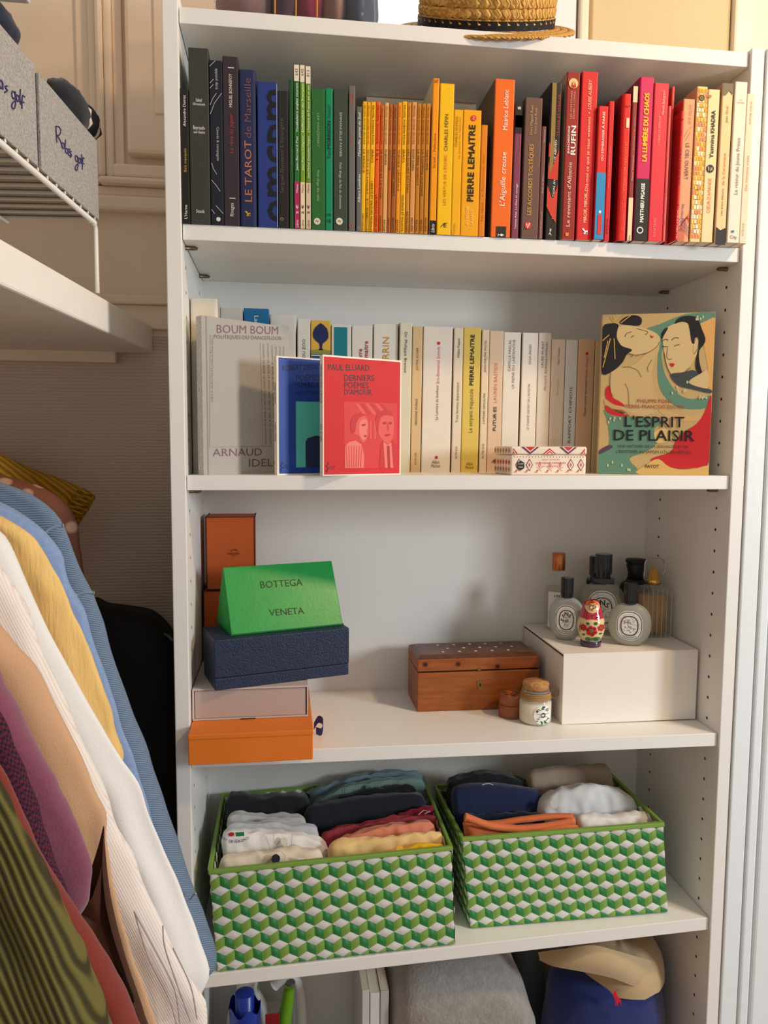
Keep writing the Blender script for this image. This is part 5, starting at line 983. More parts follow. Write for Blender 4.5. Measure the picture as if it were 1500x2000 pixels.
# copper-capped bottle
p = V((0.5885, 0.216, ZP)); Zy = lambda v, y=.216: ony(1090, v, y).z
wu = lambda du, y=.216: (ony(1090 + du, 1150, y) - ony(1090, 1150, y)).length
px_ = ony(1090, 1150, .216).x
t = thing('perfume_bottle', 'clear tall perfume bottle with a shiny copper cap', 'perfume bottle', (px_, .216, ZP), group=PG)
R_ = wu(25)
MB().lathe([(R_ * .9, ZP), (R_, ZP + .003), (R_, Zy(1150)), (R_ * .94, Zy(1142)), (R_ * .6, Zy(1128)), (R_ * .44, Zy(1122)), (R_ * .42, Zy(1118)), (R_ * .5, Zy(1116)), (R_ * .5, Zy(1113.5))], px_, .216, 40).build('glass_body', m_clear, t)
MB().lathe([(R_ * .5, ZP + .006), (R_ * .82, ZP + .008), (R_ * .82, Zy(1146)), (R_ * .2, Zy(1146))], px_, .216, 32).build('perfume', mat('clear_perfume', (206, 202, 178), .1, alpha=.38), t)
MB().lathe([(wu(11.5), Zy(1113)), (wu(12), Zy(1112)), (wu(12), Zy(1081)), (wu(11), Zy(1080)), (.0001, Zy(1079.8))], px_, .216, 32).build('cap', m_copper, t)
mb = MB(); rl2 = R_ + .0004; n = 12; a0, a1 = -.75, .8
mb.add([(px_ + rl2 * math.sin(a0 + (a1 - a0) * i / n), .216 - rl2 * math.cos(a0 + (a1 - a0) * i / n), z) for z in (ZP + .006, Zy(1152)) for i in range(n + 1)], [[i, i + 1, n + 2 + i, n + 1 + i] for i in range(n)], 0, True)
lb = mb.build('label', m_label, t, fix=False)
mb = MB(); put_text(mb, '100', (px_, .216 - rl2 - .0006, Zy(1159)), (1, 0, 0), (0, 0, 1), .0125, .0046, center=True); mb.build('label_print', pcol((90, 84, 74)), lb, fix=False)
t.rotation_euler = (0, 0, -.36)
# black stopper bottle
y = .205; px_ = ony(1240, 1150, y).x; Z_ = lambda v: ony(1240, v, y).z; q = lambda du: (ony(1240 + du, 1150, y) - ony(1240, 1150, y)).length
t = thing('perfume_bottle', 'matt black perfume bottle with flared stopper at the back', 'perfume bottle', (px_, y, ZP), group=PG)
m_bmat = mat('matt_black_glass', (30, 31, 34), .45)
MB().lathe([(q(26), ZP), (q(28), ZP + .004), (q(28), Z_(1150)), (q(26), Z_(1141)), (q(17), Z_(1134)), (q(15.5), Z_(1130))], px_, y, 36).build('glass_body', m_bmat, t)
MB().lathe([(q(14), Z_(1130)), (q(13.5), Z_(1118)), (q(17), Z_(1103)), (q(15), Z_(1101)), (q(17.5), Z_(1099)), (q(18.5), Z_(1095)), (q(17), Z_(1091.5)), (.0001, Z_(1091))], px_, y, 36).build('stopper', m_bmat, t)
# fluted gold bottle
y = .150; ug = 1284; px_ = ony(ug, 1200, y).x; Z_ = lambda v: ony(ug, v, y).z; q = lambda du: (ony(ug + du, 1180, y) - ony(ug, 1180, y)).length
px_ = min(px_, .7555 - q(32))
t = thing('perfume_bottle', 'fluted clear perfume bottle with golden collar and steel loop', 'perfume bottle', (px_, y, ZP), group=PG)
def flute(r, ry, nfl, z0, z1, amp=.05):
    mb = MB(); n = nfl * 4
    poly = []
    for i in range(n):
        a = 2 * math.pi * i / n; c_, s_ = math.cos(a), math.sin(a); k = 1 - amp * (.5 + .5 * math.cos(nfl * a)); e = 2 / 4.5
        poly.append((px_ + r * k * abs(c_) ** e * (1 if c_ >= 0 else -1), y + ry * k * abs(s_) ** e * (1 if s_ >= 0 else -1)))
    return mb.prism(poly, z0, z1, 0, True)
flute(q(31), .0165, 22, ZP, Z_(1146)).build('glass_body', m_clear, t)
flute(q(24), .0115, 22, ZP + .008, Z_(1160), .02).build('perfume', mat('amber_perfume', (190, 142, 66), .1, alpha=.8), t)
for k in range(7):
    xx = px_ + q(27) * (-1 + 2 * k / 6); MB().tube([(xx, y - .0166, ZP + .002), (xx, y - .0166, Z_(1147))], .0006, 5).build('flute_edge', mat('glass_ridge', (236, 230, 210), .1, alpha=.45, spec=.9), t, fix=False)
MB().lathe([(q(26), Z_(1146)), (q(20), Z_(1142)), (q(13), Z_(1140))], px_, y, 24, sy=.6).build('shoulder', m_clear, t)
MB().lathe([(q(12.5), Z_(1140)), (q(12.5), Z_(1131)), (q(9), Z_(1130)), (q(9), Z_(1118)), (q(6), Z_(1117)), (q(6), Z_(1108)), (.0001, Z_(1107))], px_, y, 28).build('collar', m_gold, t)
lp = [(-19, 1124), (-19, 1104), (-17, 1095), (-10, 1091), (8, 1090), (15, 1092), (19, 1100), (19, 1118), (15, 1124)]
MB().tube([(px_ + q(abs(a)) * (1 if a >= 0 else -1), y - .002, Z_(b)) for a, b in smooth_open(lp, 3)], .0011, 8).build('loop', m_chrome, t, fix=False)

# ------------------------------------------------------------------ nesting doll
FX = lambda X, Y: (1040 + X * .17333, 1070 + Y * .17333)
bd = onz(1154, 1265, ZP); y = bd.y + .014; px_ = ony(1154.5, 1220, y).x
Z_ = lambda Y: ony(1154, FX(0, Y)[1], y).z
q = lambda dX: (ony(1154 + dX * .17333, 1220, y) - ony(1154, 1220, y)).length
dz0 = Z_(1128); off = ZP - dz0
ZD = lambda Y: Z_(Y) + off
prof = [(q(104), ZD(1128)), (q(110), ZD(1118)), (q(108), ZD(1070)), (q(100), ZD(1062)), (q(112), ZD(1040)), (q(130), ZD(1000)), (q(143), ZD(940)), (q(144), ZD(890)), (q(138), ZD(840)), (q(126), ZD(808)), (q(116), ZD(770)), (q(106), ZD(730)), (q(98), ZD(690)), (q(88), ZD(655)), (q(68), ZD(628)), (q(40), ZD(612)), (.0001, ZD(606))]
t = thing('nesting_doll', 'painted wooden nesting doll with red headscarf and flowered apron', 'doll', (px_, y, ZP))
prof2 = []
for i in range(len(prof) - 1):
    for j in range(3): prof2.append((prof[i][0] + (prof[i + 1][0] - prof[i][0]) * j / 3, prof[i][1] + (prof[i + 1][1] - prof[i][1]) * j / 3))
prof2.append(prof[-1])
lac = dict(rough=.18, spec=.6, coat=.6)
m_dp, m_dc, m_dr = mat('doll_purple_lacquer', (62, 30, 66), **lac), mat('doll_cream_lacquer', (230, 204, 156), **lac), mat('doll_red_lacquer', (190, 32, 64), **lac)
ms = [0 if p_[1] < ZD(1062) else (1 if p_[1] < ZD(815) else 2) for p_ in prof2[:-1]]
MB().lathe(prof2, px_, y, 48, ms).build('doll_body', [m_dp, m_dc, m_dr], t)
def rad(z):
    for i in range(len(prof2) - 1):
        if prof2[i][1] <= z <= prof2[i + 1][1] and prof2[i + 1][1] > prof2[i][1]: k = (z - prof2[i][1]) / (prof2[i + 1][1] - prof2[i][1]); return prof2[i][0] + k * (prof2[i + 1][0] - prof2[i][0])
    return prof2[0][0]
def dmap(X, Y, k):
    dx = q(abs(X - 655)) * (1 if X >= 655 else -1); z = ZD(Y); r = rad(z) + .0002 + .00012 * k
    return V((px_ + dx, y - math.sqrt(max(1e-8, r * r - dx * dx)), z))
def dpaint(pts, rgb, k, sm=True):
    pts = smooth_closed(pts, 3) if sm else pts; n = len(pts); cxx = sum(a for a, b in pts) / n; cyy = sum(b for a, b in pts) / n
    m = mat('doll_paint_%02x%02x%02x' % rgb, rgb, **lac)
    rings = (0.34, .67, 1.0); vs = [dmap(cxx, cyy, k)] + [dmap(cxx + (a - cxx) * s_, cyy + (b - cyy) * s_, k) for s_ in rings for a, b in pts]
    fs = [[0, 1 + i, 1 + (i + 1) % n] for i in range(n)] + [[1 + j * n + i, 1 + j * n + (i + 1) % n, 1 + (j + 1) * n + (i + 1) % n, 1 + (j + 1) * n + i] for j in range(2) for i in range(n)]
    MB().add(vs, fs, 0, True).build('painted_detail', m, t, fix=False)
def dline(pts, rgb, k, wd=5):
    m = mat('doll_paint_%02x%02x%02x' % rgb, rgb, **lac); mb = MB(); stroke2(mb, smooth_open(pts, 4), wd, lambda a, b: dmap(a, b, k)); mb.build('painted_detail', m, t, fix=False)
DB = (30, 24, 26)
dpaint(ell(662, 680, 76, 66, 14), (232, 190, 140), 1); dpaint([(590, 665), (600, 630), (650, 614), (710, 620), (740, 660), (700, 640), (655, 632), (620, 645)], (214, 100, 30), 2)
for x in (632, 690): dpaint(ell(x, 676, 15, 10, 8), (240, 236, 226), 3); dpaint(ell(x + 2, 676, 8, 10, 8), (40, 30, 26), 4); dline([(x - 22, 664), (x, 652), (x + 20, 660)], DB, 4, 4)
dpaint(ell(662, 712, 14, 5, 8), (200, 50, 50), 3); dline([(655, 690), (660, 698), (668, 697)], (190, 120, 90), 3, 3)
dline(ell(662, 680, 78, 68, 20, .3, 2.85), DB, 3, 5); dline([(582, 660), (600, 625), (655, 606)], DB, 3, 5); dline([(655, 606), (720, 620), (745, 660)], DB, 3, 5)
dpaint([(640, 752), (690, 752), (672, 790), (655, 800)], (214, 56, 84), 2); dpaint([(612, 760), (640, 750), (655, 800), (640, 812), (600, 812)], (206, 40, 70), 2); dpaint([(690, 752), (730, 765), (740, 812), (690, 812), (670, 800)], (206, 40, 70), 2)
for pts in ([(640, 752), (655, 778), (660, 812)], [(690, 752), (668, 778), (660, 800)], [(604, 745), (598, 812)], [(735, 745), (745, 812)]): dline(pts, DB, 3, 4)
for cxx, cyy, s_ in ((660, 935, 60), (575, 905, 36), (760, 900, 38)):
    for i in range(6):
        a = i * math.pi / 3 + .3; dpaint(ell(cxx + s_ * .62 * math.cos(a), cyy + s_ * .62 * math.sin(a), s_ * .42, s_ * .42, 8), (190, 28, 36) if s_ > 50 else (206, 40, 52), 2)
    dpaint(ell(cxx, cyy, s_ * .3, s_ * .34, 8), (110, 120, 40), 3)
for cxx, cyy, rx, rz in ((622, 855, 20, 16), (702, 850, 20, 18), (628, 1035, 34, 26), (712, 1030, 46, 28), (580, 985, 18, 12), (755, 965, 18, 12)): dpaint(ell(cxx, cyy, rx, rz, 8), (40, 110, 54), 2)
for pts in ([(545, 860), (535, 920), (545, 965)], [(790, 850), (798, 890)], [(664, 990), (664, 1060)]): dline(pts, (60, 40, 24), 2, 4)
t.rotation_euler = (0, 0, -.40)
# ------------------------------------------------------------------ woven baskets
m_sw = wave_mat('white_woven_strap', (236, 234, 232), (216, 212, 208), 420, 'DIAGONAL', .5, .35, 0)
m_sd = wave_mat('dark_green_woven_strap', (54, 142, 74), (40, 120, 60), 420, 'DIAGONAL', .38, .4, 0)
m_sl = wave_mat('light_green_woven_strap', (142, 178, 86), (124, 160, 70), 420, 'DIAGONAL', .45, .35, 0)
def cell_patch(corners, n, bulge=.0019, res=4):
    a, b, c_, d_ = corners; vs = []; fs = []
    for j in range(res):
        for i in range(res):
            s, t_ = i / (res - 1), j / (res - 1)
            p = (a * (1 - s) + b * s) * (1 - t_) + (d_ * (1 - s) + c_ * s) * t_
            vs.append(p + n * (bulge * (math.sin(math.pi * min(max(s, .0), 1)) * math.sin(math.pi * t_)) ** .6))
    for j in range(res - 1):
        for i in range(res - 1): fs.append([j * res + i, j * res + i + 1, (j + 1) * res + i + 1, (j + 1) * res + i])
    return vs, fs
def weave_cells(w, h, cw):
    """tumbling-block cells on a w x h face; yields kind, centre, polygon (a,b) clipped to the face"""
    A = .60 * cw; Bq = .30 * cw; pitch = A + Bq
    rows = int(math.ceil(h / pitch)) + 1; cols = int(round(w / cw)) + 1
    for j in range(rows):
        cb = h - A - j * pitch
        for i in range(-1, cols + 1):
            ca = (i + .5 * (j % 2)) * cw
            for kind, poly in ((0, [(0, 0), (cw / 2, Bq), (0, A), (-cw / 2, Bq)]), (1, [(0, 0), (-cw / 2, Bq), (-cw / 2, -Bq), (0, -A)]), (2, [(0, 0), (0, -A), (cw / 2, -Bq), (cw / 2, Bq)])):
                P = [(ca + p[0], cb + p[1]) for p in poly]
                cl = [(min(max(p[0], 0), w), min(max(p[1], 0), h)) for p in P]
                area = abs(sum(cl[k][0] * cl[(k + 1) % 4][1] - cl[(k + 1) % 4][0] * cl[k][1] for k in range(4))) / 2
                if area < .12 * cw * cw * .3: continue
                full = all(abs(p[0] - q[0]) + abs(p[1] - q[1]) < 1e-9 for p, q in zip(P, cl))
                yield kind, (ca, cb), cl, full
def basket(label, BL, BR, TL, depth, cw, skew=0.0):
    BL, BR, TL = V(BL), V(BR), V(TL)
    w, h = (BR - BL).length, (TL - BL).length
    e1, e2 = (BR - BL) / w, (TL - BL) / h
    n = e1.cross(e2).normalized(); 
    if n.y > 0: n = -n
    e3 = V((skew, 1, 0)).normalized()
    t = thing('woven_basket', label, 'basket', BL + e1 * w / 2 + e3 * depth / 2, group='green woven storage baskets')
    P = lambda a, b, c_=0: BL + e1 * a + e2 * b + e3 * c_
    org = t.matrix_basis.translation
    mats = (m_sw, m_sd, m_sl); shared = {}
    i_ = .0016
    MB().hexa([P(i_, i_, i_), P(w - i_, i_, i_), P(w - i_, i_, depth - i_), P(i_, i_, depth - i_), P(i_, .004, i_), P(w - i_, .004, i_), P(w - i_, .004, depth - i_), P(i_, .004, depth - i_)]).build('base', m_sl, t)
    lin_ = MB()
    for (a0, a1, c0, c1) in ((i_, w - i_, i_, i_ + .0015), (i_, w - i_, depth - i_ - .0015, depth - i_), (i_, i_ + .0015, i_, depth - i_), (w - i_ - .0015, w - i_, i_, depth - i_)):
        lin_.hexa([P(a0, i_, c0), P(a1, i_, c0), P(a1, i_, c1), P(a0, i_, c1), P(a0, h - .002, c0), P(a1, h - .002, c0), P(a1, h - .002, c1), P(a0, h - .002, c1)])
    lin_.build('inner_wall', m_sl, t)
    cnt = 0; rest = MB()
    for kind, ctr, poly, full in weave_cells(w, h, cw):
        if cnt < 298:
            c0 = P(*ctr)
            if full and kind in shared: me = shared[kind]
            else:
                vs, fs = cell_patch([P(*q) - c0 for q in poly], n)
                me = bpy.data.meshes.new('strap_crossing'); me.from_pydata([tuple(q) for q in vs], [], fs); me.materials.append(mats[kind])
                me.polygons.foreach_set('use_smooth', [True] * len(fs))
                if full: shared[kind] = me
            o = bpy.data.objects.new('strap_crossing', me); C.objects.link(o); o.parent = t; o.location = c0 - org; cnt += 1
        else:
            vs, fs = cell_patch([P(*q) for q in poly], n); rest.add(vs, fs, kind, True)
    for (o_, d1, d2, nn, ww) in ((P(0, 0, depth), -e3, e2, -e1, depth), (P(w, 0, 0), e3, e2, e1, depth), (P(0, 0, depth - .004), e1, e2, n, w), (P(w, 0, depth), -e1, e2, -n, w), (P(.0045, 0, 0), e3, e2, e1, depth), (P(w - .0045, 0, depth), -e3, e2, -e1, depth)):
        for kind, ctr, poly, full in weave_cells(ww, h, cw):
            vs, fs = cell_patch([o_ + d1 * q[0] + d2 * q[1] for q in poly], nn, res=3); rest.add(vs, fs, kind, True)
    rest.build('side_weave', mats, t, kind='stuff', fix=False)
    ro = .0018; rr = MB(); z0, z1 = h - .0045, h + .0022
    for (a0, a1, c0, c1) in ((-ro, w + ro, -ro, .003), (-ro, w + ro, depth - .003, depth + ro), (-ro, .003, .003, depth - .003), (w - .003, w + ro, .003, depth - .003)):
        rr.hexa([P(a0, z0, c0), P(a1, z0, c0), P(a1, z0, c1), P(a0, z0, c1), P(a0, z1, c0), P(a1, z1, c0), P(a1, z1, c1), P(a0, z1, c1)])
    rr.build('rim', m_sl, t, bevel=.0012)
    return P, w, h
basket('green and white woven basket at the left of the fourth shelf', (.0311, .0085, z4(.03) + .0012), (.3695, .0085, z4(.37) + .0022), (.0225, .0035, .7575), .232, .0250)
basket('green and white woven basket at the right of the fourth shelf', (.4004, .0400, z4(.40) + .0012), (.7060, .0260, z4(.706) + .0022), (.3845, .0350, .7640), .176, .0236, -.035)

# ------------------------------------------------------------------ folded clothes in the baskets
def cloth(name, rgb, rib=None, rough=.85, var=.05):
    if rib: return wave_mat('cloth_' + name, rgb, tuple(int(q * .93) for q in rgb), rib, 'X', rough, .35, 1.0)
    return mat('cloth_' + name, rgb, rough, bump=.35, bscale=900, var=var, vscale=30, sheen=.25)
def loaf(label, uL, uR, vL, vR, y0, y1, mt, lobes=2, seed=1, zb=None, wr=.0042, name='folded_shirt', cat='shirt', group=None, vM=None, drop=.07, rnd=.35, inl=None):
    inl = (.017 if group == 'folded clothes in the right basket' else .010) if inl is None else inl
    ym = (y0 + y1) / 2
    a, b = ony(uL, vL, ym), ony(uR, vR, ym); xL, xR = a.x, b.x
    zM = ony((uL + uR) / 2, vM, ym).z if vM else (a.z + b.z) / 2
    base = lambda x: (z4(x) + .008) if zb is None else zb
    def ztop(s): return a.z * (1 - s) * (1 - 2 * s) + 4 * zM * s * (1 - s) + b.z * s * (2 * s - 1)
    t = thing(name, label, cat, ((xL + xR) / 2, ym, base((xL + xR) / 2)), group=group)
    def fn(u, v):
        th = math.pi * v; s = u
        endt = max(0.02, 1 - (abs(2 * s - 1)) ** 22)
        cs, sn = math.cos(th), math.sin(th)
        yy = -abs(cs) ** .55 * (1 if cs > 0 else -1); zz = max(sn, 0) ** rnd
        x = xL + (xR - xL) * s; y = ym + (y1 - y0) / 2 * yy * endt ** .5
        z_ = base(x); zt_ = ztop(s); h = zt_ - z_
        z = z_ + h * zz * (.90 + .10 * endt)
        if zz > .7:
            g = abs(math.sin(math.pi * lobes * (yy * .5 + .5) + .35 * mnoise.noise((x * 22, seed, 3)))); z -= (1 - g) ** 2 * .009 * (zz - .7) / .3
        nz = mnoise.noise((x * 26 + seed * 7.1, y * 70, z * 18)); n2 = mnoise.noise((x * 75 + seed, y * 120, z * 40))
        z += wr * nz * zz; y += wr * .8 * n2 * (1 - abs(2 * v - 1) ** 4); z += wr * .4 * n2 * zz
        cr = 1 - abs(mnoise.noise((x * 34 + seed * 3, y * 45, seed))); z += wr * .9 * (cr - .8) * zz
        x += inl * (1 - (z - z_) / .145)
        return (x + .0015 * n2, min(max(y, y0), y1), z)
    mb = MB().grid(fn, 46, 30); mb.build('folded_body', mt, t, fix=False)
    return t, ym
FX2 = lambda X, Y: (390 + X * .34667, 1480 + Y * .34667)
GX2 = lambda X, Y: (830 + X * .39333, 1470 + Y * .39333)
def disc3(t, p, r, m, name, n=14, nrm=(0, -1, .55), th=.0012):
    nrm = V(nrm).normalized(); a = nrm.cross(V((0, 0, 1))).normalized(); b = nrm.cross(a); mb = MB()
    ring = [V(p) + a * r * math.cos(2 * math.pi * i / n) + b * r * math.sin(2 * math.pi * i / n) for i in range(n)]
    mb.add(ring + [q + nrm * th for q in ring], [list(range(n)), list(range(n, 2 * n))] + [[i, (i + 1) % n, n + (i + 1) % n, n + i] for i in range(n)]); return mb.build(name, m, t)
FG1, FG2 = 'folded clothes in the left basket', 'folded clothes in the right basket'
k1, _ = loaf('cream folded polo with a dark round button at the basket front', 427, 630, 1673, 1656, .0115, .046, cloth('cream', (232, 220, 200)), 1, 3, group=FG1, vM=1660)
disc3(k1, ony(*FX2(428, 570), .0105), .0062, mat('dark_button', (24, 26, 34), .4), 'button')
mb = MB(); stroke2(mb, [FX2(352, 540), FX2(400, 530), FX2(452, 524), FX2(478, 545), FX2(482, 610)], 1.0, lambda a, b: ony(a, b, .0108)); mb.build('placket_seam', cloth('cream_seam', (190, 176, 156)), k1, fix=False)
k2, _ = loaf('white folded polo with an embroidered crest on its left', 433, 640, 1620, 1640, .048, .082, cloth('white', (238, 236, 234)), 2, 5, group=FG1, vM=1621)
disc3(k2, ony(*FX2(475, 468), .0475), .0050, mat('pearl_button', (220, 214, 200), .25), 'button')
for x in (420, 522): 
    mb = MB(); stroke2(mb, [FX2(x, 405), FX2(x - 4, 470), FX2(x - 6, 535)], 1.2, lambda a, b: ony(a, b, .0468)); mb.build('placket_seam', cloth('white_seam', (196, 196, 198)), k2, fix=False)
mb = MB(); flat_poly(mb, [FX2(200, 420), FX2(250, 418), FX2(252, 440), FX2(205, 444)], lambda a, b: ony(a, b, .0462)); mb.build('crest', pcol((40, 120, 80)), k2, fix=False)
mb = MB(); flat_poly(mb, smooth_closed([FX2(160, 430), FX2(175, 420), FX2(195, 424), FX2(190, 440), FX2(168, 442)], 2), lambda a, b: ony(a, b, .0462)); mb.build('crest', pcol((196, 44, 44)), k2, fix=False)
mb = MB(); s = 'GOLF DE CHANTACO'
for i, ch in enumerate(s):
    if ch == ' ': continue
    q = i / (len(s) - 1); X = 122 + 150 * q; Y = 432 + 42 * math.sin(math.pi * (.1 + .75 * q)); tx = V((1, 0, -.55 * math.cos(math.pi * (.1 + .75 * q)))).normalized()
    put_text(mb, ch, ony(*FX2(X, Y), .0460), tx, (-tx.z, 0, tx.x), None, .0040, .01, center=True, res=1)
mb.build('embroidered_lettering', pcol((70, 84, 110)), k2, fix=False)
loaf('pale grey-white folded shirt behind the crested polo', 440, 622, 1608, 1614, .084, .110, cloth('greywhite', (222, 220, 216)), 2, 7, group=FG1, vM=1604)
loaf('off-white folded shirt in front of the black one', 443, 598, 1588, 1594, .112, .140, cloth('offwhite', (214, 210, 204)), 2, 9, group=FG1, vM=1589, wr=.004)
loaf('black folded shirt at the back left corner of the basket', 443, 606, 1549, 1552, .146, .200, cloth('black', (26, 26, 30)), 1, 11, group=FG1, vM=1553)
k, _ = loaf('bright yellow folded shirt peeking over the basket front', 742, 868, 1672, 1648, .0115, .028, cloth('yellow', (240, 190, 20)), 1, 13, group=FG1, vM=1655)
disc3(k, ony(*FX2(1128, 518), .0108), .0056, mat('amber_button', (230, 176, 60), .25), 'button')
k, _ = loaf('pale apricot-yellow folded shirt behind the bright yellow one', 638, 868, 1645, 1620, .030, .058, cloth('apricot', (240, 206, 146)), 1, 15, group=FG1, wr=.0045, vM=1634)
loaf('salmon-pink folded polo between apricot and rose shirts', 652, 850, 1638, 1600, .060, .084, cloth('salmon', (226, 146, 116)), 2, 17, group=FG1, vM=1612)
loaf('rose-red ribbed folded shirt in the left basket', 622, 861, 1626, 1590, .086, .108, cloth('rose', (186, 78, 84), rib=140), 2, 19, group=FG1, vM=1600)
k, _ = loaf('small burgundy folded garment with white embroidery', 772, 850, 1592, 1571, .110, .124, cloth('burgundy', (140, 24, 50)), 1, 21, group=FG1, vM=1578)
mb = MB(); stroke2(mb, [FX2(1232, 322), FX2(1262, 296), FX2(1285, 300), FX2(1262, 318), FX2(1300, 300)], 1.6, lambda a, b: ony(a, b, .1085)); mb.build('embroidery', pcol((226, 200, 200)), k, fix=False)
loaf('navy-black folded jumper in the middle of the left basket', 593, 833, 1577, 1548, .126, .165, cloth('navyblack', (30, 34, 46)), 1, 23, group=FG1, vM=1556, wr=.002)
loaf('thin black folded shirt in front of the sage knit', 655, 816, 1556, 1530, .168, .182, cloth('black2', (22, 22, 26)), 1, 25, group=FG1, vM=1540)
k, _ = loaf('sage-green ribbed folded polo near the back of the basket', 606, 833, 1566, 1520, .184, .206, cloth('sage', (134, 160, 152), rib=150), 2, 27, group=FG1, vM=1524)
disc3(k, ony(*FX2(950, 172), .1835), .005, mat('sage_button', (96, 120, 112), .4), 'button')
loaf('blue-grey folded shirt at the very back of the left basket', 603, 831, 1546, 1508, .208, .228, cloth('bluegrey', (124, 148, 160)), 2, 29, group=FG1, vM=1509)
mb = MB(); pb_ = [ony(*FX2(X, Y), .0095) for X, Y in ((552, 565), (690, 588), (680, 606), (540, 612))]
mb.add(pb_ + [q + V((0, .002, 0)) for q in pb_], [[0, 1, 2, 3], [7, 6, 5, 4], [0, 4, 5, 1], [1, 5, 6, 2], [2, 6, 7, 3], [3, 7, 4, 0]])
ck = thing('folded_collar', 'white collar tip with a navy stripe tucked at the basket front', 'shirt', (pb_[3].x, .0095, pb_[3].z)); mb.build('collar_body', cloth('collarwhite', (236, 232, 226)), ck)
mb = MB(); flat_poly(mb, [FX2(592, 570), FX2(620, 575), FX2(608, 608), FX2(578, 608)], lambda a, b: ony(a, b, .0091)); mb.build('stripe', cloth('navystripe', (24, 28, 44)), ck, fix=False)

loaf('white folded trousers at the front right of the right basket', 1124, 1278, 1592, 1587, .046, .082, cloth('white2', (230, 226, 222)), 1, 31, group=FG2, name='folded_trousers', cat='trousers')
k, _ = loaf('large white folded polo with a button in the right basket', 1046, 1252, 1568, 1570, .088, .134, cloth('white3', (236, 233, 229)), 1, 33, group=FG2, vM=1530, wr=.005)
disc3(k, ony(*GX2(640, 255), .087), .0068, mat('pearl_button', (220, 214, 200), .25), 'button')
loaf('taupe folded knit at the back right of the right basket', 1029, 1196, 1508, 1492, .140, .186, cloth('taupe', (168, 150, 132)), 1, 35, group=FG2, vM=1496, wr=.002, rnd=.5)
loaf('black-navy folded shirt directly behind the terracotta one', 900, 1064, 1590, 1589, .090, .106, cloth('navy2', (24, 28, 44)), 1, 37, group=FG2)
k, _ = loaf('large navy folded sweatshirt in the right basket', 882, 1062, 1540, 1548, .108, .150, cloth('navy3', (30, 40, 76)), 1, 39, group=FG2, vM=1531, wr=.002)
mb = MB(); stroke2(mb, [GX2(285, 160), GX2(300, 155), GX2(318, 152), GX2(340, 160)], 1.6, lambda a, b: ony(a, b, .1075)); mb.build('neck_label', pcol((200, 200, 206)), k, fix=False)
loaf('black folded jumper at the back left of the right basket', 872, 1030, 1524, 1522, .154, .190, cloth('black3', (22, 23, 28)), 2, 41, group=FG2, vM=1508)
# terracotta trousers: a folded waistband loop
t = thing('folded_trousers', 'terracotta folded trousers at the front left of the right basket', 'trousers', (.44, .065, z4(.44) + .01), group=FG2)
m_ter = cloth('terracotta', (214, 118, 66), rough=.6)
def ter(u, v):
    th = math.pi * v; cs, sn = math.cos(th), max(math.sin(th), 0)
    a, b = ony(905, 1606, .065), ony(1124, 1600, .065); x = a.x + (b.x - a.x) * u; zt_ = a.z * (1 - u) + b.z * u - .010 * math.sin(math.pi * u)
    zz = sn ** .3; y = .065 - .021 * abs(cs) ** .6 * (1 if cs > 0 else -1) * max(.1, 1 - abs(2 * u - 1) ** 12)
    z = z4(x) + .01 + (zt_ - z4(x) - .01) * zz
    x += .017 * (1 - (z - z4(x)) / .145)
    return (x, y + .002 * mnoise.noise((x * 40, 2, z * 30)), z + .003 * mnoise.noise((x * 30, y * 60, 5)))
MB().grid(ter, 40, 24).build('folded_body', m_ter, t, fix=False)
def band(pts, y_a, y_b, hh, name, seed):
    P = smooth_open(pts, 6); n = len(P); mb = MB(); vs = []
    for i, (u_, v_) in enumerate(P):
        y = y_a + (y_b - y_a) * i / (n - 1); p = ony(u_, v_, y); bul = .0018 * mnoise.noise((i * .4, seed, 0))
        vs += [p + V((0, bul, 0)), p + V((0, -.0035 + bul, hh * .35)), p + V((0, -.002, hh * .75)), p + V((0, .002, hh)), p + V((0, .006, hh * .7)), p + V((0, .006, 0))]
    fs = [[i * 6 + j, i * 6 + (j + 1) % 6, (i + 1) * 6 + (j + 1) % 6, (i + 1) * 6 + j] for i in range(n - 1) for j in range(6)] + [[0, 1, 2, 3, 4, 5], [(n - 1) * 6 + j for j in range(6)][::-1]]
    mb.add(vs, fs, 0, True); mb.build(name, m_ter, t)
band([GX2(196, 420), GX2(200, 345), GX2(230, 350), GX2(330, 385), GX2(480, 400), GX2(620, 385), GX2(745, 360)], .046, .050, .012, 'waistband', 1)
band([GX2(205, 350), GX2(320, 372), GX2(480, 350), GX2(620, 335), GX2(735, 335)], .070, .064, .010, 'waistband', 2)
band([GX2(540, 440), GX2(600, 415), GX2(700, 395), GX2(760, 400)], .044, .046, .012, 'turned_hem', 3)

# ------------------------------------------------------------------ left side: board shelf, wire rack, felt boxes
DV = V((.0948, .9955, 0)).normalized(); NV = V((DV.y, -DV.x, 0))      # shelf direction and its outward normal
FP = V((-.0811, .27, 0))
def hit(u, v, p0=FP, n=NV, off=0.0):
    d = V(ray(u, v)); c0 = V(CAMC); return c0 + d * ((p0 + n * off - c0).dot(n) / d.dot(n))
def LP(s, o, z): q = FP + DV * (s - .27) + NV * o; return V((q.x, q.y, z))       # s ~ depth, o ~ outward
m_board = mat('painted_board_edge', (240, 236, 228), .5, bump=.3, bscale=40, var=.02)
SZ0, SZ1 = 1.486, 1.5285
t = thing('wall_shelf', 'thick white painted shelf board above the hanging clothes', 'shelf', LP(0, -.3, SZ0))
MB().hexa([LP(-.75, -.95, SZ0), LP(-.75, 0, SZ0), LP(.268, 0, SZ0), LP(.268, -.95, SZ0), LP(-.75, -.95, SZ1), LP(-.75, 0, SZ1), LP(.268, 0, SZ1), LP(.268, -.95, SZ1)]).build('board', m_board, t, bevel=.003)
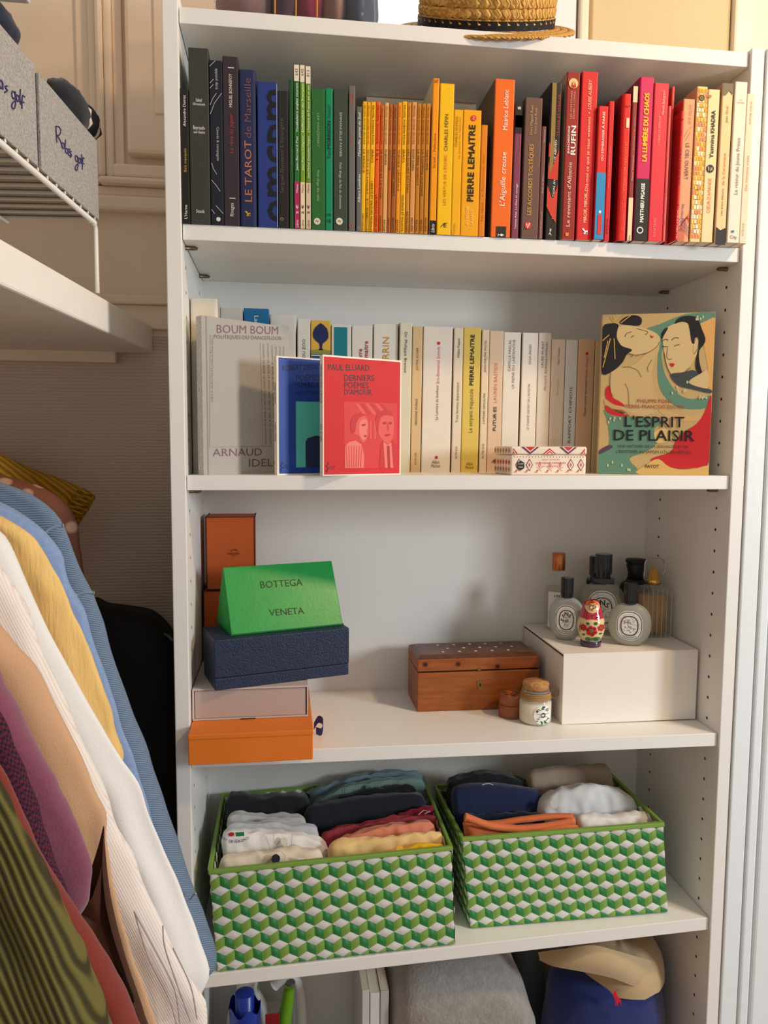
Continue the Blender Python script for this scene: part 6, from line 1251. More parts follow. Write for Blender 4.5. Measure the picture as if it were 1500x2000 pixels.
zz0, zz1 = ony(60, 705, .262).z, ony(60, 668, .262).z
MB().box(-1.0, ony(225, 690, .262).x, .262, .284, zz0, zz1).build('support_batten', m_wall, t, bevel=.002)
# wire rack standing on the board
m_wire = mat('white_coated_wire', (236, 232, 224), .35)
pf = hit(196, 580); sp = (pf - FP).dot(DV) + .27
RZ = hit(192, 438).z
t = thing('wire_rack', 'white coated wire rack holding the grey felt boxes', 'rack', LP(-.1, -.15, SZ1))
MB().tube([LP(-.62, -.003, RZ), LP(sp - .006, -.003, RZ)], .0033, 8).build('front_rail', m_wire, t, fix=False)
MB().tube([LP(-.62, -.34, RZ), LP(sp - .006, -.34, RZ)], .0033, 8).build('back_rail', m_wire, t, fix=False)
for o_ in (-.004, -.34):
    MB().tube([LP(sp - .02, o_, RZ - .001), LP(sp - .004, o_, RZ - .001), LP(sp, o_, RZ - .006), LP(sp, o_, SZ1 + .0035)], .0033, 8).build('leg', m_wire, t, fix=False)
    MB().tube([LP(-.60, o_, RZ), LP(-.60, o_, SZ1 + .0035)], .0033, 8).build('leg', m_wire, t, fix=False)
for k in range(24):
    s = sp - .012 - k * .0245
    MB().tube([LP(s, 0.0, RZ + .0038), LP(s, -.343, RZ + .0038)], .0021, 6).build('wire', m_wire, t, fix=False)
for o_ in (-.11, -.22): MB().tube([LP(-.62, o_, RZ - .001), LP(sp - .006, o_, RZ - .001)], .0022, 6).build('wire', m_wire, t, fix=False)
# felt boxes
m_felt = mat('grey_felt', (168, 164, 160), .95, bump=.6, bscale=500, var=.28, vscale=420)
BZ = RZ + .0062
def felt_box(label, s0, s1, zt_, grp):
    t = thing('felt_box', label, 'storage box', LP((s0 + s1) / 2, -.15, BZ), group=grp); th = .004; dp = .30
    def slab(a0, a1, b0, b1, c0, c1, nm='panel'):
        MB().hexa([LP(a0, b0, c0), LP(a0, b1, c0), LP(a1, b1, c0), LP(a1, b0, c0), LP(a0, b0, c1), LP(a0, b1, c1), LP(a1, b1, c1), LP(a1, b0, c1)]).build(nm, m_felt, t, bevel=.001)
    slab(s0, s1, -th, 0, BZ, zt_, 'front_panel'); slab(s0, s1, -dp, -dp + th, BZ, zt_, 'back_panel'); slab(s0, s0 + th, -dp + th, -th, BZ, zt_, 'side_panel'); slab(s1 - th, s1, -dp + th, -th, BZ, zt_, 'side_panel'); slab(s0 + th, s1 - th, -dp + th, -th, BZ, BZ + th, 'base_panel')
    return t
S = lambda u, v: (hit(u, v) - FP).dot(DV) + .27
b2a, b2b, b2z = S(82, 331), S(194, 436), hit(197, 284).z
b1b, b1z = S(75, 322), hit(77, 137).z
bx2 = felt_box('grey felt storage box with Robes golf handwritten on it', b2a, b2b, b2z, 'grey felt storage boxes')
bx1 = felt_box('nearer grey felt storage box cut off by the photo edge', b1b - .26, b1b, b1z, 'grey felt storage boxes')
HX = lambda X, Y: hit(X * .35, Y * .35, off=.0006)
def hand(t, strokes):
    mb = MB()
    for st in strokes:
        P = smooth_open(st, 4) if len(st) > 2 else st; pts = [HX(*p) for p in P]
        mb.tube(pts, .0007, 5)
    mb.build('handwriting', mat('violet_marker', (66, 60, 104), .7), t, fix=False)
def oo(x, y, rx, ry, sl=.6): return [(x + rx * math.cos(a), y + ry * math.sin(a) + sl * rx * math.cos(a)) for a in [-.6 - 2 * math.pi * i / 10 for i in range(11)]]
hand(bx2, [[(318, 796), (314, 750), (312, 705)], [(312, 705), (330, 708), (340, 730), (332, 752), (316, 756)], [(320, 756), (334, 780), (350, 818)],
           oo(352, 812, 8, 15), [(366, 780), (364, 820), (366, 850)], oo(373, 842, 7, 13), [(380, 846), (390, 850), (388, 832), (380, 836), (382, 862), (394, 868)], [(400, 846), (392, 850), (400, 868), (392, 878)],
           oo(427, 884, 7, 16), [(434, 874), (436, 920), (430, 950), (420, 944), (424, 926), (440, 908)], oo(445, 896, 6, 14), [(456, 862), (455, 900), (459, 920)], [(470, 884), (463, 880), (461, 910), (459, 945)], [(454, 908), (469, 914)]])
hand(bx1, [oo(6, 470, 9, 22), [(16, 460), (17, 500)], [(42, 480), (28, 484), (42, 505), (26, 516)], oo(76, 530, 10, 20), [(86, 510), (88, 570), (80, 606), (66, 596), (72, 574), (96, 556)], oo(100, 548, 8, 17), [(114, 498), (112, 560), (118, 584)], [(138, 540), (126, 534), (123, 570), (122, 606)], [(112, 562), (134, 572)]])
# garments bulging out of the further box
def blob(label, c0, r, mt, seed, name='folded_garment', cat='clothing', group=None, amp=.12):
    t = thing(name, label, cat, (c0[0], c0[1], c0[2] - r[2]), group=group)
    def fn(u, v):
        a = 2 * math.pi * u; b = math.pi * (v - .5); d = V((math.cos(a) * math.cos(b), math.sin(a) * math.cos(b), math.sin(b)))
        k = 1 + amp * mnoise.noise(d * 2.2 + V((seed, 0, 0))) + amp * .5 * mnoise.noise(d * 6 + V((0, seed, 0)))
        return (c0[0] + r[0] * d.x * k, c0[1] + r[1] * d.y * k, c0[2] + r[2] * d.z * k)
    MB().grid(fn, 32, 20, closeu=True).build('folded_body', mt, t, fix=False); return t
q = hit(128, 195, off=-.035); blob('black garment bulging from the further felt box', (q.x, q.y, q.z - .012), (.026, .05, .030), cloth('black4', (26, 28, 36)), 3)
q = hit(158, 232, off=-.035); blob('navy and cream garment bulging from the further felt box', (q.x, q.y, q.z - .006), (.024, .034, .026), wave_mat('navy_cream_stripes', (24, 26, 34), (214, 200, 180), 14, 'Y', .85, .2, 1, blend=(.12, .16)), 8)
q = hit(-30, 28, off=-.05); blob('dark blue garment on top of the nearer felt box', (q.x, q.y, q.z - .01), (.03, .04, .022), cloth('navy5', (34, 40, 60)), 5)
# board above
q = hit(59, 9, off=-.06)
t = thing('upper_board', 'underside corner of a grey-white board at the top left corner', 'shelf', (q.x - .3, q.y - .2, q.z))
MB().box(-1.09, q.x, -.72, q.y, q.z, q.z + .02).build('board', mat('grey_white_board', (222, 218, 214), .5), t, bevel=.002)

# ------------------------------------------------------------------ hanging clothes
def garment(label, cat, name, outline, y, mt, Lq=.30, wth=.018, folds=3, amp=.006, seed=1, extra=None, nt=60, taper=.9, group='clothes on hangers', close_bot=True):
    """a garment on a hanger: its sleeve edge follows the outline, the cloth runs back on both sides"""
    P = smooth_open([tuple(ony(u, v, y)) for u, v in outline], 6)
    P = [V(p) for p in P]; n = len(P); cum = [0]
    for i in range(1, n): cum.append(cum[-1] + (P[i] - P[i - 1]).length)
    tot = cum[-1]
    def at(s):
        s *= tot
        for i in range(1, n):
            if cum[i] >= s - 1e-9: k = (s - cum[i - 1]) / max(1e-9, cum[i] - cum[i - 1]); return P[i - 1].lerp(P[i], k), (P[i] - P[i - 1]).normalized()
        return P[-1], (P[-1] - P[-2]).normalized()
    zs = [q.z for q in P]
    t = thing(name, label, cat, (P[-1].x - .1, y, min(zs)), group=group)
    rnd_ = random.Random(seed); ph = [rnd_.uniform(0, 6.28) for _ in range(6)]
    def fn(u, v):
        p, tg = at(v); s = 2 * u - 1; a = abs(s)
        inward = V((-abs(tg.z), 0, min(0, tg.x) * .3 - .12)).normalized() if False else V((-1, 0, -.10 * (1 - v))).normalized()
        qd = Lq * max(0.0, a) ** 1.7
        prof = math.sin(min(1, a * 3.2) * math.pi / 2) ** .8
        side = -1 if s < 0 else 1
        yy = side * wth * prof * (.75 + .35 * math.sin(v * 3 + ph[0]))
        f = 0
        for k in range(folds):
            f += math.sin((qd / .0085) * (1 + .45 * k) + ph[k] + v * (2.6 + 1.7 * k) * (1 if k % 2 else -1) + 1.2 * mnoise.noise((v * 5, k, seed))) / (k + 1)
        f += 1.3 * mnoise.noise((qd * 18 + seed, v * 3.5, seed * 1.7)); 
        yy += amp * .55 * f * prof * (.45 + .55 * v)
        x = p + inward * qd
        return (x.x + .0025 * mnoise.noise((v * 12, seed, a * 2)) * (1 if a < .3 else .3), y + yy, x.z)
    ob = MB().grid(fn, 61, nt).build('garment_body', mt, t, fix=False)
    return t, at
def seam(t, pts, y, m, r=.0016, name='seam'):
    MB().tube([ony(u, v, y) for u, v in smooth_open(pts, 5)], r, 6).build(name, m, t, fix=False)
m_knit = wave_mat('mustard_cable_knit', (196, 150, 48), (164, 120, 34), 46, 'DIAGONAL', .9, .9, 2.0)
m_floral = mat('brown_floral_viscose', (136, 92, 70), .7)
nt = m_floral.node_tree; b_ = nt.nodes['Principled BSDF']; tc = nt.nodes.new('ShaderNodeTexCoord'); vo = nt.nodes.new('ShaderNodeTexVoronoi'); vo.inputs['Scale'].default_value = 34
rp2 = nt.nodes.new('ShaderNodeValToRGB'); rp2.color_ramp.elements[0].color = (*lin((190, 150, 130)), 1); rp2.color_ramp.elements[1].color = (*lin((120, 74, 54)), 1); rp2.color_ramp.elements[0].position = .22; rp2.color_ramp.elements[1].position = .34
nt.links.new(tc.outputs['Object'], vo.inputs['Vector']); nt.links.new(vo.outputs['Distance'], rp2.inputs['Fac']); nt.links.new(rp2.outputs['Color'], b_.inputs['Base Color'])
m_denim = wave_mat('washed_denim', (132, 150, 170), (100, 120, 146), 150, 'DIAGONAL', .85, .4, 1.5, rot=(0, .9, 0))
m_chamb = mat('light_blue_chambray', (140, 164, 204), .85, bump=.3, bscale=800, var=.08, vscale=200, sheen=.2)
m_linY = mat('yellow_linen', (236, 200, 132), .85, bump=.5, bscale=300, var=.10, vscale=60, stretch=(1, 1, .15), sheen=.2)
m_wsh = mat('white_cotton', (240, 238, 236), .85, bump=.25, bscale=700, sheen=.2)
m_pin = wave_mat('cream_pinstripe_cotton', (240, 232, 226), (230, 216, 208), 150, 'X', .85, .15, 0.0, blend=(.1, .4), rot=(0, .40, 0))
m_beige = mat('beige_twill', (206, 166, 130), .8, bump=.25, bscale=700, sheen=.3)
m_mauve = mat('mauve_wool', (128, 70, 92), .9, bump=.35, bscale=500, var=.06, vscale=200, sheen=.5)
m_rust = mat('rust_red_cotton', (122, 44, 32), .85, bump=.25, bscale=700, sheen=.25)
m_cord = wave_mat('olive_corduroy', (104, 97, 52), (56, 51, 26), 62, 'X', .9, .8, 0.0, blend=(.1, .75), rot=(0, .40, 0))
m_check = mat('dark_red_houndstooth', (60, 26, 44), .9)
nt = m_check.node_tree; b_ = nt.nodes['Principled BSDF']; tc = nt.nodes.new('ShaderNodeTexCoord'); ck = nt.nodes.new('ShaderNodeTexChecker'); ck.inputs['Scale'].default_value = 380
mp = nt.nodes.new('ShaderNodeMapping'); mp.inputs['Rotation'].default_value = (0, .4, 0)
ck.inputs['Color1'].default_value = (*lin((92, 30, 52)), 1); ck.inputs['Color2'].default_value = (*lin((36, 24, 40)), 1)
nt.links.new(tc.outputs['Object'], mp.inputs['Vector']); nt.links.new(mp.outputs['Vector'], ck.inputs['Vector']); nt.links.new(ck.outputs['Color'], b_.inputs['Base Color'])

g, _ = garment('mustard yellow cable-knit jumper at the back of the rail', 'jumper', 'knit_jumper', [(-60, 872), (0, 886), (60, 914), (130, 940), (184, 966), (178, 985), (165, 1008), (152, 1032), (140, 1060), (120, 1150)], .165, m_knit, .30, .02, 2, .004, 2)
for k in range(9): MB().tube([ony(184 - 4 * k, 967 + 7.5 * k, .150 - .001 * k), ony(150 - 4 * k, 957 + 7.5 * k, .143)], .0022, 6).build('cuff_rib', m_knit, g, fix=False)
garment('brown floral blouse behind the denim jacket', 'blouse', 'floral_blouse', [(-50, 910), (0, 926), (80, 951), (126, 980), (142, 1000), (153, 1039), (161, 1098), (166, 1140), (172, 1200), (190, 1290)], .095, m_floral, .3, .016, 3, .004, 4)
g, at_ = garment('washed blue denim jacket hanging with its long sleeve in front of the bookcase', 'jacket', 'denim_jacket', [(-50, 925), (0, 941), (52, 961), (94, 988), (124, 1025), (150, 1098), (180, 1155), (192, 1188), (210, 1235), (238, 1340), (283, 1450), (304, 1517), (350, 1653), (380, 1744), (399, 1790), (424, 1872), (410, 1897)], -.075, m_denim, .26, .026, 3, .004, 6)
m_st = mat('denim_seam', (150, 168, 186), .85)
seam(g, [(124, 1026), (104, 1030), (88, 1040), (80, 1056)], -.104, m_st, .0022); seam(g, [(184, 1158), (166, 1157), (150, 1162)], -.104, m_st, .0022); seam(g, [(382, 1745), (372, 1758), (358, 1764)], -.104, m_st, .0020); seam(g, [(409, 1893), (402, 1896), (392, 1890)], -.104, m_st, .0020)
garment('light blue chambray shirt between denim and yellow linen', 'shirt', 'chambray_shirt', [(-50, 962), (0, 981), (45, 1006), (87, 1039), (119, 1081), (127, 1108), (140, 1144), (161, 1186), (178, 1240), (205, 1312), (224, 1370), (245, 1440), (270, 1510), (300, 1604), (330, 1700)], -.125, m_chamb, .28, .018, 3, .004, 8)
garment('yellow linen shirt with a short rounded sleeve', 'shirt', 'linen_shirt', [(-50, 985), (0, 1007), (38, 1028), (68, 1052), (84, 1076), (105, 1112), (122, 1144), (150, 1212), (175, 1268), (198, 1334), (212, 1375), (222, 1402), (230, 1440), (241, 1474), (239, 1490)], -.165, m_linY, .28, .024, 3, .006, 10)
garment('bright white cotton shirt reaching lowest beside the basket', 'shirt', 'white_shirt', [(-40, 1010), (0, 1040), (21, 1067), (45, 1119), (70, 1179), (105, 1252), (148, 1330), (182, 1391), (240, 1487), (273, 1538), (297, 1606), (332, 1685), (367, 1772), (395, 1849), (409, 1893), (407, 1914), (394, 1940)], -.215, m_wsh, .28, .024, 3, .005, 12)
g, _ = garment('cream pinstriped shirt with printed lines at its hem', 'shirt', 'pinstripe_shirt', [(-40, 1060), (0, 1105), (21, 1137), (52, 1192), (92, 1292), (133, 1384), (168, 1464), (206, 1545), (227, 1612), (259, 1667), (276, 1720), (315, 1800), (350, 1872), (381, 1928), (401, 1957), (406, 2000), (404, 2060)], -.262, m_pin, .28, .018, 3, .004, 14)
for pts in ([(262, 1780), (300, 1850), (340, 1930), (352, 2000)], [(318, 1808), (322, 1850), (345, 1920), (372, 1995)], [(338, 1852), (372, 1925), (385, 1990)], [(262, 1780), (290, 1870), (330, 1950), (345, 2000)]): seam(g, pts, -.2885, pcol((176, 168, 170), .8), .0007, 'printed_line')
gb, _ = garment('beige twill jacket with a bent sleeve', 'jacket', 'twill_jacket', [(-40, 1180), (0, 1225), (40, 1270), (72, 1305), (115, 1394), (157, 1475), (189, 1555), (207, 1594), (209, 1640), (224, 1737), (252, 1842), (301, 1982), (330, 2060)], -.310, m_beige, .26, .020, 3, .005, 16)
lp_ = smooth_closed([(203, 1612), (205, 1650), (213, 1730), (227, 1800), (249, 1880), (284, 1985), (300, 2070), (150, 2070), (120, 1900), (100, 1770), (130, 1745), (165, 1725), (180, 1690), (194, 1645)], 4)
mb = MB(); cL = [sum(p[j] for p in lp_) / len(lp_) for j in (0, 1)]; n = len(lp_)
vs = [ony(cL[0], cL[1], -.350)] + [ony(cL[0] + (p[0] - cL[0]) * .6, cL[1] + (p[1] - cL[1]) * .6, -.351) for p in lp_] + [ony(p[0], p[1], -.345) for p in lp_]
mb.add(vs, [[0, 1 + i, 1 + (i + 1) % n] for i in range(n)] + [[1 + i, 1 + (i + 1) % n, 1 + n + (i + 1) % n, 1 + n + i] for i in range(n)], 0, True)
mb.build('painted_shade', mat('painted_shade_brown', (74, 42, 30), .6), gb, fix=False)  # added dark sheet: paints the deep shade in the jacket's hollow
garment('mauve wool coat sleeve between beige and checked garments', 'coat', 'mauve_coat', [(-30, 1285), (0, 1322), (24, 1370), (59, 1440), (98, 1510), (133, 1576), (161, 1636), (175, 1678), (179, 1718), (172, 1764), (150, 1800)], -.362, m_mauve, .24, .024, 2, .006, 18)
garment('dark red houndstooth jacket, thin strip left of the mauve coat', 'jacket', 'checked_jacket', [(-30, 1330), (0, 1391), (28, 1457), (56, 1524), (80, 1590), (101, 1667), (119, 1720), (150, 1800), (190, 1880), (215, 1990), (225, 2060)], -.404, m_check, .22, .018, 2, .004, 20)
garment('rust red garment beside the olive corduroy', 'shirt', 'rust_shirt', [(-30, 1445), (0, 1497), (21, 1538), (52, 1608), (87, 1685), (133, 1755), (175, 1818), (210, 1874), (241, 1930), (273, 2000), (300, 2070)], -.446, m_rust, .20, .018, 2, .004, 22)
garment('olive green corduroy garment nearest the camera', 'jacket', 'corduroy_jacket', [(-30, 1480), (0, 1526), (21, 1566), (52, 1629), (91, 1695), (129, 1783), (157, 1846), (182, 1916), (213, 2000), (240, 2080)], -.492, m_cord, .17, .024, 3, .006, 24)
# black bag against the back wall
bp_ = [(170, 1178), (205, 1186), (250, 1192), (290, 1200), (318, 1222), (336, 1250), (344, 1300), (348, 1500), (352, 1750), (350, 1980), (240, 2010), (150, 1990), (150, 1500), (150, 1250)]
t = thing('black_bag', 'black fabric bag in the dark corner beside the bookcase', 'bag', (-.1, .2, .45))
PP_ = [ony(u, v, .20) for u, v in smooth_closed(bp_, 4)]; cx_ = sum(p.x for p in PP_) / len(PP_); cz_ = sum(p.z for p in PP_) / len(PP_); n = len(PP_)
mb = MB(); rings = [(1, .235), (1, .19), (.93, .165), (.7, .152), (.35, .148)]
vs = []; 
for s_, y_ in rings: vs += [V((min(-.0215, cx_ + (p.x - cx_) * s_), y_, cz_ + (p.z - cz_) * s_)) for p in PP_]
vs.append(V((cx_, .147, cz_))); vs.append(V((cx_, .235, cz_)))
fs = [[j * n + i, j * n + (i + 1) % n, (j + 1) * n + (i + 1) % n, (j + 1) * n + i] for j in range(len(rings) - 1) for i in range(n)] + [[(len(rings) - 1) * n + i, (len(rings) - 1) * n + (i + 1) % n, len(vs) - 2] for i in range(n)] + [[(i + 1) % n, i, len(vs) - 1] for i in range(n)]
mb.add(vs, fs, 0, True); mb.build('bag_body', mat('black_nylon', (20, 20, 22), .7, bump=.2, bscale=300), t)
MB().tube([ony(320, 1237, .175), ony(330, 1243, .175), ony(337, 1252, .175)], .0024, 6).build('zip_pull', mat('grey_zip', (120, 116, 110), .4, metal=.6), t, fix=False)

# ------------------------------------------------------------------ on top of the bookcase
hc = ony(948, 54, .10); nH = V((-.06, -math.sin(.55), math.cos(.55))).normalized(); aH = V((1, 0, 0)); aH = (aH - nH * aH.dot(nH)).normalized(); bH = nH.cross(aH)
t = thing('straw_hat', 'golden straw boater hat with black ribbon on top of the bookcase', 'hat', hc)
m_straw = wave_mat('plaited_straw', (230, 184, 104), (196, 146, 72), 90, 'DIAGONAL', .6, .8, 3.0, blend=(.2, .7))
def braid(r0, h0, r1, h1, name='straw_braid', nseg=120, amp=.0016, bw=.0062, ph=0):
    dr, dh = r1 - r0, h1 - h0; L = math.hypot(dr, dh); ux, uy = dr / L, dh / L; nx, ny = uy, -ux
    def fn(u, v):
        a = 2 * math.pi * u; w_ = 2 * math.pi * v; s = math.cos(w_) * L * .54; k = math.sin(w_) * .0022
        k += amp * math.sin(a * 46 + (abs(math.cos(w_)) * 2.6) + ph) * (1 if math.sin(w_) > 0 else 0)
        r = (r0 + r1) / 2 + ux * s + nx * k; h = (h0 + h1) / 2 + uy * s + ny * k
        return hc + aH * (r * math.cos(a)) + bH * (r * math.sin(a)) + nH * h
    return MB().grid(fn, 138 * 2, 8, closeu=True, closev=True).build(name, m_straw, t, fix=False)
CRR, CH = .094, .074
for k in range(6): braid(CRR * (1 - .004 * k), .004 + k * .0118, CRR * (1 - .004 * (k + 1)), .004 + (k + 1) * .0118, ph=k)
braid(CRR * .975, CH, CRR * .90, CH + .005, ph=2)
for k in range(4): braid(CRR * (.90 - .2 * k), CH + .005, CRR * (.90 - .2 * (k + 1)), CH + .0055, ph=k)
for k in range(3): braid(CRR + .001 + k * .0105, .001 - .001 * k, CRR + .0115 + k * .0105, .000 - .001 * k, ph=k)
rbm = MB().grid(lambda u, v: hc + aH * ((CRR + .003) * math.cos(2 * math.pi * u)) + bH * ((CRR + .003) * math.sin(2 * math.pi * u)) + nH * (.003 + .011 * v), 64, 3, closeu=True)
rbm.build('ribbon', mat('black_grosgrain', (24, 22, 24), .7), t, fix=False)
# clear plastic bag with clothes
m_film = mat('clear_plastic_film', (240, 244, 250), .08, trans=.95, ior=1.08, spec=.5, alpha=.45)
xa, xb = ony(416, 30, .05).x, ony(735, 45, .05).x
t = thing('plastic_bag', 'clear plastic storage bag on top of the bookcase', 'bag', ((xa + xb) / 2, .088, ZT))
MB().grid(lambda u, v: (xa + (xb - xa) * (.5 + .5 * (abs(math.cos(2 * math.pi * u)) ** .35) * (1 if math.cos(2 * math.pi * u) > 0 else -1)), .088 + .078 * (abs(math.sin(2 * math.pi * u)) ** .5) * (1 if math.sin(2 * math.pi * u) > 0 else -1) + .003 * mnoise.noise((u * 30, v * 6, 1)), ZT + .0008 + .13 * v), 80, 14, closeu=True).build('bag_film', m_film, t, fix=False)
MB().box(xa + .002, xb - .002, .015, .160, ZT + .0003, ZT + .0008).build('bag_base', m_film, t)
m_pipe = mat('gold_zip_tape', (206, 150, 70), .5)
for u_ in (537, 578, 619): 
    p0, p1 = ony(u_, 30, .009), ony(u_ + 1, -25, .009); MB().tube([V((p0.x, .0085, ZT + .002)), V((p1.x, .0085, ZT + .125))], .0012, 6).build('seam_piping', m_pipe, t, fix=False)
for lab, uc, rx, col, sd in (('mauve-brown garment in the clear bag, leftmost', 480, .042, (150, 118, 112), 2), ('dark plum garment in the clear bag', 556, .024, (84, 60, 70), 3), ('crimson garment in the middle of the clear bag', 603, .026, (140, 44, 70), 4), ('taupe-brown garment in the clear bag', 648, .022, (150, 112, 96), 5), ('slate grey garment at the right end of the clear bag', 700, .028, (84, 92, 108), 6)):
    p = ony(uc, 10, .085); hh = .050
    blob(lab, (p.x, .085, ZT + .0015 + hh), (rx * .95, .060, hh * .95), cloth('bagged%d' % sd, col), sd, group='garments in the clear plastic bag', amp=.08)

# ------------------------------------------------------------------ bottom compartment
zf = Z5 + .0006
m_hdpe = mat('white_plastic_jug', (222, 220, 214), .35)
def rounded(t, name, x0, x1, y0, y1, z0, z1, m, bev, segs=4): return MB().box(x0, x1, y0, y1, z0, z1).build(name, m, t, bevel=bev, segs=segs)
y = .055; pc = ony(478, 1960, y); zc0, zc1 = ony(478, 2040, y).z, ony(478, 1962, y).z; rc_ = .0225
t = thing('detergent_bottle', 'clear detergent bottle with a deep blue pouring cap', 'bottle', (pc.x, y, zf))
m_blue = mat('deep_blue_plastic', (28, 58, 150), .3, spec=.5)
MB().lathe([(.036, zf), (.040, zf + .006), (.040, zf + .12), (.036, zf + .15), (.027, zc0 - .008), (.024, zc0)], pc.x, y, 36).build('bottle_body', mat('bluish_clear_plastic', (176, 196, 206), .12, trans=.7, ior=1.3), t)
zi = ony(478, 1938, y).z
def capw(u, v):
    a = 2 * math.pi * u; r = rc_ * (.94 + .10 * v) * (1 + .012 * math.cos(30 * a) * (1 if v < .45 else 0))
    return (pc.x + r * math.cos(a), y + r * math.sin(a), zc0 + (zc1 - zc0) * v + (.0055 * math.cos(5 * a) if v > .95 else 0))
MB().grid(capw, 90, 12, closeu=True).build('cap_skirt', m_blue, t, fix=False)
MB().lathe([(rc_ * .95, zc1 - .012), (.0138, zc1 - .010), (.0138, zi - .001), (.012, zi), (.0001, zi)], pc.x, y, 32).build('cap_spout', m_blue, t)
mb = MB(); mb.grid(lambda u, v: (pc.x + .0405 * math.sin(-1.0 + 2.2 * u), y - .0405 * math.cos(-1.0 + 2.2 * u), zf + .04 + .085 * v), 16, 3).build('label', mat('teal_label', (40, 150, 160), .5), t, fix=False)
# white jug
yj = .175; pj_ = ony(520, 1960, yj)
t = thing('white_jug', 'off-white plastic jug with a handle at the back left', 'jug', (pj_.x, yj, zf))
rounded(t, 'jug_body', ony(440, 1960, yj).x, ony(560, 1960, yj).x, yj - .045, yj + .05, zf, ony(500, 1990, yj).z, m_hdpe, .02)
MB().lathe([(.035, ony(500, 1995, yj).z), (.03, ony(500, 1960, yj).z), (.018, ony(500, 1935, yj).z), (.018, ony(500, 1905, yj).z)], pj_.x - .03, yj, 28).build('jug_neck', m_hdpe, t)
MB().tube([ony(*q, yj - .02) for q in smooth_open([(535, 1925), (560, 1905), (580, 1920), (588, 1960), (588, 2010), (580, 2060)], 5)], .009, 10).build('jug_handle', m_hdpe, t, fix=False)
# red packet and green brush
t = thing('cleaning_brush', 'upright brush handle in lime green and grey', 'brush', (ony(565, 1990, .11).x, .11, zf))
MB().tube([ony(*q, .11) for q in smooth_open([(563, 2330), (558, 2100), (556, 2000), (561, 1960), (566, 1925)], 5)], [.008 + .003 * math.sin(i / 20 * 3.14) for i in range(21)], 10).build('grip', mat('lime_green_rubber', (110, 160, 30), .5), t, fix=False)
MB().tube([ony(*q, .114) for q in smooth_open([(576, 2330), (574, 2100), (570, 2000), (570, 1950), (567, 1918)], 5)], .0075, 10).build('handle', mat('grey_plastic', (110, 108, 106), .5), t, fix=False)
MB().box(ony(545, 2000, .11).x, ony(590, 2000, .11).x, .09, .135, zf, zf + .03).build('brush_head', mat('grey_plastic', (110, 108, 106), .5), t, bevel=.004)
t = thing('red_packet', 'dark red packet behind the blue-capped bottle', 'packet', (ony(535, 1990, .085).x, .09, zf))
MB().box(ony(518, 1990, .095).x, ony(546, 1990, .095).x, .0965, .1040 - .006, zf, ony(530, 1982, .095).z).build('packet_body', mat('red_foil_packet', (150, 30, 34), .3), t, bevel=.001)
# booklets
for k, (u0, u1, vt, col, lab) in enumerate(((707, 722, 1934, (206, 204, 200), 'slim pale booklet, first left of the grey fleece'), (723, 742, 1940, (222, 220, 214), 'slim white booklet, middle one left of the grey fleece'), (743, 760, 1936, (190, 188, 184), 'slim grey booklet touching the grey fleece'))):
    y = .06 + .004 * k; x0, x1, z1_ = ony(u0, 1960, y).x, ony(u1, 1960, y).x, ony(u0, vt, y).z
    bt, _s = book_at(x0, x1 - .0004, y, zf, z1_ - zf, .15, col, col, lab, group='booklets on the bottom shelf')
# grey fleece
t = thing('grey_fleece', 'folded grey fleece blanket on the bottom shelf', 'blanket', (ony(890, 1960, .12).x, .12, zf))
m_fl = mat('grey_fleece_pile', (150, 146, 142), .95, bump=.8, bscale=220, var=.12, vscale=90, sheen=.6)
fx0, fx1 = ony(762, 1960, .08).x, ony(1052, 2000, .08).x
def fle(u, v):
    a = 2 * math.pi * u; b = math.pi * (v - .5); e = .42
    f = lambda c_: abs(c_) ** e * (1 if c_ > 0 else -1)
    dx, dy, dz = f(math.cos(a)) * f(math.cos(b)), f(math.sin(a)) * f(math.cos(b)), f(math.sin(b))
    zt_ = .535 + .006; sl = max(0, dz)
    x = (fx0 + fx1) / 2 + (fx1 - fx0) / 2 * dx * (1 - .24 * sl * (dx > 0)); z = zf + (zt_ - zf) * (dz * .5 + .5) * (1 - .05 * max(0, dx))
    p = V((x, .132 + .098 * dy, z)); k = mnoise.noise(p * 14) * .005 + mnoise.noise(p * 40) * .0015
    return (p.x + k, p.y + k, max(zf, p.z + k * .6))
MB().grid(fle, 64, 40, closeu=True).build('folded_body', m_fl, t, fix=False)
# teal-grey pouch, navy cap, khaki cap
t = thing('grey_green_pouch', 'dark grey-green cloth pouch left of the navy cap', 'pouch', (ony(1050, 1980, .15).x, .15, zf))
px0, px1 = fx1 + .002, ony(1100, 1960, .15).x
MB().grid(lambda u, v: ((px0 + px1) / 2 + (px1 - px0) / 2 * (abs(math.cos(2 * math.pi * u)) ** .7) * (1 if math.cos(2 * math.pi * u) > 0 else -1) * (1 - .35 * v) - .010 * v, .216 + .030 * math.sin(2 * math.pi * u) * (1 - .25 * v), zf + (ony(1040, 1862, .15).z - zf) * v + .004 * mnoise.noise((u * 6, v * 5, 2))), 40, 24, closeu=True).build('pouch_body', cloth('pouch', (100, 114, 112)), t, fix=False)
cxn = ony(1172, 1960, .11).x; zb_n, zt_n = ony(1172, 2120, .08).z, ony(1172, 1880, .10).z
t = thing('baseball_cap', 'navy cotton cap with a small red embroidered rider', 'hat', (cxn, .12, zf))
m_ncap = cloth('navycap', (32, 46, 104))
cl, crr = ony(1058, 1950, .11).x, ony(1288, 1960, .11).x; hw = (crr - cl) / 2; cxn = (cl + crr) / 2
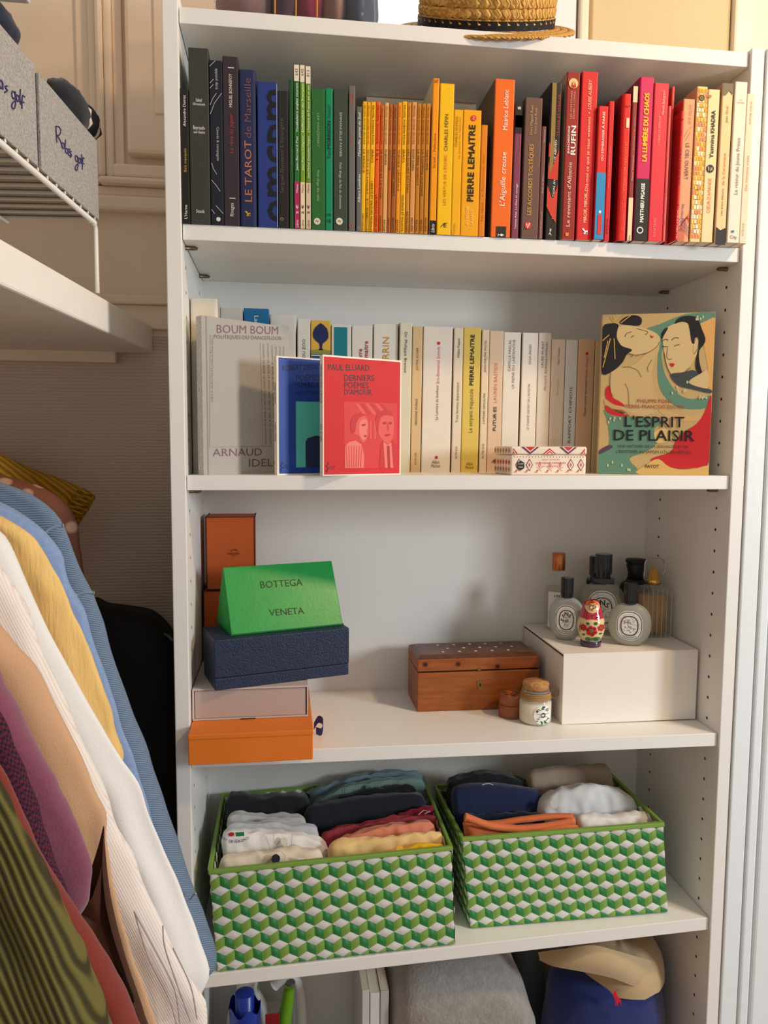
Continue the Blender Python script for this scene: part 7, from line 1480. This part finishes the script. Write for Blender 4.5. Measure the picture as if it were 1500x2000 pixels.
def capf(u, v):
    a = 2 * math.pi * u; b = v * math.pi / 2; r = math.cos(b) ** .24; z = zf + .02 + (zt_n - zf - .02) * math.sin(b) ** .8
    k = .003 * mnoise.noise((math.cos(a) * 3, math.sin(a) * 3, v * 4))
    return (cxn + (hw + k) * r * math.cos(a), .102 + (.078 + k) * r * math.sin(a), z)
MB().grid(capf, 56, 22, closeu=True).build('crown', m_ncap, t, fix=False)
MB().grid(lambda u, v: (cxn + (hw + .004) * math.cos(math.pi * (1 + u)), .102 + (.078 + .014 * v) * math.sin(math.pi * (1 + u)), zf + .020 - .016 * v), 30, 4).build('visor', m_ncap, t, fix=False)
IX = lambda X, Y: (970 + X * .23333, 1840 + Y * .23333)
emb = MB()
for pts in ([(970, 440), (985, 405), (1000, 425), (1012, 455), (1030, 465), (1042, 490), (1040, 535), (1032, 500), (1020, 505), (1016, 542), (1008, 512), (1000, 530), (992, 525), (996, 490), (985, 470)], [(990, 415), (1018, 392), (1020, 396), (994, 420)]):
    flat_poly(emb, [IX(*q) for q in pts], lambda a, b: ony(a, b, .0215))
emb.build('embroidered_rider', pcol((206, 36, 56)), t, fix=False)
# khaki cap lying on top, brim band facing out
t = thing('bucket_hat', 'khaki cotton bucket hat resting on the navy one', 'hat', (cxn, .12, zt_n))
m_kh = cloth('khaki', (190, 166, 130))
topl = [(345, 85), (600, 50), (800, 25), (960, 60), (1150, 115), (1380, 180)]; botl = [(352, 150), (480, 205), (700, 245), (960, 300), (1180, 380), (1345, 390)]
TP, BP = smooth_open([IX(*q) for q in topl], 5), smooth_open([IX(*q) for q in botl], 5)
def kb(u, v):
    i = min(int(u * (len(TP) - 1)), len(TP) - 2); k = u * (len(TP) - 1) - i
    a = [TP[i][j] * (1 - k) + TP[i + 1][j] * k for j in (0, 1)]; b = [BP[i][j] * (1 - k) + BP[i + 1][j] * k for j in (0, 1)]
    q = [a[j] * (1 - v) + b[j] * v for j in (0, 1)]; p = ony(q[0], q[1], .018 + .05 * (2 * u - 1) ** 2); p.y -= .006 * math.sin(math.pi * v); p.x = min(p.x, W - .003); return p
MB().grid(kb, 36, 10).build('brim', m_kh, t, fix=False)
def kc(u, v):
    a = 2 * math.pi * u; b = v * math.pi / 2; r = math.cos(b) ** .4; p0 = ony(1205, 1862, .11)
    return (min(W - .003, p0.x + .075 * r * math.cos(a)), .115 + .085 * r * math.sin(a), min(z4(.6) - ST - .002, p0.z - .02 + .055 * math.sin(b) + .003 * mnoise.noise((math.cos(a) * 4, v * 5, math.sin(a) * 4))))
MB().grid(kc, 44, 16, closeu=True).build('crown', m_kh, t, fix=False)
